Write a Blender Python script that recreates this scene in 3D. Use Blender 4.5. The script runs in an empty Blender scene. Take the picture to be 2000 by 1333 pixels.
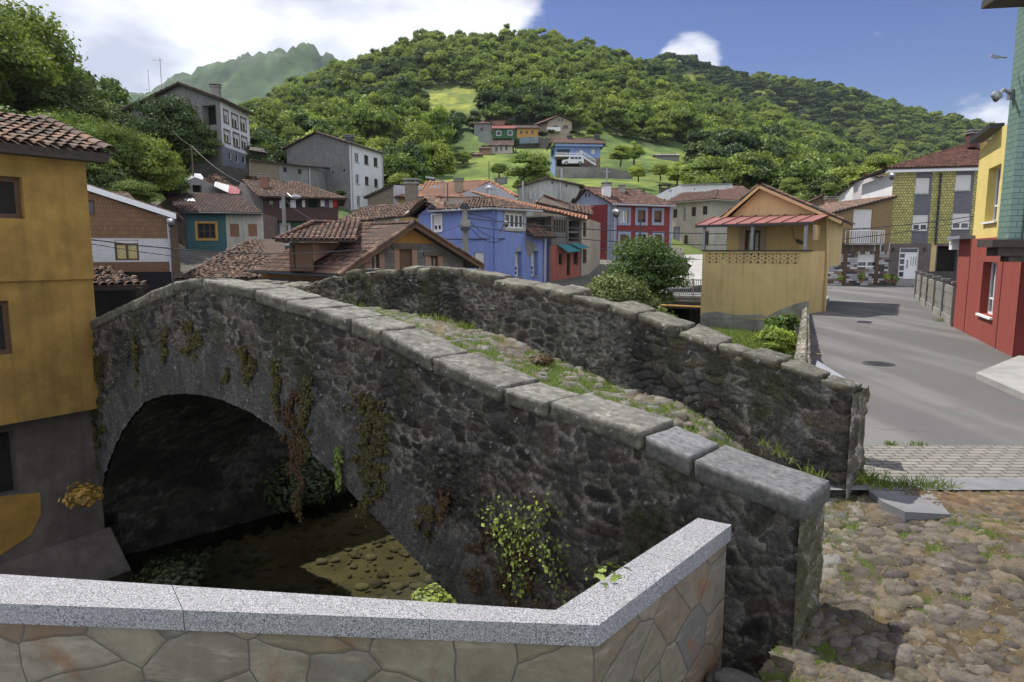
import bpy, math, random
import numpy as np
from math import radians, sin, cos, tan, pi, sqrt

# ---------------------------------------------------------------- camera
SC = bpy.context.scene
COL = SC.collection
FPX = 1333.3
PITCH = radians(7.5)
EYE = 2.5
cam = bpy.data.objects.new('camera', bpy.data.cameras.new('camera'))
COL.objects.link(cam)
cam.location = (0, 0, EYE)
cam.rotation_euler = (radians(90) - PITCH, 0, 0)
cam.data.lens = 24.0
cam.data.sensor_width = 36.0
cam.data.clip_start = 0.05
cam.data.clip_end = 9000
SC.camera = cam

# ---------------------------------------------------------------- light
SUN_EL = radians(60)
SUN_DIR = np.array([-0.74, 0.67])          # towards the sun, in plan
SUN_DIR = SUN_DIR / np.linalg.norm(SUN_DIR)
sun = bpy.data.objects.new('sun', bpy.data.lights.new('sun', 'SUN'))
COL.objects.link(sun)
sun.data.energy = 5.0
sun.data.angle = radians(0.6)
sun.data.color = (1.0, 0.95, 0.87)
sv = np.array([SUN_DIR[0] * cos(SUN_EL), SUN_DIR[1] * cos(SUN_EL), sin(SUN_EL)])
from mathutils import Vector
sun.rotation_euler = Vector(tuple(sv)).to_track_quat('Z', 'Y').to_euler()
SC.view_settings.view_transform = 'Standard'
SC.view_settings.look = 'None'
SC.view_settings.exposure = 0.4
SC.view_settings.gamma = 1.0
SC.render.engine = 'CYCLES'
SC.cycles.max_bounces = 6
SC.cycles.diffuse_bounces = 3
SC.cycles.transparent_max_bounces = 8
SC.cycles.use_denoising = True

W = bpy.data.worlds.new('World')
SC.world = W
W.use_nodes = True
wn, wl = W.node_tree.nodes, W.node_tree.links
wn.clear()
def N(tree, t, **kw):
    n = tree.nodes.new(t)
    for k, v in kw.items():
        setattr(n, k, v)
    return n
wt = W.node_tree
sky = N(wt, 'ShaderNodeTexSky', sky_type='NISHITA', sun_disc=False)
sky.sun_elevation = SUN_EL
sky.sun_rotation = math.atan2(SUN_DIR[0], SUN_DIR[1])
sky.altitude = 400
sky.air_density = 1.0
sky.dust_density = 0.4
sky.ozone_density = 3.0
tc = N(wt, 'ShaderNodeTexCoord')
def wmath(op, a, b=None, c=None):
    n = N(wt, 'ShaderNodeMath', operation=op)
    for i, x in enumerate((a, b, c)):
        if x is None: continue
        if isinstance(x, (int, float)): n.inputs[i].default_value = x
        else: wl.new(x, n.inputs[i])
    return n.outputs[0]
def wdot(v):
    n = N(wt, 'ShaderNodeVectorMath', operation='DOT_PRODUCT')
    wl.new(tc.outputs['Generated'], n.inputs[0]); n.inputs[1].default_value = v
    return n.outputs['Value']
def pixdir(px, py):
    a = (px - 1000) / FPX; b = -(py - 666.5) / FPX
    d = np.array([a, cos(PITCH) + b * sin(PITCH), -sin(PITCH) + b * cos(PITCH)])
    return d / np.linalg.norm(d)
def bank(px, py, r0, r1):
    """soft round area of sky centred on a direction"""
    d = wdot(tuple(pixdir(px, py)))
    mr = N(wt, 'ShaderNodeMapRange'); mr.interpolation_type = 'SMOOTHSTEP'
    wl.new(d, mr.inputs['Value'])
    mr.inputs['From Min'].default_value = cos(radians(r1))
    mr.inputs['From Max'].default_value = cos(radians(r0))
    return mr.outputs['Result']
mp = N(wt, 'ShaderNodeMapping'); mp.inputs['Scale'].default_value = (1.0, 1.0, 2.2)
wl.new(tc.outputs['Generated'], mp.inputs['Vector'])
nz = N(wt, 'ShaderNodeTexNoise'); nz.inputs['Scale'].default_value = 4.4
nz.inputs['Detail'].default_value = 12; nz.inputs['Roughness'].default_value = 0.58
nz.inputs['Distortion'].default_value = 0.25
wl.new(mp.outputs[0], nz.inputs['Vector'])
big = wmath('MAXIMUM', bank(430, 20, 16, 30), bank(150, -150, 14, 32))
big = wmath('MAXIMUM', big, wmath('MULTIPLY', bank(840, -20, 3, 14), 0.62))
small = wmath('MAXIMUM', wmath('MULTIPLY', bank(1356, 124, 0.2, 2.0), .82), wmath('MULTIPLY', bank(1345, 114, 0.4, 3.7), .66))
streak = wmath('MAXIMUM', wmath('MULTIPLY', bank(1900, 208, 0.3, 3.0), 0.62), wmath('MULTIPLY', bank(1612, 86, 0.1, 1.3), 0.60))
streak = wmath('MAXIMUM', streak, wmath('MULTIPLY', bank(1712, 72, 0.1, 0.9), 0.60))
streak = wmath('MAXIMUM', streak, wmath('MULTIPLY', bank(1960, 205, 0.3, 3.0), 0.66))
rear = N(wt, 'ShaderNodeMapRange'); rear.interpolation_type = 'SMOOTHSTEP'  # added bright clouds, unseen behind the camera, to fill the shaded fronts
wl.new(wdot((0.1, -.95, .25)), rear.inputs['Value']); rear.inputs['From Min'].default_value = -.25; rear.inputs['From Max'].default_value = .25
rr_ = wmath('MULTIPLY', rear.outputs['Result'], .95)
area = wmath('MAXIMUM', wmath('MAXIMUM', wmath('MAXIMUM', big, small), streak), rr_)
nzB = N(wt, 'ShaderNodeTexNoise'); nzB.inputs['Scale'].default_value = 17; nzB.inputs['Detail'].default_value = 10; wl.new(mp.outputs[0], nzB.inputs['Vector'])
nzc = wmath('ADD', wmath('MULTIPLY', nz.outputs['Fac'], .62), wmath('MULTIPLY', nzB.outputs['Fac'], .38))
dens = wmath('ADD', nzc, wmath('MULTIPLY', wmath('SUBTRACT', area, 0.5), 0.75))
cl = N(wt, 'ShaderNodeMapRange'); cl.interpolation_type = 'SMOOTHSTEP'
wl.new(dens, cl.inputs['Value']); cl.inputs['From Min'].default_value = 0.56; cl.inputs['From Max'].default_value = 0.74
nz2 = N(wt, 'ShaderNodeTexNoise'); nz2.inputs['Scale'].default_value = 7; nz2.inputs['Detail'].default_value = 8
wl.new(mp.outputs[0], nz2.inputs['Vector'])
crm = N(wt, 'ShaderNodeMapRange'); wl.new(nz2.outputs['Fac'], crm.inputs['Value'])
crm.inputs['From Min'].default_value = 0.38; crm.inputs['From Max'].default_value = 0.62
cc = N(wt, 'ShaderNodeMix', data_type='RGBA'); cc.inputs[6].default_value = (4.2, 4.5, 5.6, 1); cc.inputs[7].default_value = (7.6, 7.8, 8.3, 1)
wl.new(crm.outputs['Result'], cc.inputs[0])
hs = N(wt, 'ShaderNodeHueSaturation'); hs.inputs['Saturation'].default_value = 1.22; hs.inputs['Value'].default_value = .64; hs.inputs['Hue'].default_value = .524
wl.new(sky.outputs[0], hs.inputs['Color'])
bri = N(wt, 'ShaderNodeVectorMath', operation='SCALE'); wl.new(cc.outputs[2], bri.inputs[0]); wl.new(wmath('ADD', wmath('MULTIPLY', rear.outputs['Result'], .35), 1.0), bri.inputs['Scale'])  # extra brightness for the added clouds behind the camera
mx = N(wt, 'ShaderNodeMix', data_type='RGBA')
wl.new(cl.outputs['Result'], mx.inputs[0]); wl.new(hs.outputs[0], mx.inputs[6]); wl.new(bri.outputs[0], mx.inputs[7])
bg = N(wt, 'ShaderNodeBackground'); bg.inputs['Strength'].default_value = 0.11
wl.new(mx.outputs[2], bg.inputs['Color'])
wo = N(wt, 'ShaderNodeOutputWorld'); wl.new(bg.outputs[0], wo.inputs['Surface'])

# ---------------------------------------------------------------- geometry of the view
def ray(px, py):
    a = (px - 1000) / FPX; b = -(py - 666.5) / FPX
    return np.array([a, cos(PITCH) + b * sin(PITCH), -sin(PITCH) + b * cos(PITCH)])
def atY(px, py, Y):
    r = ray(px, py); return r * (Y / r[1]) + np.array([0, 0, EYE])
def atZ(px, py, z):
    r = ray(px, py); return r * ((z - EYE) / r[2]) + np.array([0, 0, EYE])
def XY(px, Y, py=430):
    return atY(px, py, Y)[:2]
def ZZ(py, Y, px=1000):
    return atY(px, py, Y)[2]
def uz(px, py, A, B):
    """distance along A->B and height where the sight line meets that vertical plane"""
    A = np.array(A, float); B = np.array(B, float); r = ray(px, py)
    e = (B - A) / np.linalg.norm(B - A)
    # r.xy*k = A + e*u
    M = np.array([[r[0], -e[0]], [r[1], -e[1]]])
    k, u = np.linalg.solve(M, A)
    return u, EYE + k * r[2]
def rect(A, B, x0, y0, x1, y1):
    xm, ym = (x0 + x1) / 2, (y0 + y1) / 2
    return (uz(x0, ym, A, B)[0], uz(x1, ym, A, B)[0], uz(xm, y1, A, B)[1], uz(xm, y0, A, B)[1])
def to_px(p):
    d = np.asarray(p, float) - np.array([0, 0, EYE])
    f = d[..., 1] * cos(PITCH) - d[..., 2] * sin(PITCH)
    u = d[..., 1] * sin(PITCH) + d[..., 2] * cos(PITCH)
    return 1000 + FPX * d[..., 0] / f, 666.5 - FPX * u / f

# ---------------------------------------------------------------- noise
def hsh(i, j, s):
    i = np.asarray(i).astype(np.int64); j = np.asarray(j).astype(np.int64)
    h = (i * 374761393 + j * 668265263 + s * 974634777) & 0xffffffff
    h = ((h ^ (h >> 13)) * 1274126177) & 0xffffffff
    h = ((h ^ (h >> 16)) * 2246822519) & 0xffffffff
    return ((h ^ (h >> 15)) & 0xffffff) / float(0x1000000)
def vn(U, V, s=0):
    U = np.asarray(U, float); V = np.asarray(V, float)
    i = np.floor(U); j = np.floor(V); a = U - i; b = V - j
    a = a * a * (3 - 2 * a); b = b * b * (3 - 2 * b)
    return (hsh(i, j, s) * (1 - a) + hsh(i + 1, j, s) * a) * (1 - b) + (hsh(i, j + 1, s) * (1 - a) + hsh(i + 1, j + 1, s) * a) * b
def fbm(U, V, s=0, o=4):
    r = 0; a = .5; t = 0
    for k in range(o):
        r = r + a * vn(U * 2 ** k + 17 * k, V * 2 ** k - 31 * k, s + k); t += a; a *= .5
    return r / t
def vor(U, V, s=0, jit=.85):
    U = np.asarray(U, float); V = np.asarray(V, float)
    i = np.floor(U); j = np.floor(V)
    f1 = np.full(U.shape, 9.); f2 = np.full(U.shape, 9.); rid = np.zeros(U.shape)
    for di in (-1, 0, 1):
        for dj in (-1, 0, 1):
            ci, cj = i + di, j + dj
            x = ci + .5 + (hsh(ci, cj, s) - .5) * jit; y = cj + .5 + (hsh(ci, cj, s + 7) - .5) * jit
            d = np.sqrt((U - x) ** 2 + (V - y) ** 2)
            m = d < f1
            f2 = np.where(m, f1, np.minimum(f2, d)); rid = np.where(m, hsh(ci, cj, s + 13), rid); f1 = np.where(m, d, f1)
    return f1, f2 - f1, rid
def sst(x, a, b):
    t = np.clip((x - a) / (b - a), 0, 1); return t * t * (3 - 2 * t)

# ---------------------------------------------------------------- objects
ORG = {}
def tag(o, label=None, cat=None, group=None, kind=None):
    if label: o['label'] = label
    if cat: o['category'] = cat
    if group: o['group'] = group
    if kind: o['kind'] = kind
    return o
def thing(name, label, cat, loc, group=None):
    o = bpy.data.objects.new(name, None); COL.objects.link(o)
    o.empty_display_size = .3
    o.location = tuple(float(v) for v in loc)
    ORG[o.name] = np.array(loc, float)
    return tag(o, label, cat, group)
def link(name, me, parent=None, loc=None):
    o = bpy.data.objects.new(name, me); COL.objects.link(o)
    if parent is not None:
        o.parent = parent; ORG[o.name] = ORG[parent.name]
    elif loc is not None:
        o.location = tuple(float(v) for v in loc); ORG[o.name] = np.array(loc, float)
    else:
        ORG[o.name] = np.zeros(3)
    return o
class MB:
    def __init__(s):
        s.v = []; s.f = []; s.uv = []; s.mi = []; s.c = []
        s.cur = (1., 1., 1.)
    def poly(s, pts, uvs=None, mi=0, col=None):
        b = len(s.v); n = len(pts); col = col or s.cur
        for p in pts:
            s.v.append((float(p[0]), float(p[1]), float(p[2]))); s.c.append(col)
        s.f.append(tuple(range(b, b + n)))
        if uvs is None:
            p0, p1 = np.array(pts[0], float), np.array(pts[1], float)
            e = p1 - p0; L = np.linalg.norm(e) or 1; e = e / L
            q = np.array(pts[-1], float) - p0; g = q - e * q.dot(e); g = g / (np.linalg.norm(g) or 1)
            uvs = [(float((np.array(p) - p0).dot(e)), float((np.array(p) - p0).dot(g))) for p in pts]
        s.uv.extend(uvs); s.mi.append(mi)
    def obox(s, o, a, b, c, mi=0, col=None):
        o, a, b, c = (np.array(x, float) for x in (o, a, b, c))
        if np.dot(np.cross(a, b), c) < 0: a, b = b, a
        q = [o, o + a, o + a + b, o + b, o + c, o + a + c, o + a + b + c, o + b + c]
        for ix in ((3, 2, 1, 0), (4, 5, 6, 7), (0, 1, 5, 4), (1, 2, 6, 5), (2, 3, 7, 6), (3, 0, 4, 7)):
            s.poly([q[k] for k in ix], mi=mi, col=col)
    def bar(s, p0, p1, w, d, up=(0, 0, 1), mi=0, col=None):
        """rectangular bar from p0 to p1"""
        p0, p1 = np.array(p0, float), np.array(p1, float)
        e = p1 - p0; e /= np.linalg.norm(e) or 1
        a = np.cross(e, up)
        if np.linalg.norm(a) < 1e-4: a = np.cross(e, (1, 0, 0))
        a /= np.linalg.norm(a); b = np.cross(a, e)
        s.obox(p0 - a * w / 2 - b * d / 2, a * w, b * d, p1 - p0, mi, col)
    def tube(s, pts, r, n=8, mi=0, cap=True, col=None):
        pts = [np.array(p, float) for p in pts]; rings = []
        rr = r if hasattr(r, '__len__') else [r] * len(pts)
        for k, p in enumerate(pts):
            e = pts[min(k + 1, len(pts) - 1)] - pts[max(k - 1, 0)]; e /= np.linalg.norm(e) or 1
            a = np.cross(e, (0, 0, 1.)) if abs(e[2]) < .95 else np.cross(e, (1., 0, 0))
            a /= np.linalg.norm(a); b = np.cross(e, a)
            rings.append([p + (a * cos(2 * pi * i / n) + b * sin(2 * pi * i / n)) * rr[k] for i in range(n)])
        for k in range(len(rings) - 1):
            for i in range(n):
                j = (i + 1) % n
                s.poly([rings[k][i], rings[k][j], rings[k + 1][j], rings[k + 1][i]], mi=mi, col=col)
        if cap:
            s.poly(rings[0], mi=mi, col=col); s.poly(rings[-1][::-1], mi=mi, col=col)
    def build(s, name, mats, parent=None, loc=None, smooth=False):
        if not isinstance(mats, (list, tuple)): mats = [mats]
        org = ORG[parent.name] if parent is not None else (np.array(loc, float) if loc is not None else np.zeros(3))
        v = np.array(s.v, float) - org
        me = bpy.data.meshes.new(name)
        me.from_pydata(v.tolist(), [], s.f)
        for m in mats: me.materials.append(m)
        me.polygons.foreach_set('material_index', s.mi)
        u = me.uv_layers.new(name='UVMap')
        u.data.foreach_set('uv', np.array(s.uv, dtype=np.float32).ravel())
        ca = me.color_attributes.new('Col', 'FLOAT_COLOR', 'POINT')
        c = np.ones((len(s.v), 4), np.float32); c[:, :3] = s.c
        ca.data.foreach_set('color', c.ravel())
        if smooth: me.polygons.foreach_set('use_smooth', [True] * len(s.f))
        me.update()
        return link(name, me, parent, loc)
def npmesh(name, V, Fq, C, mats, parent=None, loc=None, smooth=True, mi=None):
    """quad mesh straight from arrays"""
    org = ORG[parent.name] if parent is not None else (np.array(loc, float) if loc is not None else np.zeros(3))
    V = np.asarray(V, np.float32) - org.astype(np.float32)
    Fq = np.asarray(Fq, np.int32); k = Fq.shape[1]
    me = bpy.data.meshes.new(name)
    me.vertices.add(len(V)); me.vertices.foreach_set('co', V.ravel())
    me.loops.add(Fq.size); me.loops.foreach_set('vertex_index', Fq.ravel())
    me.polygons.add(len(Fq)); me.polygons.foreach_set('loop_start', np.arange(0, Fq.size, k, dtype=np.int32))
    if not isinstance(mats, (list, tuple)): mats = [mats]
    for m in mats: me.materials.append(m)
    if mi is not None: me.polygons.foreach_set('material_index', np.asarray(mi, np.int32))
    me.polygons.foreach_set('use_smooth', np.full(len(Fq), smooth))
    me.update(calc_edges=True)
    if C is not None:
        ca = me.color_attributes.new('Col', 'FLOAT_COLOR', 'POINT')
        c = np.ones((len(V), 4), np.float32); c[:, :3] = C
        ca.data.foreach_set('color', c.ravel())
    me.validate()
    return link(name, me, parent, loc)
def grid_faces(h, w, flip=False, keep=None):
    i, j = np.meshgrid(np.arange(h - 1), np.arange(w - 1), indexing='ij')
    a = (i * w + j); q = np.stack([a, a + 1, a + w + 1, a + w], -1)
    if flip: q = q[..., ::-1]
    if keep is not None: q = q[keep]
    return q.reshape(-1, 4)
def gridmesh(name, P, C, mats, parent=None, loc=None, flip=False, keep=None, smooth=True):
    h, w = P.shape[:2]
    return npmesh(name, P.reshape(-1, 3), grid_faces(h, w, flip, keep), None if C is None else C.reshape(-1, 3), mats, parent, loc, smooth)

# ---------------------------------------------------------------- materials
def mix(t, fac, a, b, mode='MIX'):
    n = t.nodes.new('ShaderNodeMix'); n.data_type = 'RGBA'; n.blend_type = mode
    for k, x in ((0, fac), (6, a), (7, b)):
        if isinstance(x, (int, float)): n.inputs[k].default_value = x
        elif isinstance(x, tuple): n.inputs[k].default_value = (x[0], x[1], x[2], 1)
        else: t.links.new(x, n.inputs[k])
    return n.outputs[2]
def noise(t, vec, scale, detail=6, rough=.6, dist=0):
    n = t.nodes.new('ShaderNodeTexNoise'); n.inputs['Scale'].default_value = scale
    n.inputs['Detail'].default_value = detail; n.inputs['Roughness'].default_value = rough
    n.inputs['Distortion'].default_value = dist
    if vec is not None: t.links.new(vec, n.inputs['Vector'])
    return n.outputs['Fac']
def rng(t, x, a, b, c=0., d=1., smooth=False):
    n = t.nodes.new('ShaderNodeMapRange'); n.clamp = True
    if smooth: n.interpolation_type = 'SMOOTHSTEP'
    t.links.new(x, n.inputs[0])
    for k, v in zip((1, 2, 3, 4), (a, b, c, d)): n.inputs[k].default_value = v
    return n.outputs[0]
def newmat(name):
    m = bpy.data.materials.new(name); m.use_nodes = True
    t = m.node_tree; bs = t.nodes['Principled BSDF']
    return m, t, bs
def bumpit(t, bs, h, strength, dist=.02):
    b = t.nodes.new('ShaderNodeBump'); b.inputs['Strength'].default_value = strength
    b.inputs['Distance'].default_value = dist
    t.links.new(h, b.inputs['Height']); t.links.new(b.outputs[0], bs.inputs['Normal'])
def mat(name, c1, c2=None, scale=6, rough=.9, bump=.4, bscale=None, attr=False, stain=.25, stain_scale=.6,
        coord='Object', metal=0, spec=.3, streak=0, bdist=.02, speck=None):
    m, t, bs = newmat(name)
    tcn = t.nodes.new('ShaderNodeTexCoord'); vec = tcn.outputs[coord]
    c2 = c2 or tuple(x * .75 for x in c1)
    n1 = noise(t, vec, scale, 8)
    col = mix(t, rng(t, n1, .35, .65), c1, c2)
    if stain:
        n2 = noise(t, vec, stain_scale, 5, .65)
        col = mix(t, rng(t, n2, .42, .7, 0, stain), col, tuple(x * .35 for x in c1))
    if streak:
        mpn = t.nodes.new('ShaderNodeMapping'); mpn.inputs['Scale'].default_value = (5, 5, .35)
        t.links.new(vec, mpn.inputs['Vector'])
        n3 = noise(t, mpn.outputs[0], 1.0, 6, .6)
        col = mix(t, rng(t, n3, .5, .72, 0, streak), col, tuple(x * .4 for x in c1))
    if speck:
        n4 = noise(t, vec, speck[0], 3, .7)
        col = mix(t, rng(t, n4, speck[1], speck[1] + .05), col, speck[2])
    if attr:
        a = t.nodes.new('ShaderNodeVertexColor'); a.layer_name = 'Col'
        col = mix(t, 1., col, a.outputs['Color'], 'MULTIPLY')
    t.links.new(col, bs.inputs['Base Color'])
    bs.inputs['Roughness'].default_value = rough; bs.inputs['Metallic'].default_value = metal
    bs.inputs['Specular IOR Level'].default_value = spec
    if bump: bumpit(t, bs, noise(t, vec, bscale or scale * 4, 8, .7), bump, bdist)
    return m
def brickmat(name, ca, cb, mortar, bw, bh, ms=.008, ramp=None, off=.5, rough=.8, bump=.5, var=.4, spec=.3):
    m, t, bs = newmat(name)
    tcn = t.nodes.new('ShaderNodeTexCoord')
    b = t.nodes.new('ShaderNodeTexBrick'); b.offset = off; b.squash = 1
    b.inputs['Scale'].default_value = 1; b.inputs['Brick Width'].default_value = bw; b.inputs['Row Height'].default_value = bh
    b.inputs['Mortar Size'].default_value = ms; b.inputs['Mortar Smooth'].default_value = .1
    b.inputs['Color1'].default_value = (0, 0, 0, 1); b.inputs['Color2'].default_value = (1, 1, 1, 1); b.inputs['Mortar'].default_value = (.5, .5, .5, 1)
    t.links.new(tcn.outputs['UV'], b.inputs['Vector'])
    if ramp:
        r = t.nodes.new('ShaderNodeValToRGB'); r.color_ramp.interpolation = 'CONSTANT'
        e = r.color_ramp.elements
        while len(e) < len(ramp): e.new(.5)
        for k, c in enumerate(ramp):
            e[k].position = k / len(ramp); e[k].color = (*c, 1)
        t.links.new(b.outputs['Color'], r.inputs[0]); col = r.outputs[0]
    else:
        col = mix(t, b.outputs['Color'], ca, cb)
    n = noise(t, tcn.outputs['UV'], 3.0, 8, .65)
    col = mix(t, rng(t, n, .35, .7, 0, var), col, tuple(x * .5 for x in (ca or (.2, .2, .2))))
    col = mix(t, b.outputs['Fac'], col, mortar)
    t.links.new(col, bs.inputs['Base Color']); bs.inputs['Roughness'].default_value = rough
    bs.inputs['Specular IOR Level'].default_value = spec
    inv = rng(t, b.outputs['Fac'], 0, 1, 1, 0)
    bumpit(t, bs, inv, bump, .01)
    return m
def leafmat(name, dark, light, trans=.35, hue=.5):
    m = bpy.data.materials.new(name); m.use_nodes = True; t = m.node_tree; t.nodes.clear()
    out = t.nodes.new('ShaderNodeOutputMaterial')
    a = t.nodes.new('ShaderNodeVertexColor'); a.layer_name = 'Col'
    oi = t.nodes.new('ShaderNodeObjectInfo')
    sep = t.nodes.new('ShaderNodeSeparateColor'); t.links.new(a.outputs['Color'], sep.inputs[0])
    col = mix(t, sep.outputs[0], dark, light)
    h = t.nodes.new('ShaderNodeHueSaturation')
    t.links.new(rng(t, oi.outputs['Random'], 0, 1, .5 - .035 * hue, .5 + .03 * hue), h.inputs['Hue'])
    t.links.new(rng(t, oi.outputs['Random'], 0, 1, 1.25, .72), h.inputs['Value'])
    t.links.new(col, h.inputs['Color'])
    d = t.nodes.new('ShaderNodeBsdfDiffuse'); tr = t.nodes.new('ShaderNodeBsdfTranslucent')
    g = t.nodes.new('ShaderNodeBsdfGlossy'); g.inputs['Roughness'].default_value = .55; g.inputs['Color'].default_value = (.5, .55, .5, 1)
    t.links.new(h.outputs[0], d.inputs['Color'])
    c2 = mix(t, .5, h.outputs[0], (light[0] * 1.3, light[1] * 1.3, light[2] * .6))
    t.links.new(c2, tr.inputs['Color'])
    ms = t.nodes.new('ShaderNodeMixShader'); ms.inputs[0].default_value = trans
    t.links.new(d.outputs[0], ms.inputs[1]); t.links.new(tr.outputs[0], ms.inputs[2])
    m2 = t.nodes.new('ShaderNodeMixShader'); m2.inputs[0].default_value = .05
    t.links.new(ms.outputs[0], m2.inputs[1]); t.links.new(g.outputs[0], m2.inputs[2])
    t.links.new(m2.outputs[0], out.inputs['Surface'])
    return m
rnd = random.Random(7)
RS = np.random.RandomState(11)
# ---------------------------------------------------------------- shared materials
m_grass = mat('grass_soil', (1.1, 1.1, 1.1), (.72, .75, .7), scale=.25, rough=1, bump=.6, bscale=3, stain=.5, stain_scale=.06, bdist=.2, attr=True)
m_mount = mat('mountain_turf', (.065, .115, .042), (.03, .06, .03), scale=.012, rough=1, bump=.8, bscale=.05, stain=.5, stain_scale=.01, bdist=6, attr=True)
m_bed = mat('river_bed', (.10, .085, .045), (.05, .045, .025), scale=2.2, rough=.9, bump=.7, bscale=7, stain=.6, stain_scale=.5, attr=True)
m_rubble = mat('rubble_stone', (1.4, 1.38, 1.32), (.55, .54, .51), scale=30, rough=.92, bump=1., bscale=40, attr=True, stain=.3, stain_scale=1.3, bdist=.05)
def lichen(m, amount=.5):
    t = m.node_tree; bs = t.nodes['Principled BSDF']; src_ = bs.inputs['Base Color'].links[0].from_socket; tcn = t.nodes.new('ShaderNodeTexCoord')
    v = t.nodes.new('ShaderNodeTexVoronoi'); v.inputs['Scale'].default_value = 11; nd = t.nodes.new('ShaderNodeTexNoise'); nd.inputs['Scale'].default_value = 30; t.links.new(tcn.outputs['Object'], nd.inputs['Vector'])
    vs = t.nodes.new('ShaderNodeVectorMath'); vs.operation = 'MULTIPLY_ADD'; t.links.new(nd.outputs['Color'], vs.inputs[0]); vs.inputs[1].default_value = (.12, .12, .12); t.links.new(tcn.outputs['Object'], vs.inputs[2]); t.links.new(vs.outputs[0], v.inputs['Vector'])
    sp_ = t.nodes.new('ShaderNodeSeparateColor'); t.links.new(v.outputs['Color'], sp_.inputs[0])
    a = rng(t, v.outputs['Distance'], .22, .30, 1, 0); b_ = rng(t, sp_.outputs[0], 1 - amount * .35, 1 - amount * .3); c_ = rng(t, noise(t, tcn.outputs['Object'], 45, 4, .8), .4, .55)
    m1 = t.nodes.new('ShaderNodeMath'); m1.operation = 'MULTIPLY'; t.links.new(a, m1.inputs[0]); t.links.new(b_, m1.inputs[1]); m2_ = t.nodes.new('ShaderNodeMath'); m2_.operation = 'MULTIPLY'; t.links.new(m1.outputs[0], m2_.inputs[0]); t.links.new(c_, m2_.inputs[1])
    t.links.new(mix(t, m2_.outputs[0], src_, (.34, .34, .325)), bs.inputs['Base Color'])
m_rubdark = mat('shade_painted_rubble', (1.2, 1.18, 1.14), (.5, .49, .46), scale=14, rough=.95, bump=1., bscale=24, attr=True, stain=.3, stain_scale=1.3, bdist=.05)  # rubble copy for the dark arch, its shade put into the colour
lichen(m_rubble, .6)
m_cap = mat('capstone_stone', (.25, .242, .22), (.105, .098, .082), scale=11, rough=.95, bump=1., bscale=24, attr=True, stain=.75, stain_scale=3.2, bdist=.03); lichen(m_cap, 1.)
m_capend = mat('grey_slab_stone', (.175, .175, .178), (.085, .085, .088), scale=20, rough=.9, bump=.6, bscale=45, attr=True, stain=.2, bdist=.01)
m_asph = None

# ---------------------------------------------------------------- terrain
YK = [20, 40, 60, 80, 100, 133, 190, 280, 380, 480, 650, 800, 1100, 1600, 2300, 4000]
# heights at 20, 40, 60 m, then the picture row of the slope further out
TC = {
 -700: (0, 7, 24, -60, -150, -220, -260, -260, -240, -200, -100, 0, 100, 200, 300, 420),
 -300: (0, 7, 26, 20, 0, -60, -100, -100, -80, -40, 20, 60, 120, 200, 300, 420),
 0:    (-.2, 4, 15, 190, 190, 150, 130, 140, 160, 180, 200, 210, 220, 230, 300, 420),
 120:  (-.2, 3, 12.5, 245, 215, 205, 195, 200, 215, 225, 235, 235, 230, 225, 300, 420),
 220:  (-.2, 1.5, 8, 320, 290, 275, 265, 262, 262, 262, 262, 262, 230, 198, 300, 420),
 300:  (-.2, .6, 6, 335, 315, 300, 295, 290, 290, 290, 300, 300, 260, 212, 300, 420),
 385:  (-.2, .2, 4.5, 345, 325, 312, 300, 295, 292, 290, 305, 300, 260, 172, 260, 420),
 450:  (-.2, .1, 4, 350, 335, 320, 300, 292, 285, 270, 300, 290, 250, 152, 260, 420),
 550:  (-.2, 0, 3, 375, 345, 325, 300, 270, 240, 208, 270, 260, 230, 118, 240, 420),
 610:  (-.2, 0, 2.6, 395, 360, 340, 295, 250, 215, 175, 240, 230, 220, 101, 240, 420),
 700:  (-.2, 0, 2.4, 410, 380, 350, 290, 230, 180, 140, 220, 220, 220, 160, 240, 420),
 850:  (-.2, 0, 2.2, 420, 385, 350, 292, 205, 140, 92, 200, 220, 240, 260, 300, 420),
 1000: (-.2, 0, 2, 412, 378, 345, 286, 205, 140, 84, 200, 220, 260, 300, 330, 420),
 1150: (-.1, 0, 2, 405, 374, 346, 288, 214, 160, 108, 200, 190, 260, 300, 330, 420),
 1230: (-.1, 0, 2, 412, 380, 347, 298, 235, 185, 138, 200, 140, 230, 300, 330, 420),
 1300: (-.1, 0, 2, 420, 388, 352, 305, 255, 210, 172, 210, 124, 220, 300, 330, 420),
 1450: (-.1, 0, 1.2, 445, 412, 385, 350, 310, 260, 222, 240, 158, 240, 300, 330, 420),
 1600: (0, 0, .6, 480, 450, 420, 385, 350, 315, 282, 280, 178, 250, 300, 330, 420),
 1700: (0, 0, .5, 500, 480, 450, 410, 380, 350, 325, 290, 210, 260, 300, 330, 420),
 1800: (0, 0, .5, 520, 500, 480, 440, 410, 380, 360, 300, 236, 270, 300, 330, 420),
 1950: (0, 0, .6, 520, 510, 490, 460, 430, 400, 380, 320, 268, 290, 330, 360, 420),
 2200: (0, 0, 1, 520, 510, 490, 460, 430, 400, 380, 340, 310, 330, 350, 380, 420),
 2800: (0, 0, 2, 500, 480, 460, 440, 420, 400, 380, 360, 340, 350, 360, 390, 420)}
TPX = np.array(sorted(TC))
TZ = np.zeros((len(TPX), len(YK)))
for i, p in enumerate(TPX):
    for j, (Y, v) in enumerate(zip(YK, TC[p])):
        if j < 3: TZ[i, j] = v
        else: TZ[i, j] = EYE + Y * tan(math.atan((666.5 - v) / FPX) - PITCH)
LK = np.log(YK)
def smoothmid(f):
    return f * .4 + .6 * f * f * (3 - 2 * f)
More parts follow.
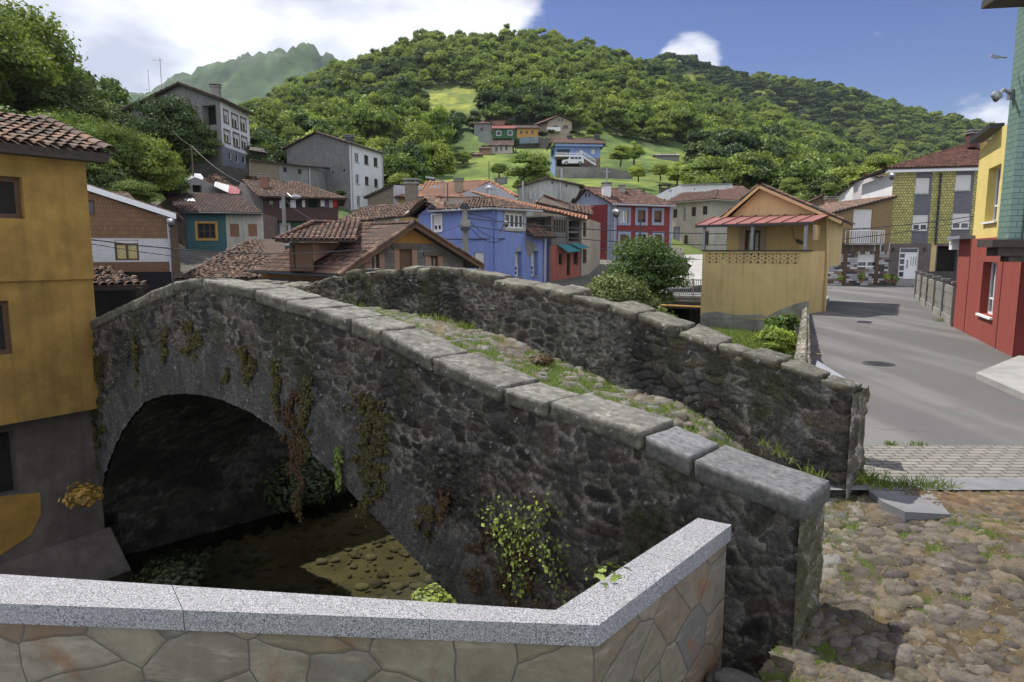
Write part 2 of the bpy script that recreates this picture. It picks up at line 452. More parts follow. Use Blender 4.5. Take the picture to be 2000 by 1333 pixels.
def base_z(a, Y):
    """terrain height for tangent a = x/Y and depth Y"""
    px = np.clip(1000 + FPX * a, TPX[0], TPX[-1] - .01); ly = np.clip(np.log(np.maximum(Y, 1e-3)), LK[0], LK[-1] - 1e-6)
    i = np.clip(np.searchsorted(TPX, px, side='right') - 1, 0, len(TPX) - 2)
    j = np.clip(np.searchsorted(LK, ly, side='right') - 1, 0, len(LK) - 2)
    fi = smoothmid((px - TPX[i]) / (TPX[i + 1] - TPX[i])); fj = (ly - LK[j]) / (LK[j + 1] - LK[j])
    fj = np.where(j >= 9, smoothmid(fj), fj)
    return (TZ[i, j] * (1 - fi) + TZ[i + 1, j] * fi) * (1 - fj) + (TZ[i, j + 1] * (1 - fi) + TZ[i + 1, j + 1] * fi) * fj
RIV = np.array([(-14, -3, 5.6, -4.7), (-9.3, 3.9, 6.3, -4.7), (-4.6, 10.5, 6.5, -4.7), (-1.5, 14.9, 5.2, -4.6), (3, 21.5, 3.2, -3.9), (5, 27, 2.5, -3.2),
                (7.6, 34.5, 2.4, -2.6), (10.2, 41, 2.6, -2.4), (14, 50, 2.6, -2.2), (22, 60, 2.4, -2.0)], float)
def river(x, y):
    """distance beyond the bank (negative inside) and bed height"""
    best = np.full(np.shape(x), 1e9); bed = np.zeros(np.shape(x))
    for k in range(len(RIV) - 1):
        ax, ay, aw, az = RIV[k]; bx, by, bw, bz = RIV[k + 1]
        L2 = (bx - ax) ** 2 + (by - ay) ** 2
        t = np.clip(((x - ax) * (bx - ax) + (y - ay) * (by - ay)) / L2, 0, 1)
        d = np.hypot(x - ax - t * (bx - ax), y - ay - t * (by - ay)) - (aw + (bw - aw) * t)
        m = d < best; best = np.where(m, d, best); bed = np.where(m, az + (bz - az) * t, bed)
    return best, bed
def inpoly(x, y, P):
    r = np.zeros(np.shape(x), bool); n = len(P)
    for k in range(n):
        (x0, y0), (x1, y1) = P[k], P[(k + 1) % n]
        c = ((y0 > y) != (y1 > y)) & (x < (x1 - x0) * (y - y0) / ((y1 - y0) or 1e-9) + x0)
        r ^= c
    return r
BO = np.array([2.12, 4.80]); BU = np.array([-.76, .65]) / np.hypot(.76, .65); BN = np.array([BU[1], -BU[0]])   # bridge frame
def bp(t, n, z=0.):
    t = np.asarray(t, float); n = np.asarray(n, float)
    return np.stack(np.broadcast_arrays(BO[0] + BU[0] * t + BN[0] * n, BO[1] + BU[1] * t + BN[1] * n, np.asarray(z, float)), -1)
# a gap behind the terrace wall, between it and the bridge
c1 = atZ(1085, 1192, .45); c2 = atZ(1355, 1017, .45)
pit = [(-30, 3.95), (c1[0], c1[1] + .0), (c2[0], c2[1]), tuple(bp(.75, 0)[:2]), tuple(bp(3.5, 0)[:2]), tuple(bp(14, 0)[:2]), (-30, 18)]
def rub_z(x, y):
    a = x / np.maximum(y, .5); z = base_z(a, np.maximum(y, 20))
    z = np.where(y < 20, np.where(a < .35, -.3, -.06), z)
    # right bank: lower garden strip left of the road wall
    strip = (x < .43 * y + .05) & (x > -2) & (y < 36) & (y > 6)
    z = np.where(strip, -.85, z)
    onroad = (x > .43 * y + .05) & (y < 56) & (y > 0)
    z = np.where(onroad, -.06, z)
    d, bed = river(x, y)
    w = sst(d, -.5, .05)
    z = bed * (1 - w) + z * w
    z = np.where(inpoly(x, y, pit) & (y < 14), np.minimum(z, -4.7), z)
    z = np.where((y <= 8.4) & (x > 1.0), np.minimum(z, -1.3), z)
    return z
rows = np.concatenate([np.arange(.6, 62, .34), 62 * np.exp(np.linspace(0, math.log(4000 / 62.), 250))])
cols_ = np.linspace(-1.9, 1.9, 900)
AA, YY = np.meshgrid(cols_, rows)
XX = AA * YY
z = np.where(YY < 64, rub_z(XX, YY), base_z(AA, YY))
far = sst(YY, 60, 150)
z = z + far * (fbm(XX / 26, YY / 26, 3, 4) - .5) * np.clip((YY - 110) / 30, .8, 10)
mt = sst(YY, 1000, 1500)
rid = 1 - np.abs(fbm(XX / 150, YY / 220, 9, 5) * 2 - 1)
z = z + mt * (rid - .72) * 110 + mt * (fbm(XX / 40, YY / 60, 19, 4) - .5) * 26
PXg, PYg = to_px(np.stack([XX, YY, z], -1))
dirt = fbm(XX / 9, YY / 9, 5, 4)
MEADOW = [[(785, 240), (795, 205), (848, 172), (925, 172), (940, 205), (905, 222), (860, 228), (800, 248)],
          [(685, 272), (775, 252), (805, 268), (700, 292)],
          [(795, 385), (850, 335), (872, 292), (925, 262), (1185, 252), (1245, 285), (1345, 286), (1385, 312), (1330, 335), (1345, 385), (1300, 400), (800, 410)],
          [(1328, 150), (1345, 140), (1362, 152), (1356, 172), (1338, 176)], [(1462, 178), (1500, 176), (1500, 186), (1462, 188)], [(1255, 178), (1290, 182), (1285, 196), (1258, 192)],
          [(1700, 308), (1748, 310), (1745, 335), (1712, 338)], [(196, 212), (245, 218), (245, 240), (200, 236)]]
def in_meadow(px, py, grow=0):
    r = np.zeros(np.shape(px), bool)
    for Q in MEADOW: r |= inpoly(px, py, Q)
    return r
C = np.ones(z.shape + (3,)) * np.array([.055, .085, .024]) * (.7 + .7 * dirt)[..., None]
mead = (in_meadow(PXg + 16 * (fbm(XX / 7, YY / 7, 31, 3) - .5), PYg + 10 * (fbm(XX / 7, YY / 7, 37, 3) - .5)) & (YY > 75))[..., None]
mv = sst(fbm(XX / 6, YY / 9, 23, 4), .35, .65)[..., None]
C = np.where(mead, (np.array([.16, .205, .035]) * mv + np.array([.075, .12, .025]) * (1 - mv)) * (.55 + .9 * fbm(XX / 1.7, YY / 2.5, 29, 4))[..., None], C)
C = np.where(mead & (YY > 230)[..., None], C * np.array([1.5, 1.25, 1.1]), C)
nearm = (YY < 75)[..., None]
C = np.where(nearm, np.array([.10, .135, .03]) * (.7 + .6 * dirt)[..., None], C)
rd_, _b = river(XX, YY)
C = np.where(((z < -1.0) & (YY < 70) & (rd_ > -.8))[..., None], np.array([.01, .0095, .008]) * np.ones(3), C)  # steep banks coloured near black to stand for the shade under the arch
C = np.where(((z < -1.1) & (YY < 70) & (rd_ < -.5))[..., None], np.array([.17, .15, .10]) * (.5 + .9 * fbm(XX * 2, YY * 2, 41, 4))[..., None], C)
C = np.where(((YY < 64) & (YY > 24) & (rd_ > .3) & (z > -.6) & (AA < .25))[..., None], np.array([.15, .14, .125]) * (.6 + .7 * dirt)[..., None], C)
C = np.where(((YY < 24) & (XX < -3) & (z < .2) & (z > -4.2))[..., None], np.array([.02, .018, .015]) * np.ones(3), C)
mtn = (YY > 1000)[..., None]
C = np.where(mtn, (.45 + .9 * fbm(XX / 30, YY / 45, 71, 5))[..., None] * np.ones(3), C)
rock = .8 * sst(rid * .6 + .6 * fbm(XX / 25, YY / 40, 4, 5), .78, .92)[..., None] * mt[..., None]
C = C * (1 - rock) + rock * np.array([1.7, 1.35, 1.9])
mid = ((YY[:-1, :-1] + YY[1:, 1:]) / 2 > 1000)
P = np.stack([XX, YY, z], -1)
sp = int(np.searchsorted(rows, 1000))
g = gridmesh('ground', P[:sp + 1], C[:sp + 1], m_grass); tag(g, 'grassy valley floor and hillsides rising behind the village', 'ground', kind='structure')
g = gridmesh('mountains', P[sp:], C[sp:], m_mount); tag(g, 'rocky green mountain ridge far behind the village', 'mountain', kind='structure')

# ---------------------------------------------------------------- river water
pts = []
for k in range(len(RIV) - 1):
    for s in np.linspace(0, 1, 12, endpoint=False):
        pts.append(RIV[k] * (1 - s) + RIV[k + 1] * s)
pts = np.array(pts); d = np.gradient(pts[:, :2], axis=0); d /= np.linalg.norm(d, axis=1)[:, None]
nn = np.stack([d[:, 1], -d[:, 0]], 1)
off = np.linspace(-1, 1, 9)
Wg = np.zeros((len(pts), 9, 3))
for k in range(len(pts)):
    for q in range(9):
        xy = pts[k, :2] + nn[k] * off[q] * (pts[k, 2] + .35 + (3.5 if k < 26 else 0) * (off[q] > 0))
        Wg[k, q] = (*xy, pts[k, 3] + .42)
m, t, bs = newmat('river_water'); t.nodes.remove(bs)
out = t.nodes['Material Output']
fr = t.nodes.new('ShaderNodeFresnel'); fr.inputs[0].default_value = 1.33
gl = t.nodes.new('ShaderNodeBsdfGlossy'); gl.inputs['Roughness'].default_value = .06
tp = t.nodes.new('ShaderNodeBsdfTransparent'); tp.inputs[0].default_value = (.62, .62, .50, 1)
ms = t.nodes.new('ShaderNodeMixShader'); t.links.new(fr.outputs[0], ms.inputs[0]); t.links.new(tp.outputs[0], ms.inputs[1]); t.links.new(gl.outputs[0], ms.inputs[2])
b = t.nodes.new('ShaderNodeBump'); b.inputs['Strength'].default_value = .3; b.inputs['Distance'].default_value = .03
tcn = t.nodes.new('ShaderNodeTexCoord'); mpn = t.nodes.new('ShaderNodeMapping'); mpn.inputs['Scale'].default_value = (1, 1, 1); mpn.inputs['Rotation'].default_value = (0, 0, .9)
t.links.new(tcn.outputs['Object'], mpn.inputs['Vector'])
t.links.new(noise(t, mpn.outputs[0], 5.5, 4, .6, .6), b.inputs['Height'])
for x in (fr, gl): t.links.new(b.outputs[0], x.inputs['Normal'])
t.links.new(ms.outputs[0], out.inputs['Surface'])
w = gridmesh('water', Wg, None, m, flip=False, smooth=True); tag(w, 'shallow clear river flowing under the stone bridge', 'river', kind='structure')
# stones lying on the bed in view
def pebbles(name, n, cx, cy, sx, sy, zf, smin, smax, material, label, cat, seed, parent=None, flat=.45, mask=None, col=(.10, .085, .055)):
    R = np.random.RandomState(seed); V = []; Fq = []; Cc = []
    base = np.array([(-1, -1, -1), (1, -1, -1), (1, 1, -1), (-1, 1, -1), (-1, -1, 1), (1, -1, 1), (1, 1, 1), (-1, 1, 1)], float)
    # an octagonal cushion: rings
    ang = np.linspace(0, 2 * pi, 9)[:-1]
    k = 0
    while k < n:
        x = cx + (R.rand() - .5) * sx; y = cy + (R.rand() - .5) * sy
        if mask is not None and not mask(x, y): k += .2; continue
        s = smin + (smax - smin) * R.rand() ** 2.2; asp = .6 + .4 * R.rand(); th = R.rand() * pi
        h = s * flat * (.6 + .6 * R.rand()); z0 = zf(x, y) - h * .25
        b = len(V)
        for zz, rr in ((0, 1.0), (.55, .92), (.9, .6)):
            for a in ang:
                r = s * rr * (.8 + .35 * hsh(int(a * 10), int(k), seed))
                px_, py_ = r * cos(a), r * sin(a) * asp
                V.append((x + px_ * cos(th) - py_ * sin(th), y + px_ * sin(th) + py_ * cos(th), z0 + h * (zz + .1 * R.rand())))
        V.append((x, y, z0 + h))
        c = np.array(col) * (.6 + .9 * R.rand()) * np.array([1, 1 + .1 * (R.rand() - .5), 1 + .25 * (R.rand() - .5)])
        Cc += [c] * 25
        for r_ in range(2):
            for i in range(8):
                j = (i + 1) % 8; Fq.append((b + r_ * 8 + i, b + r_ * 8 + j, b + r_ * 8 + 8 + j, b + r_ * 8 + 8 + i))
        for i in range(0, 8, 2):
            Fq.append((b + 16 + i, b + 16 + (i + 1) % 8, b + 16 + (i + 2) % 8, b + 24))
        k += 1
    o = npmesh(name, V, Fq, Cc, material, parent, smooth=True)
    if label: tag(o, label, cat, kind='stuff')
    return o
m_pebble = mat('pebble_stone', (1.1, 1.1, 1.1), (.7, .7, .7), scale=9, rough=.85, bump=.5, bscale=30, attr=True, stain=.3)
pebbles('river_stones', 2600, -2.5, 14.0, 14, 16, lambda x, y: float(river(np.array(x), np.array(y))[1]) + .03, .03, .19, m_pebble, 'stones lying on the shallow river bed', 'stones', 5,
        mask=lambda x, y: river(np.array(x), np.array(y))[0] < 3.4, col=(.13, .118, .09), flat=.35)

# ---------------------------------------------------------------- stone bridge
def tz(px, py, n):
    A = bp(0, n)[:2]; return uz(px, py, A, A + BU)
def curve(pts, n):
    q = sorted(tz(a, b, n) for a, b in pts); T = np.array([v[0] for v in q]); Z = np.array([v[1] for v in q])
    return lambda t: np.interp(t, T, Z)
near_top = curve([(158, 639), (199, 616), (244, 596), (293, 571), (330, 556), (375, 545), (424, 545), (454, 556), (514, 567), (566, 586), (626, 601), (689, 621), (745, 641), (800, 668), (850, 696),
                  (895, 713), (990, 755), (1067, 780), (1120, 800), (1200, 830), (1260, 846), (1357, 890), (1470, 933), (1585, 974)], 0)
far_top = curve([(598, 559), (647, 540), (700, 530), (745, 526), (850, 526), (909, 530), (983, 546), (1042, 554), (1112, 573), (1182, 591), (1212, 602), (1262, 622), (1352, 649), (1397, 670), (1465, 692),
                 (1534, 707), (1600, 735), (1642, 752), (1680, 755)], 2.58)
deck_z0 = curve([(752, 603), (885, 629), (990, 657), (1077, 696), (1165, 731), (1210, 755), (1330, 785), (1420, 818), (1510, 869), (1579, 914), (1660, 945)], 2.58)
def deck_z(t):
    t = np.asarray(t, float); zz = deck_z0(np.minimum(t, 8)) - np.clip(t - 8, 0, 20) ** 1.5 * .06
    return zz
arch_px = [(180, 1118), (178, 1030), (188, 975), (203, 925), (221, 879), (240, 838), (263, 802), (285, 781), (319, 768), (360, 764), (398, 769), (443, 779), (488, 800), (536, 832), (600, 882), (650, 925),
           (685, 951), (730, 1009), (781, 1064), (832, 1113), (875, 1162)]
aq = [tz(a, b, 0) for a, b in arch_px]
aq = sorted(aq)
aq = [(aq[0][0] - .75, -3.3), (aq[0][0] - .95, -5.2)][::-1] + aq + [(aq[-1][0] + .05, -5.2)]
TEND = tz(158, 639, 0)[0] + .6
aq = sorted([(min(q[0], TEND - .55 - .02 * k / len(aq)), q[1]) for k, q in enumerate(aq)], key=lambda q: (q[0], -q[1]))
AT = np.array([q[0] for q in aq]) + np.arange(len(aq)) * 1e-4; AZ = np.array([q[1] for q in aq])
for _ in range(2): AZ[3:-3] = .25 * AZ[2:-4] + .5 * AZ[3:-3] + .25 * AZ[4:-2]
def arch_z(t): return np.where((t > AT[0]) & (t < AT[-1]), np.interp(t, AT, AZ), -5.2)
PT = tz(1660, 850, 2.58)[0]
bridge = thing('stone_bridge', 'old humpbacked stone arch bridge over the river, with rubble parapets and a cobbled deck', 'bridge', bp(TEND / 2, 1.5, -4.5))

PAL = np.array([(.088, .086, .082), (.072, .07, .068), (.105, .094, .074), (.082, .084, .062), (.12, .115, .105), (.066, .063, .056), (.095, .084, .062)])
def stonecol(rid, rng2):
    i = (rid * 6.999).astype(int); return .95 * PAL[i] * (.5 + 1.0 * rng2)[..., None] * (.45 + 1.1 * ((rid * 37.7) % 1))[..., None]
def rubble(T, Z, seed, sx=.23, sy=.135, depth=.032, ring=None):
    wx = (fbm(T * 1.3, Z * 1.3, seed + 50, 3) - .5) * .5 + (fbm(T * 6, Z * 6, seed + 51, 2) - .5) * .13; wy = (fbm(T * 1.1, Z * 1.1, seed + 60, 3) - .5) * .45 + (fbm(T * 6, Z * 6, seed + 61, 2) - .5) * .09
    f1, e, rid = vor((T + wx) / sx, (Z + wy) / sy, seed)
    f1b, eb, ridb = vor((T + wx) / (sx * .45), (Z + wy) / (sy * .5), seed + 3)
    small = vn(T * .9, Z * 1.1, seed + 4) > .66
    e = np.where(small, eb * .6, e); rid = np.where(small, ridb, rid)
    en = e + (fbm(T * 18, Z * 18, seed + 70, 3) - .5) * .3; face = sst(en, .04, .17) * (.82 + .18 * sst(en, .1, .5))
    if ring is not None:
        f1r, er, ridr = vor(ring[0] / .13, ring[1] / .85, seed + 9)
        w = ring[2]; face = face * (1 - w) + sst(er, .03, .22) * w * .8; rid = np.where(w > .5, ridr, rid)
    lump = fbm(T * 7, Z * 7, seed + 20, 4) - .5
    hgt = (hsh((rid * 9999).astype(int), 3, seed) - .35)
    disp = face * depth * (.7 + .9 * hgt) + lump * .04 + (fbm(T * 22, Z * 22, seed + 21, 3) - .5) * .03
    c = stonecol(rid, fbm(T * 11, Z * 11, seed + 30, 3))
    mort = np.array([.34, .32, .275]) * (.3 + 1.2 * fbm(T * 6, Z * 6, seed + 31, 3))[..., None]
    worn = sst(fbm(T * 1.1, Z * 1.3, seed + 33, 5), .36, .52)[..., None]
    mort = mort * worn + np.array([.05, .048, .043]) * (1 - worn)
    c = c * face[..., None] + mort * (1 - face[..., None])
    moss = sst(fbm(T * 1.6, Z * .8, seed + 35, 4), .57, .68)[..., None] * .6
    c = c * (1 - moss) + moss * np.array([.062, .066, .026])
    return disp, c
# distance to the arch curve, for the ring of thin stones
ct = np.interp(np.linspace(0, 1, 400), np.linspace(0, 1, len(AT)), AT); cz = np.interp(ct, AT, AZ)
cs = np.concatenate([[0], np.cumsum(np.hypot(np.diff(ct), np.diff(cz)))])
def archdist(T, Z):
    sh = T.shape; q = np.stack([T.ravel(), Z.ravel()], 1); D = np.full(len(q), 9.); S = np.zeros(len(q))
    for k in range(0, len(q), 20000):
        dd = np.hypot(q[k:k + 20000, 0:1] - ct[None], q[k:k + 20000, 1:2] - cz[None]); j = dd.argmin(1)
        D[k:k + 20000] = dd[np.arange(len(j)), j]; S[k:k + 20000] = cs[j]
    return D.reshape(sh), S.reshape(sh)
tt = np.unique(np.concatenate([np.linspace(0, 2.5, 210), np.linspace(2.5, 7, 300), np.linspace(7, TEND, 330), AT]))
def spandrel(name, n, sign, ztop, seed, res=150, tt=tt):
    v = np.linspace(0, 1, res)
    T = np.repeat(tt[None], res, 0); Zb = arch_z(tt); Zt = ztop(tt)
    Z = Zb[None] + (Zt - Zb)[None] * v[:, None]
    D, S = archdist(T, Z)
    ringw = sst(D, .95, .7) * (T > AT[0] - .4)
    disp, c = rubble(T, Z, seed, ring=(S, D, ringw)); c = c * .8
    disp *= sst(np.minimum(Zt[None] - Z, 9), 0, .03)
    disp *= 1
    rw = ringw[..., None]; c = c * (1 - rw * .6) + rw * .6 * np.array([.095, .095, .10]) * (.6 + .8 * fbm(T * 9, Z * 1.2, 77, 3))[..., None]
    Pm = bp(T, n, Z) + np.append(BN, 0) * (disp * sign)[..., None]
    return gridmesh(name, Pm, c, m_rubble, bridge, flip=(sign < 0))
zn = lambda t: near_top(t) - .11
spandrel('spandrel_wall', 0.0, -1, zn, 3, 240)
tf_ = tt[tt > PT][::4]; spandrel('spandrel_wall', 3.08, 1, lambda t: far_top(t) - .1, 8, 40, tf_)
# arch barrel
nb = np.linspace(0.02, 3.08, 50); s_ = np.linspace(0, 1, 240)
bt = np.interp(s_, np.linspace(0, 1, len(AT)), AT); bz = np.interp(bt, AT, AZ)
Tg = np.repeat(bt[None], 50, 0); Zg = np.repeat(bz[None], 50, 0); Ng = np.repeat(nb[:, None], 240, 1)
Sg = np.interp(s_, np.linspace(0, 1, 400), cs)[None] + 0 * Ng
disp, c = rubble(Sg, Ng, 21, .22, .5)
c = c * .3  # deep shade of the vault painted into the stone colour
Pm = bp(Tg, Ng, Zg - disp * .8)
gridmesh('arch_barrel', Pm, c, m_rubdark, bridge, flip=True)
def slope_z(X, Y):
    return -.125 * np.clip(4.35 + (Y - 6) * -.15 - X, 0, 9) - .10 * np.clip(5.6 - Y, 0, 9) - .02
# deck with worn cobbles
def cobbles(X, Y, s, seed, grassy):
    wx = (fbm(X * 1.5, Y * 1.5, seed + 1, 3) - .5) * .35
    f1, e, rid = vor((X + wx) / s, (Y + wx) / (s * .75), seed)
    big = vn(X * 1.2, Y * 1.2, seed + 6) > .55
    f1b, eb, ridb = vor((X + wx) / (s * .5), (Y + wx) / (s * .4), seed + 8)
    e = np.where(big, e, eb); rid = np.where(big, rid, ridb); f1 = np.where(big, f1, f1b)
    buried = hsh((rid * 9999).astype(int), 5, seed) < (.22 + grassy * .4)
    up = np.where(buried, .15, 1.) * sst(e + (fbm(X * 20, Y * 20, seed + 12, 2) - .5) * .2, .03, .18)
    disp = np.minimum(up, .85) * (.03 + .022 * rid) + (fbm(X * 9, Y * 9, seed + 2, 3) - .5) * .035
    st = np.array([.135, .128, .115]) * (.65 + .8 * rid)[..., None] * np.where((rid * 7 % 1 > .6)[..., None], np.array([.95, .98, 1.02]), np.array([1.02, .96, .88]))
    st = st * (.75 + .5 * fbm(X * 14, Y * 14, seed + 3, 3))[..., None]
    dry = np.array([.14, .115, .065]); grn = np.array([.07, .105, .02]); soil = np.array([.10, .08, .055])
    g1 = sst(fbm(X * 1.8, Y * 1.8, seed + 4, 4) + grassy * .12, .47, .58)[..., None]; g2 = sst(fbm(X * 5, Y * 5, seed + 5, 3), .4, .6)[..., None]
    gcol = (dry * (1 - g2) + soil * g2) * (1 - g1) + grn * g1
    gcol = gcol * (.7 + .6 * fbm(X * 30, Y * 30, seed + 9, 2))[..., None]
    m_ = sst(up, .25, .6)[..., None]
    return disp, st * m_ + gcol * (1 - m_), g1[..., 0] * (1 - m_[..., 0])
m_cob = mat('cobble_ground', (1.1, 1.1, 1.1), (.8, .8, .8), scale=16, rough=.95, bump=.8, bscale=50, attr=True, stain=.25, stain_scale=2, bdist=.015)
m_cobst = mat('cobble_stone', (1.25, 1.22, 1.15), (.6, .58, .55), scale=14, rough=.92, bump=.9, bscale=45, attr=True, stain=.4, stain_scale=3, bdist=.02)
tg = np.unique(np.concatenate([np.linspace(-.12, 6, 280), np.linspace(6, TEND, 160)])); ng = np.linspace(.3, 2.7, 110)
Tg, Ng = np.meshgrid(tg, ng)
Xd, Yd = bp(Tg, Ng)[..., 0], bp(Tg, Ng)[..., 1]
disp, c, gdeck = cobbles(Xd, Yd, .22, 31, .85)
bl_ = sst(Tg, -.1, 2.4); Zd = deck_z(Tg) * bl_ + (slope_z(Xd, Yd) + .004) * (1 - bl_) + disp - .01 - .03 * (1 - bl_) - .06 * sst(-Tg, -.06, .1)
gridmesh('deck', np.stack([Xd, Yd, Zd], -1), c, m_cob, bridge)
def dk_(x, y):
    r_ = np.array([x, y]) - BO; t_ = float(r_ @ BU); b_ = float(sst(t_, -.1, 2.4)); return float(deck_z(t_)) * b_ + float(slope_z(x, y)) * (1 - b_) - .025
pebbles('deck_cobbles', 700, 0, 8, 7.5, 8.5, dk_, .04, .13, m_cobst, 'worn stones paving the bridge deck', 'cobbles', 16, mask=lambda x, y: 0 < (np.array([x, y]) - BO) @ BU < 9 and .5 < (np.array([x, y]) - BO) @ BN < 2.52, col=(.15, .135, .105), flat=.4)
# parapet faces
def wallgrid(name, t0, t1, n, sign, zb, zt, seed, nt, nz, **kw):
    t_ = np.linspace(t0, t1, nt); v = np.linspace(0, 1, nz)[:, None]
    T = np.repeat(t_[None], nz, 0); Z = zb(t_)[None] + (zt(t_) - zb(t_))[None] * v
    disp, c = rubble(T, Z, seed, **kw)
    Pm = bp(T, n, Z) + np.append(BN, 0) * (disp * sign)[..., None]
    return gridmesh(name, Pm, c, m_rubble, bridge, flip=(sign < 0))
wallgrid('parapet', PT, TEND, 2.58, -1, lambda t: deck_z(t) - .35, lambda t: far_top(t) - .05, 41, 620, 90, sx=.25, sy=.14)
wallgrid('parapet', 0.0, TEND, .5, 1, lambda t: deck_z(t) - .35, zn, 43, 200, 24)
def endgrid(t, n0, n1, z0, z1, seed, sign):
    nn_ = np.linspace(n0, n1, 60); zz = np.linspace(z0, z1, 110); Nn, Z = np.meshgrid(nn_, zz)
    disp, c = rubble(Nn + 3, Z, seed, .4, .3)
    c = c * 1.35
    ed = np.minimum(np.minimum(Nn - n0, n1 - Nn) / .06, 1); Pm = bp(0 * Nn + t, Nn, Z); Pm[..., :2] -= BU * (disp * sst(ed, -.2, 1))[..., None] * sign
    return gridmesh('parapet_end', Pm, c, m_rubble, bridge)
endgrid(-.01, -.06, .56, -1.4, float(near_top(0)) - .14, 47, 1)
endgrid(PT - .01, 2.52, 3.14, -.5, float(far_top(PT)) - .08, 48, 1)
b = MB()
for t_, n_, zt_ in ((.0, 0, float(near_top(0)) - .2), (PT, 2.58, float(far_top(PT)) - .12)):
    q = [bp(t_ + .012, n_ + .0)[:2], bp(t_ + .012, n_ + .5)[:2], bp(t_ + 1.2, n_ + .5)[:2], bp(t_ + 1.2, n_ + .0)[:2]]
    for k in range(4): b.poly([(*q[k], -1.4), (*q[(k + 1) % 4], -1.4), (*q[(k + 1) % 4], zt_), (*q[k], zt_)], col=(.08, .078, .07))
b.build('parapet_core', m_rubble, bridge)
# capstones: slabs following the outer top line
def vn3(X, Y, Z, s=0):
    return (vn(X, Y + Z * 1.7, s) + vn(Y, Z + X * 1.3, s + 3) + vn(Z, X + Y * 1.9, s + 5)) / 3
def slab(name, mapfn, na, nb_, nc, amp, rnd_, colr, material, parent, seed, loc=None):
    """block over the unit cube, its edges rounded off and its skin roughened"""
    Vs, Fs, b = [], [], 0
    for ax, val in ((0, 0), (0, 1), (1, 0), (1, 1), (2, 0), (2, 1)):
        cnt = [na, nb_, nc]; o = [i for i in range(3) if i != ax]
        A, B = np.meshgrid(np.linspace(0, 1, cnt[o[0]] + 1), np.linspace(0, 1, cnt[o[1]] + 1), indexing='ij')
        U = np.zeros(A.shape + (3,)); U[..., o[0]] = A; U[..., o[1]] = B; U[..., ax] = val
        fl = (val == 1) ^ (ax == 1)
        Vs.append(U.reshape(-1, 3)); q = grid_faces(*A.shape, flip=not fl) + b; Fs.append(q); b += A.size
    U = np.concatenate(Vs)
    Pw = mapfn(U[:, 0], U[:, 1], U[:, 2]); cen = Pw.mean(0)
    dd = np.minimum(U, 1 - U); srt = np.sort(dd * np.array(rnd_[1]), 1)
    edge = np.clip(1 - (srt[:, 1]) / rnd_[0], 0, 1) ** 2
    n3 = vn3(Pw[:, 0] * 4, Pw[:, 1] * 4, Pw[:, 2] * 6, seed) - .5; n4 = vn3(Pw[:, 0] * 15, Pw[:, 1] * 15, Pw[:, 2] * 18, seed) - .5
    dirv = (Pw - cen); dirv /= np.linalg.norm(dirv, axis=1)[:, None] + 1e-9
    Pw = Pw + dirv * (n3 * amp * 2 + n4 * amp * .8 - edge * rnd_[0] * .55)[:, None]
    Pw[:, 2] += n3 * amp + n4 * amp * .5
    cc_ = np.ones((len(Pw), 3)) * colr * (.78 + .45 * vn3(Pw[:, 0] * 9, Pw[:, 1] * 9, Pw[:, 2] * 9, seed + 8))[:, None]
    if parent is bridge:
        sd = (1 - sst(U[:, 2], .8, .97))[:, None]; cc_ = cc_ * (1 - sd * np.array([.42, .42, .5]))  # side shade painted into the slab colour, along with olive algae
    return npmesh(name, Pw, np.concatenate(Fs), cc_, material, parent, loc, smooth=True)
jt = [tz(x, float(y), 0)[0] for x, y in ((1585, 974), (1357, 890), (1262, 848), (1078, 786), (990, 755), (852, 697), (752, 645), (690, 621), (628, 602), (566, 586), (505, 566), (452, 555), (402, 545), (345, 550),
                                          (300, 567), (262, 586), (228, 602), (196, 617), (160, 638))]
for k in range(len(jt) - 1):
    t0, t1 = jt[k] + .012, jt[k + 1] - .012
    th = .155 + .05 * rnd.random(); o0 = -.05 - .03 * rnd.random(); o1 = .5 + .06 * rnd.random(); dz = (rnd.random() - .5) * .03
    tl = (rnd.random() - .5) * .03; yaw = (rnd.random() - .5) * .06
    def mf(a, b_, c_, t0=t0, t1=t1, th=th, o0=o0, o1=o1, dz=dz, tl=tl, yaw=yaw):
        t = t0 + (t1 - t0) * a; zt = near_top(t0) * (1 - a) + near_top(t1) * a + dz + tl * (b_ - .5)
        return bp(t + yaw * (b_ - .5), o0 + (o1 - o0) * b_, zt - th * (1 - c_))
    v = .9 + .25 * rnd.random()
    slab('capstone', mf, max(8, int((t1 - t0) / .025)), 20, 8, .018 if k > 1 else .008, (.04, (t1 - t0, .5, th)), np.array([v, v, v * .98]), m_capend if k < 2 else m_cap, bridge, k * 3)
# irregular top stones of the other parapet
ft = PT
k = 0
while ft < TEND - .2:
    L = .24 + .5 * rnd.random(); t0, t1 = ft + .008, min(ft + L, TEND); ft += L; k += 1
    th = .10 + .12 * rnd.random(); o0 = 2.565 - .045 * rnd.random(); o1 = 3.08 + .05 * rnd.random(); dz = (rnd.random() - .45) * .07; tl = (rnd.random() - .5) * .10
    def mf(a, b_, c_, t0=t0, t1=t1, th=th, o0=o0, o1=o1, dz=dz, tl=tl):
        zt = far_top(t0) * (1 - a) + far_top(t1) * a + dz + tl * (b_ - .5)
        return bp(t0 + (t1 - t0) * a, o0 + (o1 - o0) * b_, zt - th * (1 - c_))
    v = .85 + .3 * rnd.random()
    slab('capstone', mf, max(6, int(L / .05)), 9, 5, .034, (.055, (L, .5, th)), np.array([v * .8, v * .78, v * .70]), m_cap, bridge, 200 + k * 3)

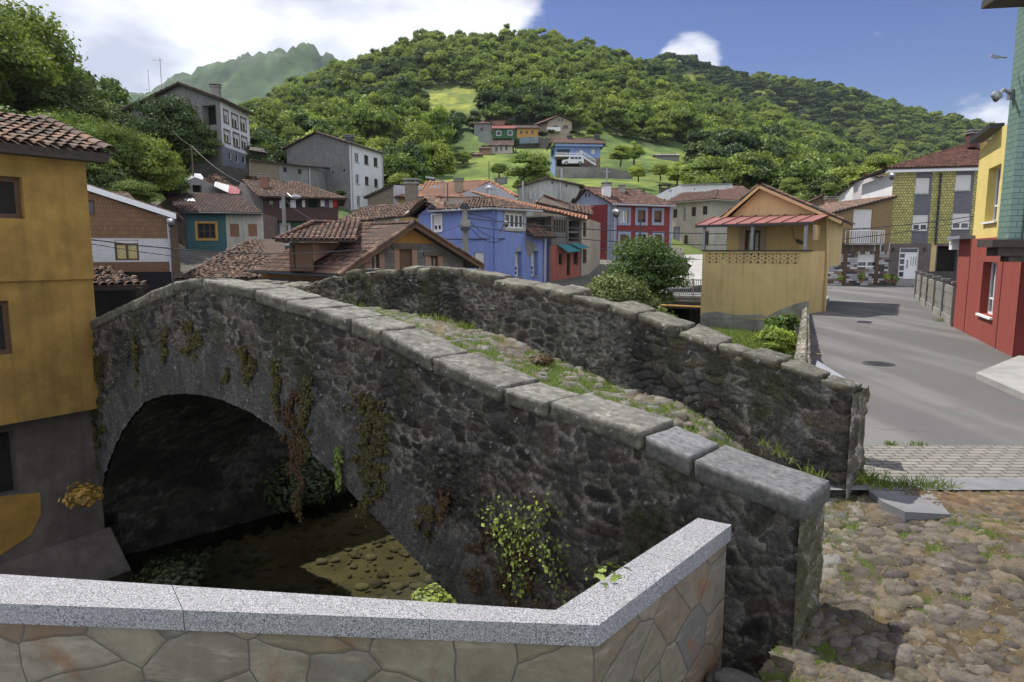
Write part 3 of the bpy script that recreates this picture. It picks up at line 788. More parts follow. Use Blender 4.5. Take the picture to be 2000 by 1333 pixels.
# stone wall along the left bank, seen through the arch
bw_ = []
for k in range(len(pts)):
    q_ = pts[k, :2] - nn[k] * (pts[k, 2] - .62)
    if q_[1] > 14.2 and pts[k, 1] < 34: bw_.append(q_)
bw_ = np.array(bw_); sL = np.concatenate([[0], np.cumsum(np.hypot(*np.diff(bw_, axis=0).T))]); su = np.linspace(0, sL[-1], 420)
bx_, by_ = np.interp(su, sL, bw_[:, 0]), np.interp(su, sL, bw_[:, 1]); vz = np.linspace(-4.8, -.25, 70)[:, None]
Sg, Zg = np.meshgrid(su, vz[:, 0]); disp, c = rubble(Sg, Zg, 131, .5, .3)
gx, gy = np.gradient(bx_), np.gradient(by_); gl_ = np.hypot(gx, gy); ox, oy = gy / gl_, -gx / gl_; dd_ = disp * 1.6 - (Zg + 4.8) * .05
Pw_ = np.stack([bx_[None] + ox[None] * dd_, by_[None] + oy[None] * dd_, Zg], -1)
bank_w = gridmesh('river_wall', Pw_, c * .22, m_rubdark, loc=(bx_[0], by_[0], -4.8), flip=False); tag(bank_w, 'dark rough stone embankment wall seen through the arch', 'wall')  # wall colour darkened to carry the shade beyond the arch
# ---------------------------------------------------------------- paved ground on the right bank
xs = np.arange(1.2, 9.5, .026); ys = np.arange(2.2, atZ(1700, 957, 0)[1], .026)
Xc, Yc = np.meshgrid(xs, ys)
def slope_z(X, Y):
    return -.125 * np.clip(4.35 + (Y - 6) * -.15 - X, 0, 9) - .10 * np.clip(5.6 - Y, 0, 9) - .02
disp, c, gcob = cobbles(Xc, Yc, .20, 61, .16)
c = c * np.array([.72, .64, .54])
Zc = slope_z(Xc, Yc)
crest = np.exp(-((Xc - (4.35 + (Yc - 6) * -.15)) / .22) ** 2)
Zc = Zc - .028 * (1 - sst(Yc, 6.3, 6.85)) + crest * .02 - .0 + disp * .45 * (1.0 + .8 * (crest > .3))
flat = Xc > 4.35 + (Yc - 6) * -.15
c = np.where(flat[..., None], c * np.array([1.25, 1.1, .98]), c)
keepm = ~((bp(0, 0)[0] - Xc) * 0 > 1)
# leave out what lies under the bridge parapet and beyond its foot
rel = np.stack([Xc - BO[0], Yc - BO[1]], -1); Tt = rel @ BU; Nt = rel @ BN
bad = (Tt > .1) & (Nt < .45)
bad |= (Yc < 3.9 + .22 * (Xc - 1.6)) & (Xc < 2.35)
bad |= (Xc < 1.7 + (4.9 - Yc) * .15)
drop = sst(Yc, 4.15 - .12 * (Xc - 2), 3.85 - .12 * (Xc - 2))
Zc = Zc - drop * .55
kp = ~(bad[:-1, :-1] | bad[1:, 1:])
def slope_stone(x, y): return float(slope_z(x, y) - .03 - .55 * sst(y, 4.15 - .12 * (x - 2), 3.85 - .12 * (x - 2)))
def ok_stone(x, y):
    r_ = np.array([x, y]) - BO; return not ((r_ @ BU > .02) and (r_ @ BN < .52)) and x > 1.95 and y > 3.4
pebbles('cobbles', 3000, 4.3, 5.2, 5.4, 3.9, slope_stone, .03, .12, m_cobst, 'worn grey and brown stones set in the sloping ground', 'cobbles', 15, mask=ok_stone, col=(.105, .092, .076), flat=.42)
o = gridmesh('cobbled_slope', np.stack([Xc, Yc, Zc], -1), c, m_cob, keep=kp); tag(o, 'sloping cobbled ground with dry grass beside the bridge foot', 'pavement', kind='structure')
SLOPE = (Xc, Yc, Zc, gcob)

# road, block paving, edging strip
def asphalt():
    m, t, bs = newmat('asphalt'); tcn = t.nodes.new('ShaderNodeTexCoord'); v = tcn.outputs['Object']
    col = mix(t, rng(t, noise(t, v, 60, 4, .8), .3, .7), (.08, .079, .077), (.112, .11, .107))
    mpn = t.nodes.new('ShaderNodeMapping'); mpn.inputs['Rotation'].default_value = (0, 0, radians(24)); mpn.inputs['Scale'].default_value = (.55, .07, 1)
    t.links.new(v, mpn.inputs['Vector'])
    col = mix(t, rng(t, noise(t, mpn.outputs[0], 1.0, 3, .55), .44, .62, 0, .55, True), col, (.18, .176, .17))
    col = mix(t, rng(t, noise(t, v, .45, 6, .7), .5, .75, 0, .7), col, (.085, .083, .08))
    col = mix(t, rng(t, noise(t, v, .9, 5, .6), .6, .68, 0, .35), col, (.13, .09, .08))
    ve = t.nodes.new('ShaderNodeTexVoronoi'); ve.feature = 'DISTANCE_TO_EDGE'; ve.inputs['Scale'].default_value = .42
    nd = t.nodes.new('ShaderNodeTexNoise'); nd.inputs['Scale'].default_value = 3; nd.inputs['Detail'].default_value = 5; t.links.new(v, nd.inputs['Vector'])
    vs = t.nodes.new('ShaderNodeVectorMath'); vs.operation = 'MULTIPLY_ADD'; t.links.new(nd.outputs['Color'], vs.inputs[0]); vs.inputs[1].default_value = (.9, .9, 0); t.links.new(v, vs.inputs[2]); t.links.new(vs.outputs[0], ve.inputs['Vector'])
    ck = t.nodes.new('ShaderNodeMath'); ck.operation = 'MULTIPLY'; t.links.new(rng(t, ve.outputs['Distance'], .002, .008, 1, 0), ck.inputs[0]); t.links.new(rng(t, noise(t, v, .25, 2), .55, .65, 0, .6), ck.inputs[1])
    col = mix(t, ck.outputs[0], col, (.05, .048, .045))
    col = mix(t, rng(t, noise(t, v, 26, 2, .5), .72, .76, 0, .5), col, (.30, .29, .26))
    t.links.new(col, bs.inputs['Base Color']); bs.inputs['Roughness'].default_value = .92; bs.inputs['Specular IOR Level'].default_value = .25
    bumpit(t, bs, noise(t, v, 90, 3, .8), .5, .01)
    return m
m_asph = asphalt()
m_pav = brickmat('block_paving', (.22, .205, .18), (.16, .15, .135), (.055, .05, .04), .22, .11, .010, rough=.9, bump=1.0, var=.35)
m_conc = mat('concrete', (.30, .29, .27), (.24, .235, .22), scale=5, rough=.92, bump=.5, bscale=40, stain=.4, stain_scale=1.2, bdist=.006)
m_conc2 = mat('weathered_concrete', (.30, .29, .26), (.20, .195, .175), scale=3, rough=.95, bump=.6, bscale=18, stain=.6, stain_scale=.8, streak=.5, attr=True)
m_kerb = mat('grey_kerb_stone', (.20, .20, .205), (.15, .15, .155), scale=4, bump=.4, bscale=30, stain=.4)
def sheet(name, pts, z, m_, label, cat):
    b = MB(); b.poly([(p[0], p[1], z) for p in pts], [(p[0], p[1]) for p in pts]); o = b.build(name, m_)
    return tag(o, label, cat, kind='structure')
yb0 = atZ(1700, 870, 0)[1]; yb1 = atZ(1700, 935, 0)[1]; yb2 = atZ(1700, 958, 0)[1]
sheet('road', [(3.2, yb0), (30, yb0), (40, 40), (52, 49.4), (16, 50.4), (16.2, 54), (27, 64), (-2, 64), (4, 46), (13.5, 46), (13.6, 33.5), (11.8, 27), (5.55, 12.5), (4.4, 9.6)], 0, m_asph, 'worn grey asphalt road running up through the village', 'road')
sheet('block_paving', [(3.2, yb1), (30, yb1), (30, yb0), (3.2, yb0)], .002, m_pav, 'strip of small grey paving blocks across the end of the road', 'pavement')
sheet('kerb_strip', [(3.2, yb2), (30, yb2), (30, yb1), (3.2, yb1)], .004, m_kerb, 'flat concrete edging between the blocks and the cobbles', 'kerb')
b = MB(); q = [atZ(1697, 958, .006), atZ(1818, 959, .006), atZ(1856, 1005, .004), atZ(1768, 1000, .0), atZ(1724, 980, -.005)]
b.poly(q); b.poly([(p[0], p[1], -.1) for p in q][::-1])
for k in range(5):
    p_, r_ = q[k], q[(k + 1) % 5]; b.poly([(p_[0], p_[1], -.1), (r_[0], r_[1], -.1), r_, p_])
o = b.build('flagstone', m_kerb, loc=q[0]); tag(o, 'pale flat flagstone set in the ground at the top of the cobbled slope', 'paving slab')
# pavement on the right
pr = [atZ(1905, 740, .0), atZ(2000, 700, .0), atZ(2120, 700, 0), atZ(2200, 835, .0), atZ(2000, 783, .0)]
b = MB(); top = [np.array([p[0], p[1], .12]) for p in pr]; b.poly(top[::-1] if np.cross(top[1] - top[0], top[2] - top[0])[2] < 0 else top)
for k in range(5):
    a_, c_ = pr[k], pr[(k + 1) % 5]; b.poly([(a_[0], a_[1], -.05), (c_[0], c_[1], -.05), (c_[0], c_[1], .12), (a_[0], a_[1], .12)], mi=0)
o = b.build('pavement', [m_conc]); tag(o, 'raised concrete pavement corner on the right of the road', 'pavement', kind='structure')
# pavement by the yellow house
a0 = atZ(1578, 612, 0); a1 = atZ(1612, 604, 0); a2 = atZ(1618, 583, 0); a3 = atZ(1600, 577, 0); a4 = atZ(1585, 590, 0)
b = MB(); b.poly([(p[0], p[1], .1) for p in (a0, a1, a2, a3, a4)])
for p_, r_ in ((a0, a1), (a1, a2), (a2, a3)): b.poly([(p_[0], p_[1], -.05), (r_[0], r_[1], -.05), (r_[0], r_[1], .1), (p_[0], p_[1], .1)])
tag(b.build('pavement', m_conc), 'short kerbed footway along the side of the yellow house', 'pavement', kind='structure')
# manhole cover
mc = atZ(1716, 711, .004); b = MB(); n_ = 24
ring_ = [(mc[0] + .33 * cos(2 * pi * i / n_), mc[1] + .33 * sin(2 * pi * i / n_), .012) for i in range(n_)]
b.poly(ring_)
for i in range(n_):
    p_, r_ = ring_[i], ring_[(i + 1) % n_]; b.poly([(p_[0], p_[1], 0.001), (r_[0], r_[1], 0.001), r_, p_])
for i in range(-3, 4): b.obox((mc[0] - .2, mc[1] + i * .08 - .015, .012), (.4, 0, 0), (0, .03, 0), (0, 0, .006))
m_iron = mat('dark_iron', (.05, .05, .052), rough=.6, bump=.2, stain=.2)
tag(b.build('manhole_cover', m_iron, loc=mc), 'round iron manhole cover in the middle of the road', 'manhole cover')
# scrap of litter
lp = atZ(1598, 693, .01); b = MB(); b.poly([(lp[0], lp[1], .01), (lp[0] + .12, lp[1] + .02, .03), (lp[0] + .1, lp[1] + .14, .012), (lp[0] - .02, lp[1] + .1, .04)])
tag(b.build('paper_scrap', mat('yellow_paper', (.6, .55, .2), bump=0, stain=0), loc=lp), 'small yellow scrap of paper on the road by the low wall', 'litter')

# ---------------------------------------------------------------- terrace wall in front
def terrazzo():
    m, t, bs = newmat('terrazzo'); tcn = t.nodes.new('ShaderNodeTexCoord'); v = tcn.outputs['Object']
    vo = t.nodes.new('ShaderNodeTexVoronoi'); vo.inputs['Scale'].default_value = 190; vo.inputs['Randomness'].default_value = 1
    t.links.new(v, vo.inputs['Vector'])
    sc = t.nodes.new('ShaderNodeSeparateColor'); t.links.new(vo.outputs['Color'], sc.inputs[0])
    r = t.nodes.new('ShaderNodeValToRGB'); r.color_ramp.interpolation = 'CONSTANT'; e = r.color_ramp.elements
    for _ in range(3): e.new(.5)
    for k, (p, cc3) in enumerate(((0, (.06, .06, .07)), (.18, (.16, .16, .175)), (.4, (.25, .25, .27)), (.68, (.36, .36, .38)), (.92, (.24, .225, .19)))):
        e[k].position = p; e[k].color = (*cc3, 1)
    t.links.new(sc.outputs[0], r.inputs[0])
    col = mix(t, rng(t, noise(t, v, 3, 6, .7), .4, .7, 0, .45), r.outputs[0], (.2, .2, .2))
    col = mix(t, rng(t, noise(t, v, 7, 3, .6), .74, .8, 0, .6), col, (.42, .22, .09))
    t.links.new(col, bs.inputs['Base Color']); bs.inputs['Roughness'].default_value = .75; bs.inputs['Specular IOR Level'].default_value = .35
    bumpit(t, bs, noise(t, v, 110, 3, .7), .45, .006); return m
def flagstone():
    m, t, bs = newmat('flagstone_facing'); tcn = t.nodes.new('ShaderNodeTexCoord'); v0 = tcn.outputs['UV']
    mpn = t.nodes.new('ShaderNodeMapping'); mpn.inputs['Scale'].default_value = (2.3, 3.1, 1); mpn.inputs['Rotation'].default_value = (0, 0, .25)
    nd = t.nodes.new('ShaderNodeTexNoise'); nd.inputs['Scale'].default_value = 2.6; nd.inputs['Detail'].default_value = 3; t.links.new(v0, nd.inputs['Vector'])
    vs = t.nodes.new('ShaderNodeVectorMath'); vs.operation = 'MULTIPLY_ADD'; t.links.new(nd.outputs['Color'], vs.inputs[0]); vs.inputs[1].default_value = (.11, .11, 0); t.links.new(v0, vs.inputs[2])
    t.links.new(vs.outputs[0], mpn.inputs['Vector']); v = mpn.outputs[0]
    vo = t.nodes.new('ShaderNodeTexVoronoi'); vo.inputs['Scale'].default_value = 1; vo.voronoi_dimensions = '2D'; vo.inputs['Randomness'].default_value = .95
    ve = t.nodes.new('ShaderNodeTexVoronoi'); ve.feature = 'DISTANCE_TO_EDGE'; ve.inputs['Scale'].default_value = 1; ve.voronoi_dimensions = '2D'; ve.inputs['Randomness'].default_value = .95
    t.links.new(v, vo.inputs['Vector']); t.links.new(v, ve.inputs['Vector'])
    sc = t.nodes.new('ShaderNodeSeparateColor'); t.links.new(vo.outputs['Color'], sc.inputs[0])
    r = t.nodes.new('ShaderNodeValToRGB'); r.color_ramp.interpolation = 'CONSTANT'; e = r.color_ramp.elements
    pal = [(.20, .172, .128), (.165, .155, .13), (.225, .198, .15), (.165, .115, .08), (.19, .172, .14), (.145, .142, .135), (.25, .22, .17), (.185, .15, .105)]
    while len(e) < len(pal): e.new(.5)
    for k, c3 in enumerate(pal): e[k].position = k / len(pal); e[k].color = (*c3, 1)
    t.links.new(sc.outputs[0], r.inputs[0])
    col = mix(t, rng(t, noise(t, v0, 5, 8, .7, .6), .35, .7, 0, .75), r.outputs[0], (.10, .085, .065))
    mp2 = t.nodes.new('ShaderNodeMapping'); mp2.inputs['Scale'].default_value = (1.2, 6, 1); mp2.inputs['Rotation'].default_value = (0, 0, .5); t.links.new(v0, mp2.inputs['Vector'])
    col = mix(t, rng(t, noise(t, mp2.outputs[0], 2, 7, .7), .55, .7, 0, .6), col, (.33, .30, .24))
    col = mix(t, rng(t, noise(t, v0, 2.2, 6, .6), .57, .66, 0, .7), col, (.17, .085, .04))
    col = mix(t, rng(t, ve.outputs['Distance'], .006, .02), (.085, .078, .068), col)
    t.links.new(col, bs.inputs['Base Color']); bs.inputs['Roughness'].default_value = .8; bs.inputs['Specular IOR Level'].default_value = .3
    hsum = mix(t, .5, rng(t, ve.outputs['Distance'], 0, .06), noise(t, v0, 14, 8, .65))
    bumpit(t, bs, hsum, .8, .02); return m
m_ter = terrazzo(); m_flag = flagstone()
ZT = .45
f0 = atZ(0, 1121.5, ZT)[:2]; f1_ = atZ(1085, 1192, ZT)[:2]; f2 = atZ(1355, 1017, ZT)[:2]
g0 = atZ(0, 1179, ZT)[:2]; g1_ = atZ(1169, 1222, ZT)[:2]; g2 = atZ(1425, 1028, ZT)[:2]
dL = (f0 - f1_) / np.linalg.norm(f0 - f1_); dL2 = (g0 - g1_) / np.linalg.norm(g0 - g1_)
f0 = f1_ + dL * 7; g0 = g1_ + dL2 * 7
f2 = f2 + (f2 - f1_) * .04; g2 = g2 + (g2 - g1_) * .02
wall = thing('terrace_wall', 'low wall faced with brown and grey flagstones under a speckled terrazzo coping, in the foreground', 'wall', (f1_[0], f1_[1], -1))
b = MB()
def prism(b, P4, z0, z1, mi=0):
    n = len(P4); T_ = [(p[0], p[1], z1) for p in P4]; B_ = [(p[0], p[1], z0) for p in P4]
    b.poly(T_, [(p[0], p[1]) for p in P4], mi); b.poly(B_[::-1], mi=mi)
    u = 0
    for k in range(n):
        j = (k + 1) % n; L = math.hypot(P4[j][0] - P4[k][0], P4[j][1] - P4[k][1])
        b.poly([B_[k], B_[j], T_[j], T_[k]], [(u, z0), (u + L, z0), (u + L, z1), (u, z1)], mi); u += L
def lerp(a, b_, t): return a + (b_ - a) * t
e = .0
# coping in lengths with joints
cuts = [0, .22, .44, .66, .865, 1.0]
for k in range(5):
    a_, b_ = cuts[k] + (.0008 if k else 0), cuts[k + 1]
    c_ = MB(); prism(c_, [lerp(g0, g1_, a_), lerp(g0, g1_, b_), lerp(f0, f1_, b_), lerp(f0, f1_, a_)], ZT - .125, ZT)
    o = c_.build('coping', m_ter, wall); bv = o.modifiers.new('bevel', 'BEVEL'); bv.width = .012; bv.segments = 2
for a_, b_ in ((0.0, .55), (.552, 1)):
    c_ = MB(); prism(c_, [lerp(g1_, g2, a_), lerp(g1_, g2, b_), lerp(f1_, f2, b_), lerp(f1_, f2, a_)], ZT - .125, ZT)
    o = c_.build('coping', m_ter, wall); bv = o.modifiers.new('bevel', 'BEVEL'); bv.width = .012; bv.segments = 2
def inset(g, f, s): return lerp(g, f, s)
body = MB()
gi0, gi1, gi2 = (lerp(g0, f0, .12), lerp(g1_, f1_, .12), lerp(g2, f2, .12)); fi0, fi1, fi2 = (lerp(f0, g0, .12), lerp(f1_, g1_, .12), lerp(f2, g2, .12))
prism(body, [gi0, gi1, gi2, fi2, fi1, fi0], -5.0, ZT - .125)
body.build('facing', m_flag, wall)
# ---------------------------------------------------------------- building helpers
def plaster(name, c, k=.82, stain=.25, streak=.25, bump=.35, ss=.5, **kw):
    return mat(name, c, tuple(x * k for x in c), scale=2.2, rough=.92, bump=bump, bscale=22, stain=stain, stain_scale=ss, streak=streak, bdist=.012, **kw)
m_glass, t, bs = newmat('window_glass'); bs.inputs['Base Color'].default_value = (.025, .03, .035, 1); bs.inputs['Roughness'].default_value = .06; bs.inputs['Specular IOR Level'].default_value = .7
m_curtain = mat('net_curtain', (.45, .44, .40), (.3, .3, .28), scale=9, bump=.2, stain=0)
m_yglass = mat('drawn_blind', (.42, .37, .17), (.33, .29, .13), scale=3, bump=0, stain=.1, rough=.4)
m_white = mat('white_frame', (.72, .72, .72), (.66, .66, .66), rough=.5, bump=.05, stain=.05)
m_shut = brickmat('roller_blind', (.62, .61, .58), (.58, .57, .54), (.38, .38, .37), 9, .05, .004, rough=.6, bump=.5, var=.15)
m_shutb = brickmat('brown_roller_blind', (.15, .085, .045), (.13, .075, .04), (.06, .035, .02), 9, .05, .005, rough=.6, bump=.5, var=.2)
m_brown = mat('brown_frame', (.10, .055, .03), (.07, .04, .022), scale=12, rough=.6, bump=.2)
m_wood = mat('old_wood', (.16, .13, .10), (.08, .062, .048), scale=8, rough=.9, bump=.6, bscale=20, stain=.4)
m_dark = mat('dark_void', (.012, .011, .010), (.02, .018, .016), bump=0, stain=0)
m_metal = mat('grey_metal', (.32, .33, .34), (.25, .26, .27), rough=.45, metal=.6, bump=.1, stain=.2)
m_dmetal = mat('dark_metal', (.06, .065, .07), rough=.5, metal=.4, bump=.1)
m_zinc = mat('zinc_pipe', (.42, .43, .45), (.34, .35, .37), rough=.5, metal=.3, bump=.1)
m_under = mat('roof_boards', (.07, .055, .045), (.045, .036, .03), scale=7, bump=.4)
m_tile = mat('clay_tiles', (1.05, 1.03, 1.0), (.62, .64, .66), scale=5, rough=.9, bump=.5, bscale=30, attr=True, stain=.45, stain_scale=1.1, speck=(9, .68, (.20, .20, .16)))
TP_OLD = [(.20, .115, .075), (.16, .095, .068), (.125, .085, .068), (.23, .14, .095), (.10, .075, .062), (.17, .12, .09)]
TP_DARK = [(.085, .05, .042), (.07, .045, .04), (.10, .058, .045), (.06, .042, .038), (.12, .065, .048)]
TP_ORANGE = [(.40, .19, .105), (.36, .165, .09), (.43, .22, .125), (.33, .16, .10), (.30, .15, .10)]
TP_BROWN = [(.155, .085, .065), (.13, .075, .06), (.17, .095, .07), (.115, .07, .058)]
TP_MIX = [(.15, .085, .062), (.11, .068, .055), (.18, .105, .07), (.085, .057, .048), (.13, .08, .062), (.22, .135, .10)]
TP_RED = [(.12, .05, .035), (.10, .043, .032), (.14, .062, .042), (.085, .038, .03)]
def A3(p, z): return np.array([p[0], p[1], z], float)
def clip_poly(P, Q):
    """clip P by convex Q (both CCW lists of 2D)"""
    out = P
    n = len(Q)
    for k in range(n):
        a, b = Q[k], Q[(k + 1) % n]; inp = out; out = []
        if not inp: break
        s = lambda p: (b[0] - a[0]) * (p[1] - a[1]) - (b[1] - a[1]) * (p[0] - a[0])
        for i in range(len(inp)):
            p, q = inp[i], inp[(i + 1) % len(inp)]; sp_, sq = s(p), s(q)
            if sp_ >= -1e-9: out.append(p)
            if (sp_ > 1e-9 and sq < -1e-9) or (sp_ < -1e-9 and sq > 1e-9):
                t = sp_ / (sp_ - sq); out.append((p[0] + (q[0] - p[0]) * t, p[1] + (q[1] - p[1]) * t))
    return out
def ccw(P):
    a = sum(P[i][0] * P[(i + 1) % len(P)][1] - P[(i + 1) % len(P)][0] * P[i][1] for i in range(len(P)))
    return list(P) if a > 0 else list(P)[::-1]
def facade(b, A, B, outline, holes=(), rev=.14, mi=0, mir=None, d=0.0):
    """vertical wall above the line A->B with openings; outline and holes in (along, height)"""
    A = np.array(A, float); B = np.array(B, float); e = (B - A) / np.linalg.norm(B - A); n = np.array([e[1], -e[0]])
    Q = ccw(outline); mir = mi if mir is None else mir
    us = sorted({min(p[0] for p in Q), max(p[0] for p in Q), *[h[0] for h in holes], *[h[1] for h in holes]})
    zs = sorted({min(p[1] for p in Q), max(p[1] for p in Q), *[h[2] for h in holes], *[h[3] for h in holes]})
    W3 = lambda u, z, o=0.: (A[0] + e[0] * u + n[0] * (o + d), A[1] + e[1] * u + n[1] * (o + d), z)
    for i in range(len(us) - 1):
        for j in range(len(zs) - 1):
            um, zm = (us[i] + us[i + 1]) / 2, (zs[j] + zs[j + 1]) / 2
            if any(h[0] < um < h[1] and h[2] < zm < h[3] for h in holes): continue
            c = clip_poly([(us[i], zs[j]), (us[i + 1], zs[j]), (us[i + 1], zs[j + 1]), (us[i], zs[j + 1])], Q)
            if len(c) > 2: b.poly([W3(*p) for p in c], [tuple(p) for p in c], mi)
    for u0, u1, z0, z1 in holes:
        b.poly([W3(u0, z0), W3(u0, z0, -rev), W3(u0, z1, -rev), W3(u0, z1)][::-1], mi=mir)
        b.poly([W3(u1, z0), W3(u1, z0, -rev), W3(u1, z1, -rev), W3(u1, z1)], mi=mir)
        b.poly([W3(u0, z0), W3(u1, z0), W3(u1, z0, -rev), W3(u0, z0, -rev)], mi=mir)
        b.poly([W3(u0, z1), W3(u1, z1), W3(u1, z1, -rev), W3(u0, z1, -rev)][::-1], mi=mir)
class Wall:
    """local frame of one facade"""
    def __init__(s, A, B):
        s.A = np.array(A, float); s.B = np.array(B, float); s.L = np.linalg.norm(s.B - s.A)
        s.e = (s.B - s.A) / s.L; s.n = np.array([s.e[1], -s.e[0]])
    def P(s, u, z, o=0.): return np.array([s.A[0] + s.e[0] * u + s.n[0] * o, s.A[1] + s.e[1] * u + s.n[1] * o, z])
    def px(s, x, y): return uz(x, y, s.A, s.B)
    def rect(s, x0, y0, x1, y1): return rect(s.A, s.B, x0, y0, x1, y1)
    def out(s, *pts): return [s.px(x, y) for x, y in pts]
    def box(s, b, u0, u1, z0, z1, o0, o1, mi=0, col=None):
        b.obox(s.P(u0, z0, o0), np.append(s.e * (u1 - u0), 0), np.append(s.n * (o1 - o0), 0), (0, 0, z1 - z0), mi, col)
def window(w, root, r, fm=None, cols=2, rows=1, fw=.055, shut=0., shm=None, sur=None, surw=.12, sill=None, rev=.14, glass=None, curtain=False, name='window', half=None, label=None):
    fm = fm or m_white; u0, u1, z0, z1 = r; b = MB(); o0, o1 = -rev + .005, -rev + .06
    zt = z1 - (z1 - z0) * shut
    w.box(b, u0, u0 + fw, z0, z1, o0, o1); w.box(b, u1 - fw, u1, z0, z1, o0, o1)
    w.box(b, u0 + fw, u1 - fw, z0, z0 + fw, o0, o1); w.box(b, u0 + fw, u1 - fw, zt - fw, zt, o0, o1)
    for k in range(1, cols):
        u = u0 + (u1 - u0) * k / cols; w.box(b, u - fw * .6, u + fw * .6, z0 + fw, zt - fw, o0, o1 + .004)
    for k in range(1, rows):
        zz = z0 + (zt - z0) * (half if half and rows == 2 else k / rows); w.box(b, u0 + fw, u1 - fw, zz - fw * .4, zz + fw * .4, o0, o1 - .006)
    f = b.build(name, fm, root)
    if label: f['label'] = label
    b = MB(); w.box(b, u0 + fw * .5, u1 - fw * .5, z0 + fw * .5, zt - fw * .5, o0 - .02, o0 + .02); b.build('pane', glass or m_glass, f)
    if shut > 0:
        b = MB(); w.box(b, u0 + .01, u1 - .01, zt, z1 - .005, o0 + .01, o1 + .01); b.build('roller_blind', shm or m_shut, f)
    if curtain:
        pass
    if sur:
        b = MB(); s = surw
        w.box(b, u0 - s, u0, z0 - s * .0, z1 + s, -.01, .035); w.box(b, u1, u1 + s, z0 - s * .0, z1 + s, -.01, .035)
        w.box(b, u0, u1, z1, z1 + s, -.01, .033); w.box(b, u0 - s, u1 + s, z0 - s, z0, -.01, .06); b.build('surround', sur, f)
    if sill:
        b = MB(); w.box(b, u0 - .06, u1 + .06, z0 - .06, z0 - .002, -rev + .07, .07); b.build('sill', sill, f)
    return f
def tiles(b, poly3, pal, pw=.22, row=.34, seed=0, jit=.5, lift=.02, amp=.055, under=True, thick=.10):
    """canal tiles over a planar polygon; first edge of the polygon is the eave, left to right seen from outside"""
    P = [np.array(p, float) for p in poly3]
    e = P[1] - P[0]; e /= np.linalg.norm(e)
    nrm = np.zeros(3)
    for k in range(1, len(P) - 1): nrm += np.cross(P[k] - P[0], P[k + 1] - P[0])
    nrm /= np.linalg.norm(nrm)
    if nrm[2] < 0: nrm = -nrm
    g = np.cross(nrm, e); g /= np.linalg.norm(g)
    if g[2] < 0: g = -g
    Q = [((p - P[0]).dot(e), (p - P[0]).dot(g)) for p in P]; Qc = ccw(Q)
    R = np.random.RandomState(seed + 1)
    u0, u1 = min(q[0] for q in Q), max(q[0] for q in Q); v0, v1 = min(q[1] for q in Q), max(q[1] for q in Q)
    nu = int((u1 - u0) / pw) + 1; nv = int((v1 - v0) / row) + 1
    for j in range(nv):
        for i in range(nu):
            uc = u0 + (i + .5) * pw; vc = v0 + (j + .35) * row
            ins = all((Qc[(k + 1) % len(Qc)][0] - Qc[k][0]) * (vc - Qc[k][1]) - (Qc[(k + 1) % len(Qc)][1] - Qc[k][1]) * (uc - Qc[k][0]) > -.02 for k in range(len(Qc)))
            if not ins: continue
            c = np.array(pal[R.randint(len(pal))]) * (.75 + .5 * R.rand())
            du = (R.rand() - .5) * pw * .18 * jit; sk = (R.rand() - .5) * pw * .25 * jit; lz = R.rand() * .02 * jit
            va, vb = vc - row * .35 - .03 - R.rand() * .05 * jit, vc + row * .65
            ra = []
            for (vv, hh, ss) in ((va, lift + lz + .012, 0), (vb, lift * .3, sk)):
                ring = []
                for q in range(5):
                    th = pi * q / 4; x = -cos(th) * pw * .43; h_ = sin(th) * amp
                    pt = P[0] + e * (uc + du + ss + x) + g * vv + nrm * (h_ + hh)
                    ring.append(pt)
                ra.append(ring)
            for q in range(4):
                b.poly([ra[0][q], ra[0][q + 1], ra[1][q + 1], ra[1][q]], [(0, 0)] * 4, 0, tuple(c))
    if under:
        tp = [p + nrm * .004 for p in P]; bt = [p - nrm * thick for p in P]
        dk = tuple(np.array(pal).mean(0) * .45)
        if np.cross(P[1] - P[0], P[2] - P[0]).dot(nrm) < 0: tp, bt = tp[::-1], bt[::-1]
        b.poly(tp, [(0, 0)] * len(tp), 0, dk); b.poly(bt[::-1], [(0, 0)] * len(tp), 1)
        for k in range(len(P)):
            j = (k + 1) % len(P); b.poly([bt[k], bt[j], tp[j], tp[k]], [(0, 0)] * 4, 1)
def ridge(b, p0, p1, pal, seed=0, r=.10, L=.38):
    p0, p1 = np.array(p0, float), np.array(p1, float); D = np.linalg.norm(p1 - p0); n = max(1, int(D / L)); e = (p1 - p0) / D
    a = np.cross(e, (0, 0, 1.)); a /= np.linalg.norm(a); up = np.cross(a, e); R = np.random.RandomState(seed)
    for k in range(n):
        c = tuple(np.array(pal[R.randint(len(pal))]) * (.85 + .4 * R.rand())); r0, r1 = r * 1.15, r * .95
        q0 = p0 + e * (D * k / n - .03); q1 = p0 + e * (D * (k + 1) / n)
        rg = [[q + (a * -cos(pi * i / 5) + up * sin(pi * i / 5)) * rr for i in range(6)] for q, rr in ((q0, r0), (q1, r1))]
        for i in range(5): b.poly([rg[0][i], rg[0][i + 1], rg[1][i + 1], rg[1][i]], [(0, 0)] * 4, 0, c)
def roof(root, planes, pal, ridges=(), seed=0, name='roof', trim=None, **kw):
    b = MB()
    for k, p in enumerate(planes): tiles(b, p, pal, seed=seed * 31 + k, **kw)
    for k, (p, q) in enumerate(ridges): ridge(b, p, q, pal, seed + k)
    return b.build(name, [m_tile, trim or m_under], root)
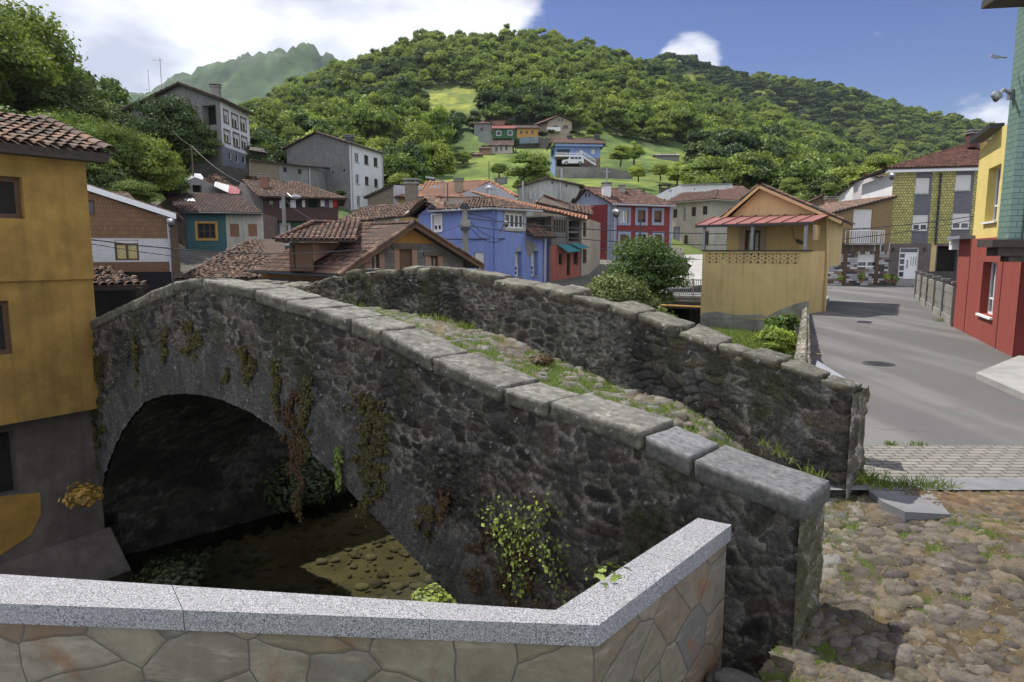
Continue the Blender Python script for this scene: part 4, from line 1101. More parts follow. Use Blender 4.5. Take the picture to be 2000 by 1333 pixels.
def chimney(root, p, w, d, h, m_, name='chimney', capm=None, ang=0.):
    b = MB(); p = np.array(p, float); a = np.array([cos(ang), sin(ang), 0]); c = np.array([-sin(ang), cos(ang), 0])
    def blk(w_, d_, z0, z1, mi): b.obox(p - a * w_ / 2 - c * d_ / 2 + (0, 0, z0), a * w_, c * d_, (0, 0, z1 - z0), mi)
    blk(w, d, 0, h * .8, 0); blk(w * 1.25, d * 1.25, h * .8, h * .86, 1)
    for sx in (-1, 1):
        for sy in (-1, 1): b.obox(p + a * sx * w * .38 - a * .05 + c * sy * d * .38 - c * .05 + (0, 0, h * .86), a * .1, c * .1, (0, 0, h * .08), 1)
    blk(w * 1.3, d * 1.3, h * .94, h, 1)
    return b.build(name, [m_, capm or m_conc], root)
def pipe(root, pts, r=.05, m_=None, name='downpipe'):
    b = MB(); b.tube(pts, r, 8); return b.build(name, m_ or m_zinc, root, smooth=True)
def boxwalls(b, corners, z0, z1, skip=(), mi=0):
    """plain walls round a footprint given counter-clockwise seen from above"""
    n = len(corners)
    for k in range(n):
        if k in skip: continue
        A, B = corners[k], corners[(k + 1) % n]; L = math.hypot(B[0] - A[0], B[1] - A[1])
        b.poly([A3(A, z0), A3(B, z0), A3(B, z1), A3(A, z1)], [(0, z0), (L, z0), (L, z1), (0, z1)], mi)
def rects(w, L): return [w.rect(*r) for r in L]
def over(w, s0, s1, o): pass
def hole_back(b, w, r, rev, mi):
    u0, u1, z0, z1 = r; b.poly([w.P(u0, z0, -rev), w.P(u1, z0, -rev), w.P(u1, z1, -rev), w.P(u0, z1, -rev)], mi=mi)

# ---------------------------------------------------------------- A: ochre house at the left end of the bridge
C = XY(181, 14.0, 500); D_ = C - np.array([.575, .82]) / 1.0015 * 9
ww = Wall(D_, C)
wy = plaster('ochre_plaster', (.33, .205, .055), .72, stain=.5, streak=.45, bump=1.0, ss=1.6)
zE = ww.px(165, 303)[1]; zM = ww.px(180, 545)[1]; zL = ww.px(167, 804)[1]
h = thing('ochre_house', 'ochre yellow house with a tiled roof against the left end of the stone bridge', 'house', A3(C, -4.5))
bk = -ww.n * 6
win = [ww.rect(-60, 343, 46, 426)]
win2 = [ww.rect(-60, 590, 25, 697)]
b = MB(); facade(b, D_, C, [(0, zM), (ww.L, zM), (ww.L, zE), (0, zE)], win, rev=.22)
facade(b, D_, C, [(0, zL), (ww.L, zL), (ww.L, zM), (0, zM)], win2, rev=.22, d=-.07)
ww2 = Wall(C, C + bk)
facade(b, C, C + bk, [(0, zM), (6, zM), (6, zE), (0, zE)]); facade(b, C, C + bk, [(0.07, zL), (6, zL), (6, zM), (0.07, zM)], d=-.05)
b.poly([ww.P(0, zM, -.08), ww.P(0, zM, 0), ww.P(ww.L, zM, 0), ww.P(ww.L, zM, -.08)][::-1])
b.poly([ww.P(0, zL, -.07), ww.P(ww.L - .05, zL, -.07), ww.P(ww.L - .05, zL, -6), ww.P(0, zL, -6)][::-1])
b.poly([A3(D_, zL), A3(D_, zE), A3(D_ + bk, zE), A3(D_ + bk, zL)])
b.build('wall', wy, h)
for r in win + win2:
    window(ww, h, r, m_brown, 2, 1, fw=.09, rev=.2, glass=m_dark)
# lower damp storey, set back
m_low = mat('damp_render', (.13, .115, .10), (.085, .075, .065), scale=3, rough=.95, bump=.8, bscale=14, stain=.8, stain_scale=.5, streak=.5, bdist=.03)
lw = Wall(D_ - ww.n * .45, C - ww.n * .45)
o1 = lw.rect(-60, 848, 34, 975)
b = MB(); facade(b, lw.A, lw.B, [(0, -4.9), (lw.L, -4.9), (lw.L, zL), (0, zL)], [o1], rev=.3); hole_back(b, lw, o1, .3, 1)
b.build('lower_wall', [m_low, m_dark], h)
b = MB(); q = [lw.px(-200, 985), lw.px(20, 968), lw.px(78, 962), lw.px(80, 1005), lw.px(60, 1045), lw.px(0, 1085), lw.px(-200, 1120)]
b.poly([lw.P(u, z_, .012) for u, z_ in q][::-1]); b.build('old_paint_patch', plaster('ochre_patch', (.30, .18, .04), .7, stain=.5, streak=.4), h)
b = MB(); q0 = lw.px(172, 1042)[1]
b.poly([lw.P(0, q0 - .3, .02), lw.P(lw.L + .1, q0, .02), lw.P(lw.L + .1, -4.9, 1.5), lw.P(0, -4.9, 1.5)][::-1]); b.poly([lw.P(lw.L + .1, q0, .02), lw.P(lw.L + .1, -4.9, .02), lw.P(lw.L + .1, -4.9, 1.5)])
b.build('concrete_footing', m_low, h)
# roof
ee = np.append(ww.e, 0); nn3 = np.append(ww.n, 0)
R0 = ww.P(0, zE + .02, .35); R1 = ww.P(ww.L + .32, zE + .02, .35); up = -nn3 * 3 + np.array([0, 0, .95])
b = MB(); tiles(b, [R0, R1, R1 + up, R0 + up], TP_OLD, pw=.21, row=.36, seed=5, jit=.8, amp=.07, lift=.035)
S0 = ww.P(ww.L + .32, zE + .02, .35)
ridge(b, S0 + (0, 0, .05), S0 + up + (0, 0, .05), TP_OLD, 4, .12)
b.build('roof', [m_tile, m_under], h)
b = MB(); b.obox(ww.P(0, zE - .14, .02), ee * (ww.L + .3), nn3 * .3, (0, 0, .14)); b.build('eave_board', m_under, h)

# ---------------------------------------------------------------- B: tiled gateway roof behind it
h = thing('tiled_shed', 'small dark shed with an old clay tile roof beside the ochre house', 'shed', A3(XY(220, 18.5), -.5))
Y = 17.8
p0, p1, p2, p3 = atY(140, 560, Y - .4), atY(292, 556, Y + .6), atY(186, 524, Y + 2.6), atY(150, 520, Y + 2.4)
roof(h, [[p0, p1, atY(215, 527, Y + 2.6), p3]], TP_OLD, seed=7, pw=.2, row=.3, jit=1., amp=.06, lift=.03)
b = MB()
for x in (152, 272):
    q = atY(x, 562, Y + .2 * (x > 200)); b.bar(q, q * (1, 1, 0) + (0, 0, -1.2), .14, .14)
b.bar(atY(145, 563, Y - .2), atY(286, 561, Y + .4), .16, .14)
b.build('frame', m_under, h)
b = MB(); q0, q1 = XY(120, Y + 2.5), XY(262, Y + 2.5); boxwalls(b, [q0, q1, q1 + (0, 2), q0 + (0, 2)], -1.5, ZZ(535, Y + 2.5)); b.build('wall', m_dark, h)

# ---------------------------------------------------------------- C: brown tiled house
A, B = XY(100, 33.5), XY(330, 35.5); w = Wall(A, B)
h = thing('brown_brick_house', 'brown tiled house with a white band and white verge board, left of the teal house', 'house', A3(B, -.3))
m_bt = brickmat('brown_wall_tiles', (.20, .11, .055), (.15, .083, .042), (.08, .05, .03), .14, .22, .01, rough=.6, var=.3)
m_wt = brickmat('white_wall_tiles', (.52, .52, .52), (.45, .45, .46), (.28, .28, .28), .26, .10, .01, rough=.5, var=.1)
m_bt2 = brickmat('brown_bricks', (.18, .095, .05), (.14, .075, .04), (.07, .045, .03), .22, .08, .008, rough=.7, var=.3)
zb0, zb1 = w.px(250, 512)[1], w.px(250, 466)[1]
wi = [w.rect(224, 469, 271, 509)]; wi2 = [w.rect(165, 391, 185, 421)]
b = MB(); top = w.px(100, 349); tr = w.px(330, 427)
facade(b, A, B, [(0, zb1), (w.L, zb1), (w.L, tr[1]), (0, top[1])], wi2, mi=0)
facade(b, A, B, [(0, zb0), (w.L, zb0), (w.L, zb1), (0, zb1)], wi, mi=1); facade(b, A, B, [(0, -1), (w.L, -1), (w.L, zb0), (0, zb0)], mi=2)
bk = -w.n * 8; boxwalls(b, [B, B + bk, A + bk], -1, tr[1], skip=(2,), mi=0)
b.build('wall', [m_bt, m_wt, m_bt2], h)
window(w, h, wi[0], m_brown, 2, 1, .09, shut=.16, glass=m_yglass); window(w, h, wi2[0], m_brown, 1, 1, .1)
b = MB(); L0, L1 = w.P(-.2, top[1] + .1, .3), w.P(w.L + .35, w.px(346, 429)[1] + .0, .3); dz = np.array([0, 0, .28])
b.obox(L0, L1 - L0, np.append(-w.n * .12, 0), dz); b.build('verge_board', m_white, h)
L0b, L1b = L0 - np.append(w.n * .1, 0) + dz * .9, L1 - np.append(w.n * .1, 0) + dz * .9
rf = MB(); tiles(rf, [L1b, L1b + np.append(bk, 0), L0b + np.append(bk, 0), L0b], TP_BROWN, seed=9); rf.build('roof', [m_tile, m_under], h)
pipe(h, [w.P(w.L - .06, tr[1], .08), w.P(w.L - .06, -.5, .08)], .05)
h2 = thing('tiled_roof_shed', 'little outbuilding with an old tiled roof peeping over the brown tiled house', 'outbuilding', atY(240, 400, 40) * (1, 1, 0))
b = MB(); q0, q1 = XY(205, 40), XY(268, 40); boxwalls(b, [q0, q1, q1 + (0, 4), q0 + (0, 4)], 0, ZZ(404, 40)); b.build('wall', m_conc2, h2)
roof(h2, [[atY(212, 402, 39.8), atY(272, 402, 39.8), atY(246, 377, 42.5), atY(206, 377, 42.5)]], TP_OLD, seed=2, pw=.26)

# ---------------------------------------------------------------- D: teal and white houses
YC = 50
L_, C_, R_ = XY(302, 56), XY(360, YC), XY(514, YC + 1); w = Wall(C_, R_); wg = Wall(L_, C_)
h = thing('teal_house', 'low house, half teal and half off-white with two lattice openings', 'house', A3(C_, .2))
m_teal = plaster('teal_plaster', (.05, .115, .125), .85, streak=.3); m_offw = plaster('offwhite_plaster', (.40, .39, .34), .85, stain=.4, streak=.4)
m_stonew = mat('rough_stone_wall', (.25, .19, .145), (.12, .095, .08), scale=1.8, rough=.95, bump=1., bscale=5, stain=.6, stain_scale=.35, bdist=.08)
um = w.px(442, 450)[0]; zt = w.px(430, 416)[1]
wt_ = w.rect(386, 437, 421, 466); lat = [w.rect(449, 438, 467, 463), w.rect(485, 438, 502, 462)]; gar = w.rect(383, 502, 432, 540)
b = MB(); facade(b, C_, R_, [(0, -.6), (um, -.6), (um, zt), (0, zt)], [wt_, gar], mi=0, rev=.2)
facade(b, C_, R_, [(um, -.6), (w.L, -.6), (w.L, zt), (um, zt)], lat, mi=1, rev=.15)
ap = wg.px(330, 386)
facade(b, L_, C_, [(0, -.6), (wg.L, -.6), (wg.L, zt), ap, (0, wg.px(305, 405)[1])], mi=2)
bk = -w.n * 7; boxwalls(b, [R_, R_ + bk, L_ + bk, L_], -.6, zt, skip=(3,), mi=2)
hole_back(b, w, gar, .2, 3)
b.build('wall', [m_teal, m_offw, m_stonew, m_dark], h)
m_ochre = mat('ochre_paint', (.42, .26, .08), (.36, .22, .07), bump=.1)
window(w, h, wt_, m_brown, 3, 2, .07, sur=m_ochre, surw=.16, rev=.18)
m_lat = mat('clay_lattice', (.28, .15, .09), (.22, .12, .075), scale=9)
for r in lat:
    b = MB(); u0, u1, z0, z1 = r
    nx, nz = 5, 7
    for i in range(nx + 1): u = u0 + (u1 - u0) * i / nx; w.box(b, u - .035, u + .035, z0, z1, -.12, -.02)
    for j in range(nz + 1): z_ = z0 + (z1 - z0) * j / nz; w.box(b, u0, u1, z_ - .035, z_ + .035, -.125, -.025)
    f = b.build('lattice_window', m_lat, h); b = MB(); w.box(b, u0, u1, z0, z1, -.15, -.13); b.build('opening', m_dark, f)
e0, e1 = w.P(-.25, zt, .35), w.P(w.L, zt, .35); up = np.append(-w.n * 4.2, 0) + (0, 0, 0)
r0, r1 = atY(320, 380, YC + 4.5), atY(472, 382, YC + 5.2); r1[2] = r0[2]
roof(h, [[e0, e1, r1, r0], [r1, r0, r0 + np.append(-w.n * 4, -1.4), r1 + np.append(-w.n * 4, -1.4)][::-1]], TP_DARK, [(r0, r1)], seed=12, pw=.26, row=.36, jit=.15)
b = MB(); p = e0 * .45 + r0 * .55 + (e1 - e0) * .19; b.obox(p, (.75, 0, 0), (r0 - e0) * .14, (0, 0, .1)); b.build('skylight', m_white, h)
b = MB(); b.tube([w.P(-.1, zt - .05, .42), w.P(w.L, zt - .08, .42)], .07); b.tube([w.P(.15, zt - .1, .3), w.P(.15, -.4, .1)], .05); b.build('gutter', m_dmetal, h)
b = MB(); q = [w.px(379, 502), w.px(399, 516), w.px(392, 520), w.px(379, 523)]; b.poly([w.P(u, z_, 1.0) for u, z_ in q]); b.poly([w.P(u, z_, .96) for u, z_ in q][::-1])
tag(b.build('yellow_awning', mat('yellow_canvas', (.65, .60, .05), bump=0, stain=0), loc=w.P(1, 0, 1)), 'small bright yellow triangle of canvas in front of the teal house', 'awning')

# ---------------------------------------------------------------- E: green house with timber gallery
YC = 58
C_, R_ = XY(515, YC), XY(661, YC + 1.6); w = Wall(C_, R_); L_ = C_ + np.array([-.55, .84]) * 0 + XY(458, YC + 7) - C_
wg = Wall(L_, C_)
h = thing('green_house', 'green walled house with a brown boarded gallery full of washing under a broad tiled roof', 'house', A3(C_, .6))
m_green = plaster('green_plaster', (.10, .20, .13), .85); m_gray = plaster('grey_cement', (.25, .245, .235), .8, stain=.4, streak=.4)
m_board = brickmat('brown_boards', (.085, .045, .04), (.07, .038, .034), (.03, .018, .016), 9, .16, .012, rough=.6, var=.25)
z0, z1, z2, z3 = 0, w.px(590, 432)[1], w.px(590, 408)[1], w.px(590, 386)[1]
b = MB(); dr = [w.rect(551, 440, 562, 475), w.rect(598, 440, 607, 475)]
facade(b, C_, R_, [(0, -.5), (w.L, -.5), (w.L, z1), (0, z1)], dr, mi=0, d=-.9)
gd = w.rect(547, 391, 659, 407)
facade(b, C_, R_, [(0, z1), (w.L, z1), (w.L, z2), (0, z2)], mi=1); ug = w.px(545, 400)[0]
facade(b, C_, R_, [(0, z2), (ug, z2), (ug, z3), (0, z3)], mi=1)
facade(b, C_, R_, [(0, z2), (w.L, z2), (w.L, z3), (0, z3)], mi=0, d=-1.6)
b.poly([w.P(0, z1, 0), w.P(w.L, z1, 0), w.P(w.L, z1, -1.6), w.P(0, z1, -1.6)][::-1], mi=2); b.poly([w.P(0, z2 - .5, 0), w.P(w.L, z2 - .5, 0), w.P(w.L, z2 - .5, -1.6), w.P(0, z2 - .5, -1.6)], mi=2)
b.poly([w.P(w.L, z1, 0), w.P(w.L, z1, -1.6), w.P(w.L, z2, -1.6), w.P(w.L, z2, 0)], mi=1)
ap = wg.px(471, 356)
facade(b, L_, C_, [(0, -.5), (wg.L, -.5), (wg.L, wg.px(513, 384)[1]), ap, (0, wg.px(458, 378)[1])], mi=3)
bk = -w.n * 8; boxwalls(b, [R_, R_ + bk, L_ + bk, L_], -.5, z3, skip=(3,), mi=3)
b.build('wall', [m_green, m_board, m_under, m_gray], h)
dw = Wall(C_ - w.n * .9, R_ - w.n * .9)
for r in dr: window(dw, h, r, m_brown, 1, 2, .08, sur=m_white, surw=.22)
b = MB()
for x in (547, 570, 585, 600, 622, 641, 659):
    u = w.px(x, 398)[0]; w.box(b, u - .07, u + .07, z2, z3, -.12, 0)
w.box(b, 0, w.L, z2, z2 + .1, -.14, .02); b.build('gallery_posts', m_board, h)
r = w.rect(526, 393, 533, 400); b = MB(); w.box(b, *r, .0, .05); b.build('small_window', m_offw, h)
cl_ = [((.55, .6, .72), 546, 553), ((.75, .75, .78), 567, 578), ((.72, .72, .74), 590, 596), ((.8, .78, .75), 626, 634), ((.12, .12, .2), 634, 642), ((.6, .5, .45), 643, 650), ((.55, .05, .06), 651, 658)]
for k, (c3, x0, x1) in enumerate(cl_):
    r = w.rect(x0, 391, x1, 407 - (k * 5 % 4)); b = MB(); n_ = 6
    for i in range(n_):
        ua, ub = r[0] + (r[1] - r[0]) * i / n_, r[0] + (r[1] - r[0]) * (i + 1) / n_
        b.poly([w.P(ua, r[2], .05 + .03 * (i % 2)), w.P(ub, r[2], .05 + .03 * ((i + 1) % 2)), w.P(ub, r[3], .05), w.P(ua, r[3], .05)])
    nm = ['pale blue', 'white', 'light grey', 'cream', 'dark striped', 'beige', 'red'][k]
    tag(b.build('laundry', mat('cloth_' + nm.replace(' ', '_'), c3, bump=0, stain=0), loc=w.P(r[0], r[2], .05)), nm + ' piece of washing hanging from the timber gallery of the green house', 'laundry', 'washing hung on the gallery')
oh = .9
e0, e1 = w.P(-.3, z3 - .05, oh), w.P(w.L + .7, z3 - .1, oh)
r0 = atY(474, 353, YC + 5); r1 = atY(583, 357, YC + 6.5); r1[2] = r0[2] - .05
e2 = e1 + np.append(-w.n * 9, 0)
roof(h, [[e0, e1, r1, r0], [e1, e2, r1], [e2, e0 + np.append(-w.n * 11, 0), r0, r1]], TP_OLD + TP_OLD[:2], [(r0, r1), (e1, r1)], seed=15, pw=.26, row=.38, jit=1)
p = (e0 * .45 + r0 * .55) + (r1 - r0) * .26; chimney(h, p - (0, 0, .2), .62, .5, 1.4, brickmat('red_bricks', (.30, .11, .06), (.22, .085, .05), (.2, .17, .14), .24, .07, .01), ang=.2)

# ---------------------------------------------------------------- F: tall white house up on the left
L_, C_, R_ = XY(262, 92, 300), XY(433, 86, 260), XY(488, 95, 270); w = Wall(C_, R_); wg = Wall(L_, C_)
h = thing('tall_white_house', 'tall white house with brown-framed windows, high on the left behind a dark tree', 'house', A3(C_, 12))
m_wh = plaster('white_plaster', (.66, .66, .66), .9, stain=.12, streak=.15); m_bg = plaster('blue_grey_plaster', (.19, .20, .235), .9)
zt, zg = w.px(436, 197)[1], w.px(436, 286)[1]; zb = 9
W1 = rects(w, [(437, 217, 445, 239), (453, 225, 464, 249), (470, 232, 480, 255), (438, 256, 448.5, 278), (456, 262, 467, 286), (472, 269, 482, 291)]); W2 = rects(w, [(446.5, 298, 452, 312), (461, 303, 466, 318), (473, 305, 479, 320)])
b = MB(); facade(b, C_, R_, [(0, zg), (w.L, zg), (w.L, zt), (0, zt)], W1, mi=0); facade(b, C_, R_, [(0, zb), (w.L, zb), (w.L, zg), (0, zg)], W2, mi=1)
ap = wg.px(355, 164); G1 = wg.rect(395, 206, 422, 245); G2 = wg.rect(400, 256, 424, 275)
facade(b, L_, C_, [(0, zb), (wg.L, zb), (wg.L, zt), ap, (0, zt)], [G1, G2], mi=2, rev=1.0, mir=2); hole_back(b, wg, G1, 1., 3); hole_back(b, wg, G2, 1., 3)
bk = np.append(R_ - C_, 0); boxwalls(b, [R_, R_ + (L_ - C_), L_], zb, zt, skip=(2,), mi=2); b.build('wall', [m_wh, m_bg, m_gray, m_dark], h)
m_tan = mat('dark_brown_surround', (.12, .07, .045), bump=.2)
for r in W1: window(w, h, r, m_white, 2, 1, .07, sur=m_tan, surw=.16, shut=.3)
for r in W2: window(w, h, r, m_white, 1, 1, .07)
apP = wg.P(ap[0], ap[1] + .1, .6); eR0 = wg.P(wg.L + .9, zt - .1, .6); eL0 = wg.P(-1.2, zt - .1, .6); D3 = np.append((R_ - C_) * 1.06, 0) - np.append(wg.n * .6, 0)
roof(h, [[eR0, eR0 + D3, apP + D3, apP], [eL0 + D3, eL0, apP, apP + D3]], TP_BROWN, [(apP, apP + D3)], seed=18, pw=.34, row=.5, jit=.2, thick=.25)
chimney(h, apP * .25 + eR0 * .75 + D3 * .15 - (0, 0, .4), 1.0, .8, 1.9, m_conc2)
b = MB(); b.tube([apP + (-3, 2, -1), apP + (-3, 2, 3.4)], .04); b.tube([apP + (-3.9, 2, 3.1), apP + (-2.7, 2, 3.1)], .03); b.tube([apP + (-4.6, 2, -1), apP + (-4.6, 2, 2)], .03)
b.build('aerial', m_metal, h)

# ---------------------------------------------------------------- G: grey apartment block
L_, C_, R_ = XY(562, 84, 350), XY(684, 79, 350), XY(748, 87, 350); w = Wall(C_, R_); wg = Wall(L_, C_)
h = thing('grey_apartment_block', 'apartment block with a bare grey gable and a white front with small windows', 'apartment block', A3(C_, 5))
zt = w.px(686, 281)[1]; zb = 2
W1 = rects(w, [(692.6, 299, 701, 317), (711.6, 304, 720, 322), (730, 308.5, 738, 326), (694.6, 341, 702, 360), (713, 345.5, 720.5, 362), (731, 350, 738.5, 366), (697, 383, 704.5, 404)])
b = MB(); facade(b, C_, R_, [(0, zb), (w.L, zb), (w.L, zt), (0, zt)], W1, mi=0)
ap = wg.px(619, 260); m_gcem = plaster('dark_cement_render', (.215, .21, .205), .75, stain=.55, streak=.55, ss=.16)
facade(b, L_, C_, [(0, zb), (wg.L, zb), (wg.L, zt), ap, (0, wg.px(563, 290)[1])], mi=1)
boxwalls(b, [R_, R_ + (L_ - C_), L_], zb, zt, skip=(2,), mi=1); b.build('wall', [m_wh, m_gcem], h)
for k, r in enumerate(W1): window(w, h, r, m_brown if k % 3 else m_white, 2, 1, .06, sill=m_conc)
for r in (wg.rect(649, 335, 652, 339), wg.rect(671, 331, 674, 335)):
    b = MB(); wg.box(b, *r, -.05, .02); b.build('vent', m_dark, h)
apP = wg.P(ap[0], ap[1] + .12, .3); eR0 = wg.P(wg.L + .5, zt - .05, .3); eL0 = wg.P(-.4, wg.px(563, 290)[1], .3); D3 = np.append((R_ - C_) * 1.05, 0)
roof(h, [[eR0, eR0 + D3, apP + D3, apP], [eL0 + D3, eL0, apP, apP + D3]], TP_BROWN, [(apP, apP + D3)], seed=20, pw=.34, row=.5, jit=.2)
chimney(h, apP * .35 + eR0 * .65 + D3 * .3 - (0, 0, .3), .9, .7, 1.1, m_dmetal, name='chimney')
b = MB(); b.tube([w.P(.35, zt, .1), w.P(.35, zb, .1)], .07); b.tube([w.P(w.L - .2, zt, .1), w.P(w.L - .2, zb, .1)], .07); b.tube([w.P(0, zt, .3), w.P(w.L, zt, .3)], .09); b.build('downpipe', m_zinc, h)

# ---------------------------------------------------------------- H: low annexe left of it
L_, M_, R_ = XY(487, 70, 340), XY(546, 72, 340), XY(604, 77, 340)
h = thing('khaki_annexe', 'long low khaki annexe with two tiny windows left of the grey apartment block', 'outbuilding', A3(L_, 5))
m_khaki = brickmat('khaki_block', (.22, .19, .13), (.18, .155, .11), (.13, .115, .085), .4, .2, .02, var=.4)
w1, w2 = Wall(L_, M_), Wall(M_, R_)
b = MB(); facade(b, L_, M_, [(0, 2), (w1.L, 2), (w1.L, w1.px(546, 321)[1]), (0, w1.px(487, 313)[1])], mi=0)
W1 = rects(w2, [(553, 327, 561, 337), (582, 331, 589, 341)]); facade(b, M_, R_, [(0, 2), (w2.L, 2), (w2.L, w2.px(603, 326)[1]), (0, w2.px(546, 321)[1])], W1, mi=1)
bk = np.array([1., 5.]); b.poly([A3(L_, 2), A3(L_, w1.px(487, 313)[1]), A3(L_ + bk, w1.px(487, 313)[1]), A3(L_ + bk, 2)]); boxwalls(b, [R_, R_ + bk], 2, w2.px(603, 326)[1], skip=(1,), mi=1)
b.build('wall', [m_khaki, m_gray], h)
for r in W1: window(w2, h, r, m_brown, 1, 1, .08)
b = MB(); p0, p1, p2 = w1.P(-.2, w1.px(487, 313)[1], .35), w2.P(0, w2.px(546, 320)[1], .35), w2.P(w2.L + .2, w2.px(603, 325)[1], .35)
for q, r_ in ((p0, p1), (p1, p2)): tiles(b, [q, r_, r_ + (1, 5, .3), q + (1, 5, .3)], TP_DARK, pw=.35, row=.5, seed=3)
b.build('roof', [m_tile, m_under], h); pipe(h, [w2.P(w2.L - .1, w2.px(603, 326)[1], .1), w2.P(w2.L - .1, 3, .1)], .08)
b = MB(); q = [XY(489, 80, 290), XY(522, 80, 290)]
for x in (490, 497, 504, 511, 519): b.bar(atY(x, 306, 80), atY(x, 294, 80), .15, .15)
b.bar(atY(487, 295, 80), atY(521, 299, 80), .5, .15); b.poly([atY(487, 293, 79), atY(523, 299, 79), atY(512, 290, 84), atY(488, 287, 84)])
tag(b.build('open_barn', m_under, loc=atY(500, 306, 80)), 'dark open timber lean-to behind the khaki annexe', 'shed')

# ---------------------------------------------------------------- retaining wall under the tall house, ruin with tin roof
m_dkst = mat('dark_stone_wall', (.095, .088, .08), (.05, .047, .043), scale=2, bump=1, bscale=6, stain=.5, bdist=.08)
b = MB(); A, B = XY(372, 74, 340), XY(490, 76, 340); w = Wall(A, B)
facade(b, A, B, [(0, 4), (w.L, 4), (w.L, w.px(490, 333)[1]), (w.px(400, 317)[0], w.px(400, 317)[1]), (0, w.px(375, 322)[1])])
boxwalls(b, [B, B + (0, .6), A + (0, .6), A], 4, w.px(490, 333)[1], skip=(3,)); tag(b.build('retaining_wall', m_dkst, loc=A3(A, 4)), 'dark stone retaining wall below the tall white house', 'wall')
h = thing('ruined_house', 'ruined house with a heap of broken tiles and a red and white tin sheet roof', 'ruin', A3(XY(420, 62), 3))
A, B = XY(367, 60, 370), XY(465, 63, 370); w = Wall(A, B)
b = MB(); facade(b, A, B, [(0, 0), (w.L, 0), (w.L, w.px(462, 382)[1]), w.px(408, 356), w.px(380, 346), (0, w.px(366, 352)[1])], [w.rect(376, 362, 394, 376)], rev=.5)
hole_back(b, w, w.rect(376, 362, 394, 376), .5, 1); boxwalls(b, [B, B + (0, 5), A + (0, 5), A], 0, w.px(462, 382)[1], skip=(3,)); b.build('wall', [m_gray, m_dark], h)
m_tin = mat('tin_sheet', (.55, .54, .52), (.4, .4, .4), rough=.5, bump=.3); m_tinr = mat('red_tin_sheet', (.30, .07, .08), (.22, .06, .07), rough=.6, bump=.3)
b = MB()
for k in range(9):
    x0, x1 = 404 + k * 5.5, 404 + (k + 1) * 5.5; y0, y1 = 357 + k * 2.5, 357 + (k + 1) * 2.5
    mi = 1 if k > 4 else 0
    q = [atY(x0 + 14, y0 + 7, 60), atY(x1 + 14, y1 + 7, 60), atY(x1 + 16, y1 - 4 - k, 64), atY(x0 + 16, y0 - 2 - k, 64)]; b.poly(q, mi=mi); b.poly([p - (0, 0, .04) for p in q][::-1], mi=mi)
b.build('tin_roof', [m_tin, m_tinr], h)
b = MB(); R_n = np.random.RandomState(3)
for k in range(420):
    x = 400 + R_n.rand() * 70; y = 357 + 26 * (x - 400) / 70 * .6 - (18 * math.exp(-((x - 425) / 16) ** 2)) * R_n.rand() + 2; Y_ = 64 + 3 * R_n.rand()
    p = atY(x, y, Y_); a = R_n.rand(3) - .5; a /= np.linalg.norm(a); c = np.cross(a, R_n.rand(3) - .5); c /= np.linalg.norm(c); n_ = np.cross(a, c)
    b.obox(p, a * .45, c * .22, n_ * .04, 0, tuple(np.array(TP_OLD[R_n.randint(6)]) * (1.0 + 1.2 * R_n.rand())))
b.build('broken_tiles', m_tile, h)
b = MB(); b.poly([atY(366, 352, 61), atY(380, 342, 62), atY(398, 348, 62), atY(392, 354, 61)]); b.poly([atY(398, 348, 62), atY(392, 340, 63), atY(378, 339, 63), atY(366, 352, 62.5)]); b.build('tarpaulin', mat('grey_plastic', (.4, .42, .45), rough=.4, bump=.4), h)
# ---------------------------------------------------------------- K: stone house with dormer
h = thing('dormer_house', 'stone gabled house with a brown-shuttered dormer in its tiled roof, just beyond the bridge', 'house', A3(XY(700, 30), -1))
m_rub = brickmat('grey_rubble', (.20, .195, .185), (.12, .115, .11), (.13, .12, .105), .36, .2, .03, off=.37, rough=.95, bump=1., var=.6)
m_orng = plaster('orange_plaster', (.40, .20, .06), .85)
m_rbrick = brickmat('orange_bricks', (.36, .17, .10), (.28, .13, .08), (.28, .24, .2), .24, .07, .012, var=.2)
G0, G1 = XY(655, 28.6, 520), XY(929, 32.5, 500); wg = Wall(G0, G1)
inA = wg.px(672, 500)[0]; inB = wg.px(905, 500)[0]; ap = wg.px(799, 441)
zl = wg.px(662, 536)[1]; zr = wg.px(925, 517)[1]
W1 = rects(wg, [(722, 496, 741, 545), (780, 487, 805, 528), (840, 500, 856, 545)])
slope_l = lambda u: ap[1] + (u - ap[0]) * (ap[1] - zl) / (ap[0])
sl_r = (ap[1] - zr) / (wg.L - ap[0])
b = MB(); zst = wg.px(800, 476)[1]
oc = [(inA, -1.5), (inB, -1.5), (inB, ap[1] - (inB - ap[0]) * sl_r), ap, (inA, slope_l(inA))]
def cut(z0, z1): return clip_poly(ccw(oc), [(-5, z0), (40, z0), (40, z1), (-5, z1)])
facade(b, G0, G1, cut(-1.5, zst), [r for r in W1], mi=0, rev=.2, mir=2); facade(b, G0, G1, cut(zst, 20), mi=1)
bk = XY(493, 34, 520) - G0
I0, I1 = wg.P(inA, 0)[:2], wg.P(inB, 0)[:2]; boxwalls(b, [I1, I1 + bk, I0 + bk, I0], -1.5, zl, mi=0, skip=(3,))
boxwalls(b, [I0 + bk, I0], zl - .35, zl + .02, skip=(1,), mi=1); boxwalls(b, [I0 + bk, I0], -1.5, zl - .35, skip=(1,), mi=0)
b.build('wall', [m_rub, m_orng, m_rbrick], h)
for k, r in enumerate(W1): window(wg, h, r, m_brown, 2 if k != 1 else 1, 1, .08, shut=0 if k != 1 else .92, shm=m_shutb, rev=.19, glass=m_curtain if k != 1 else None)
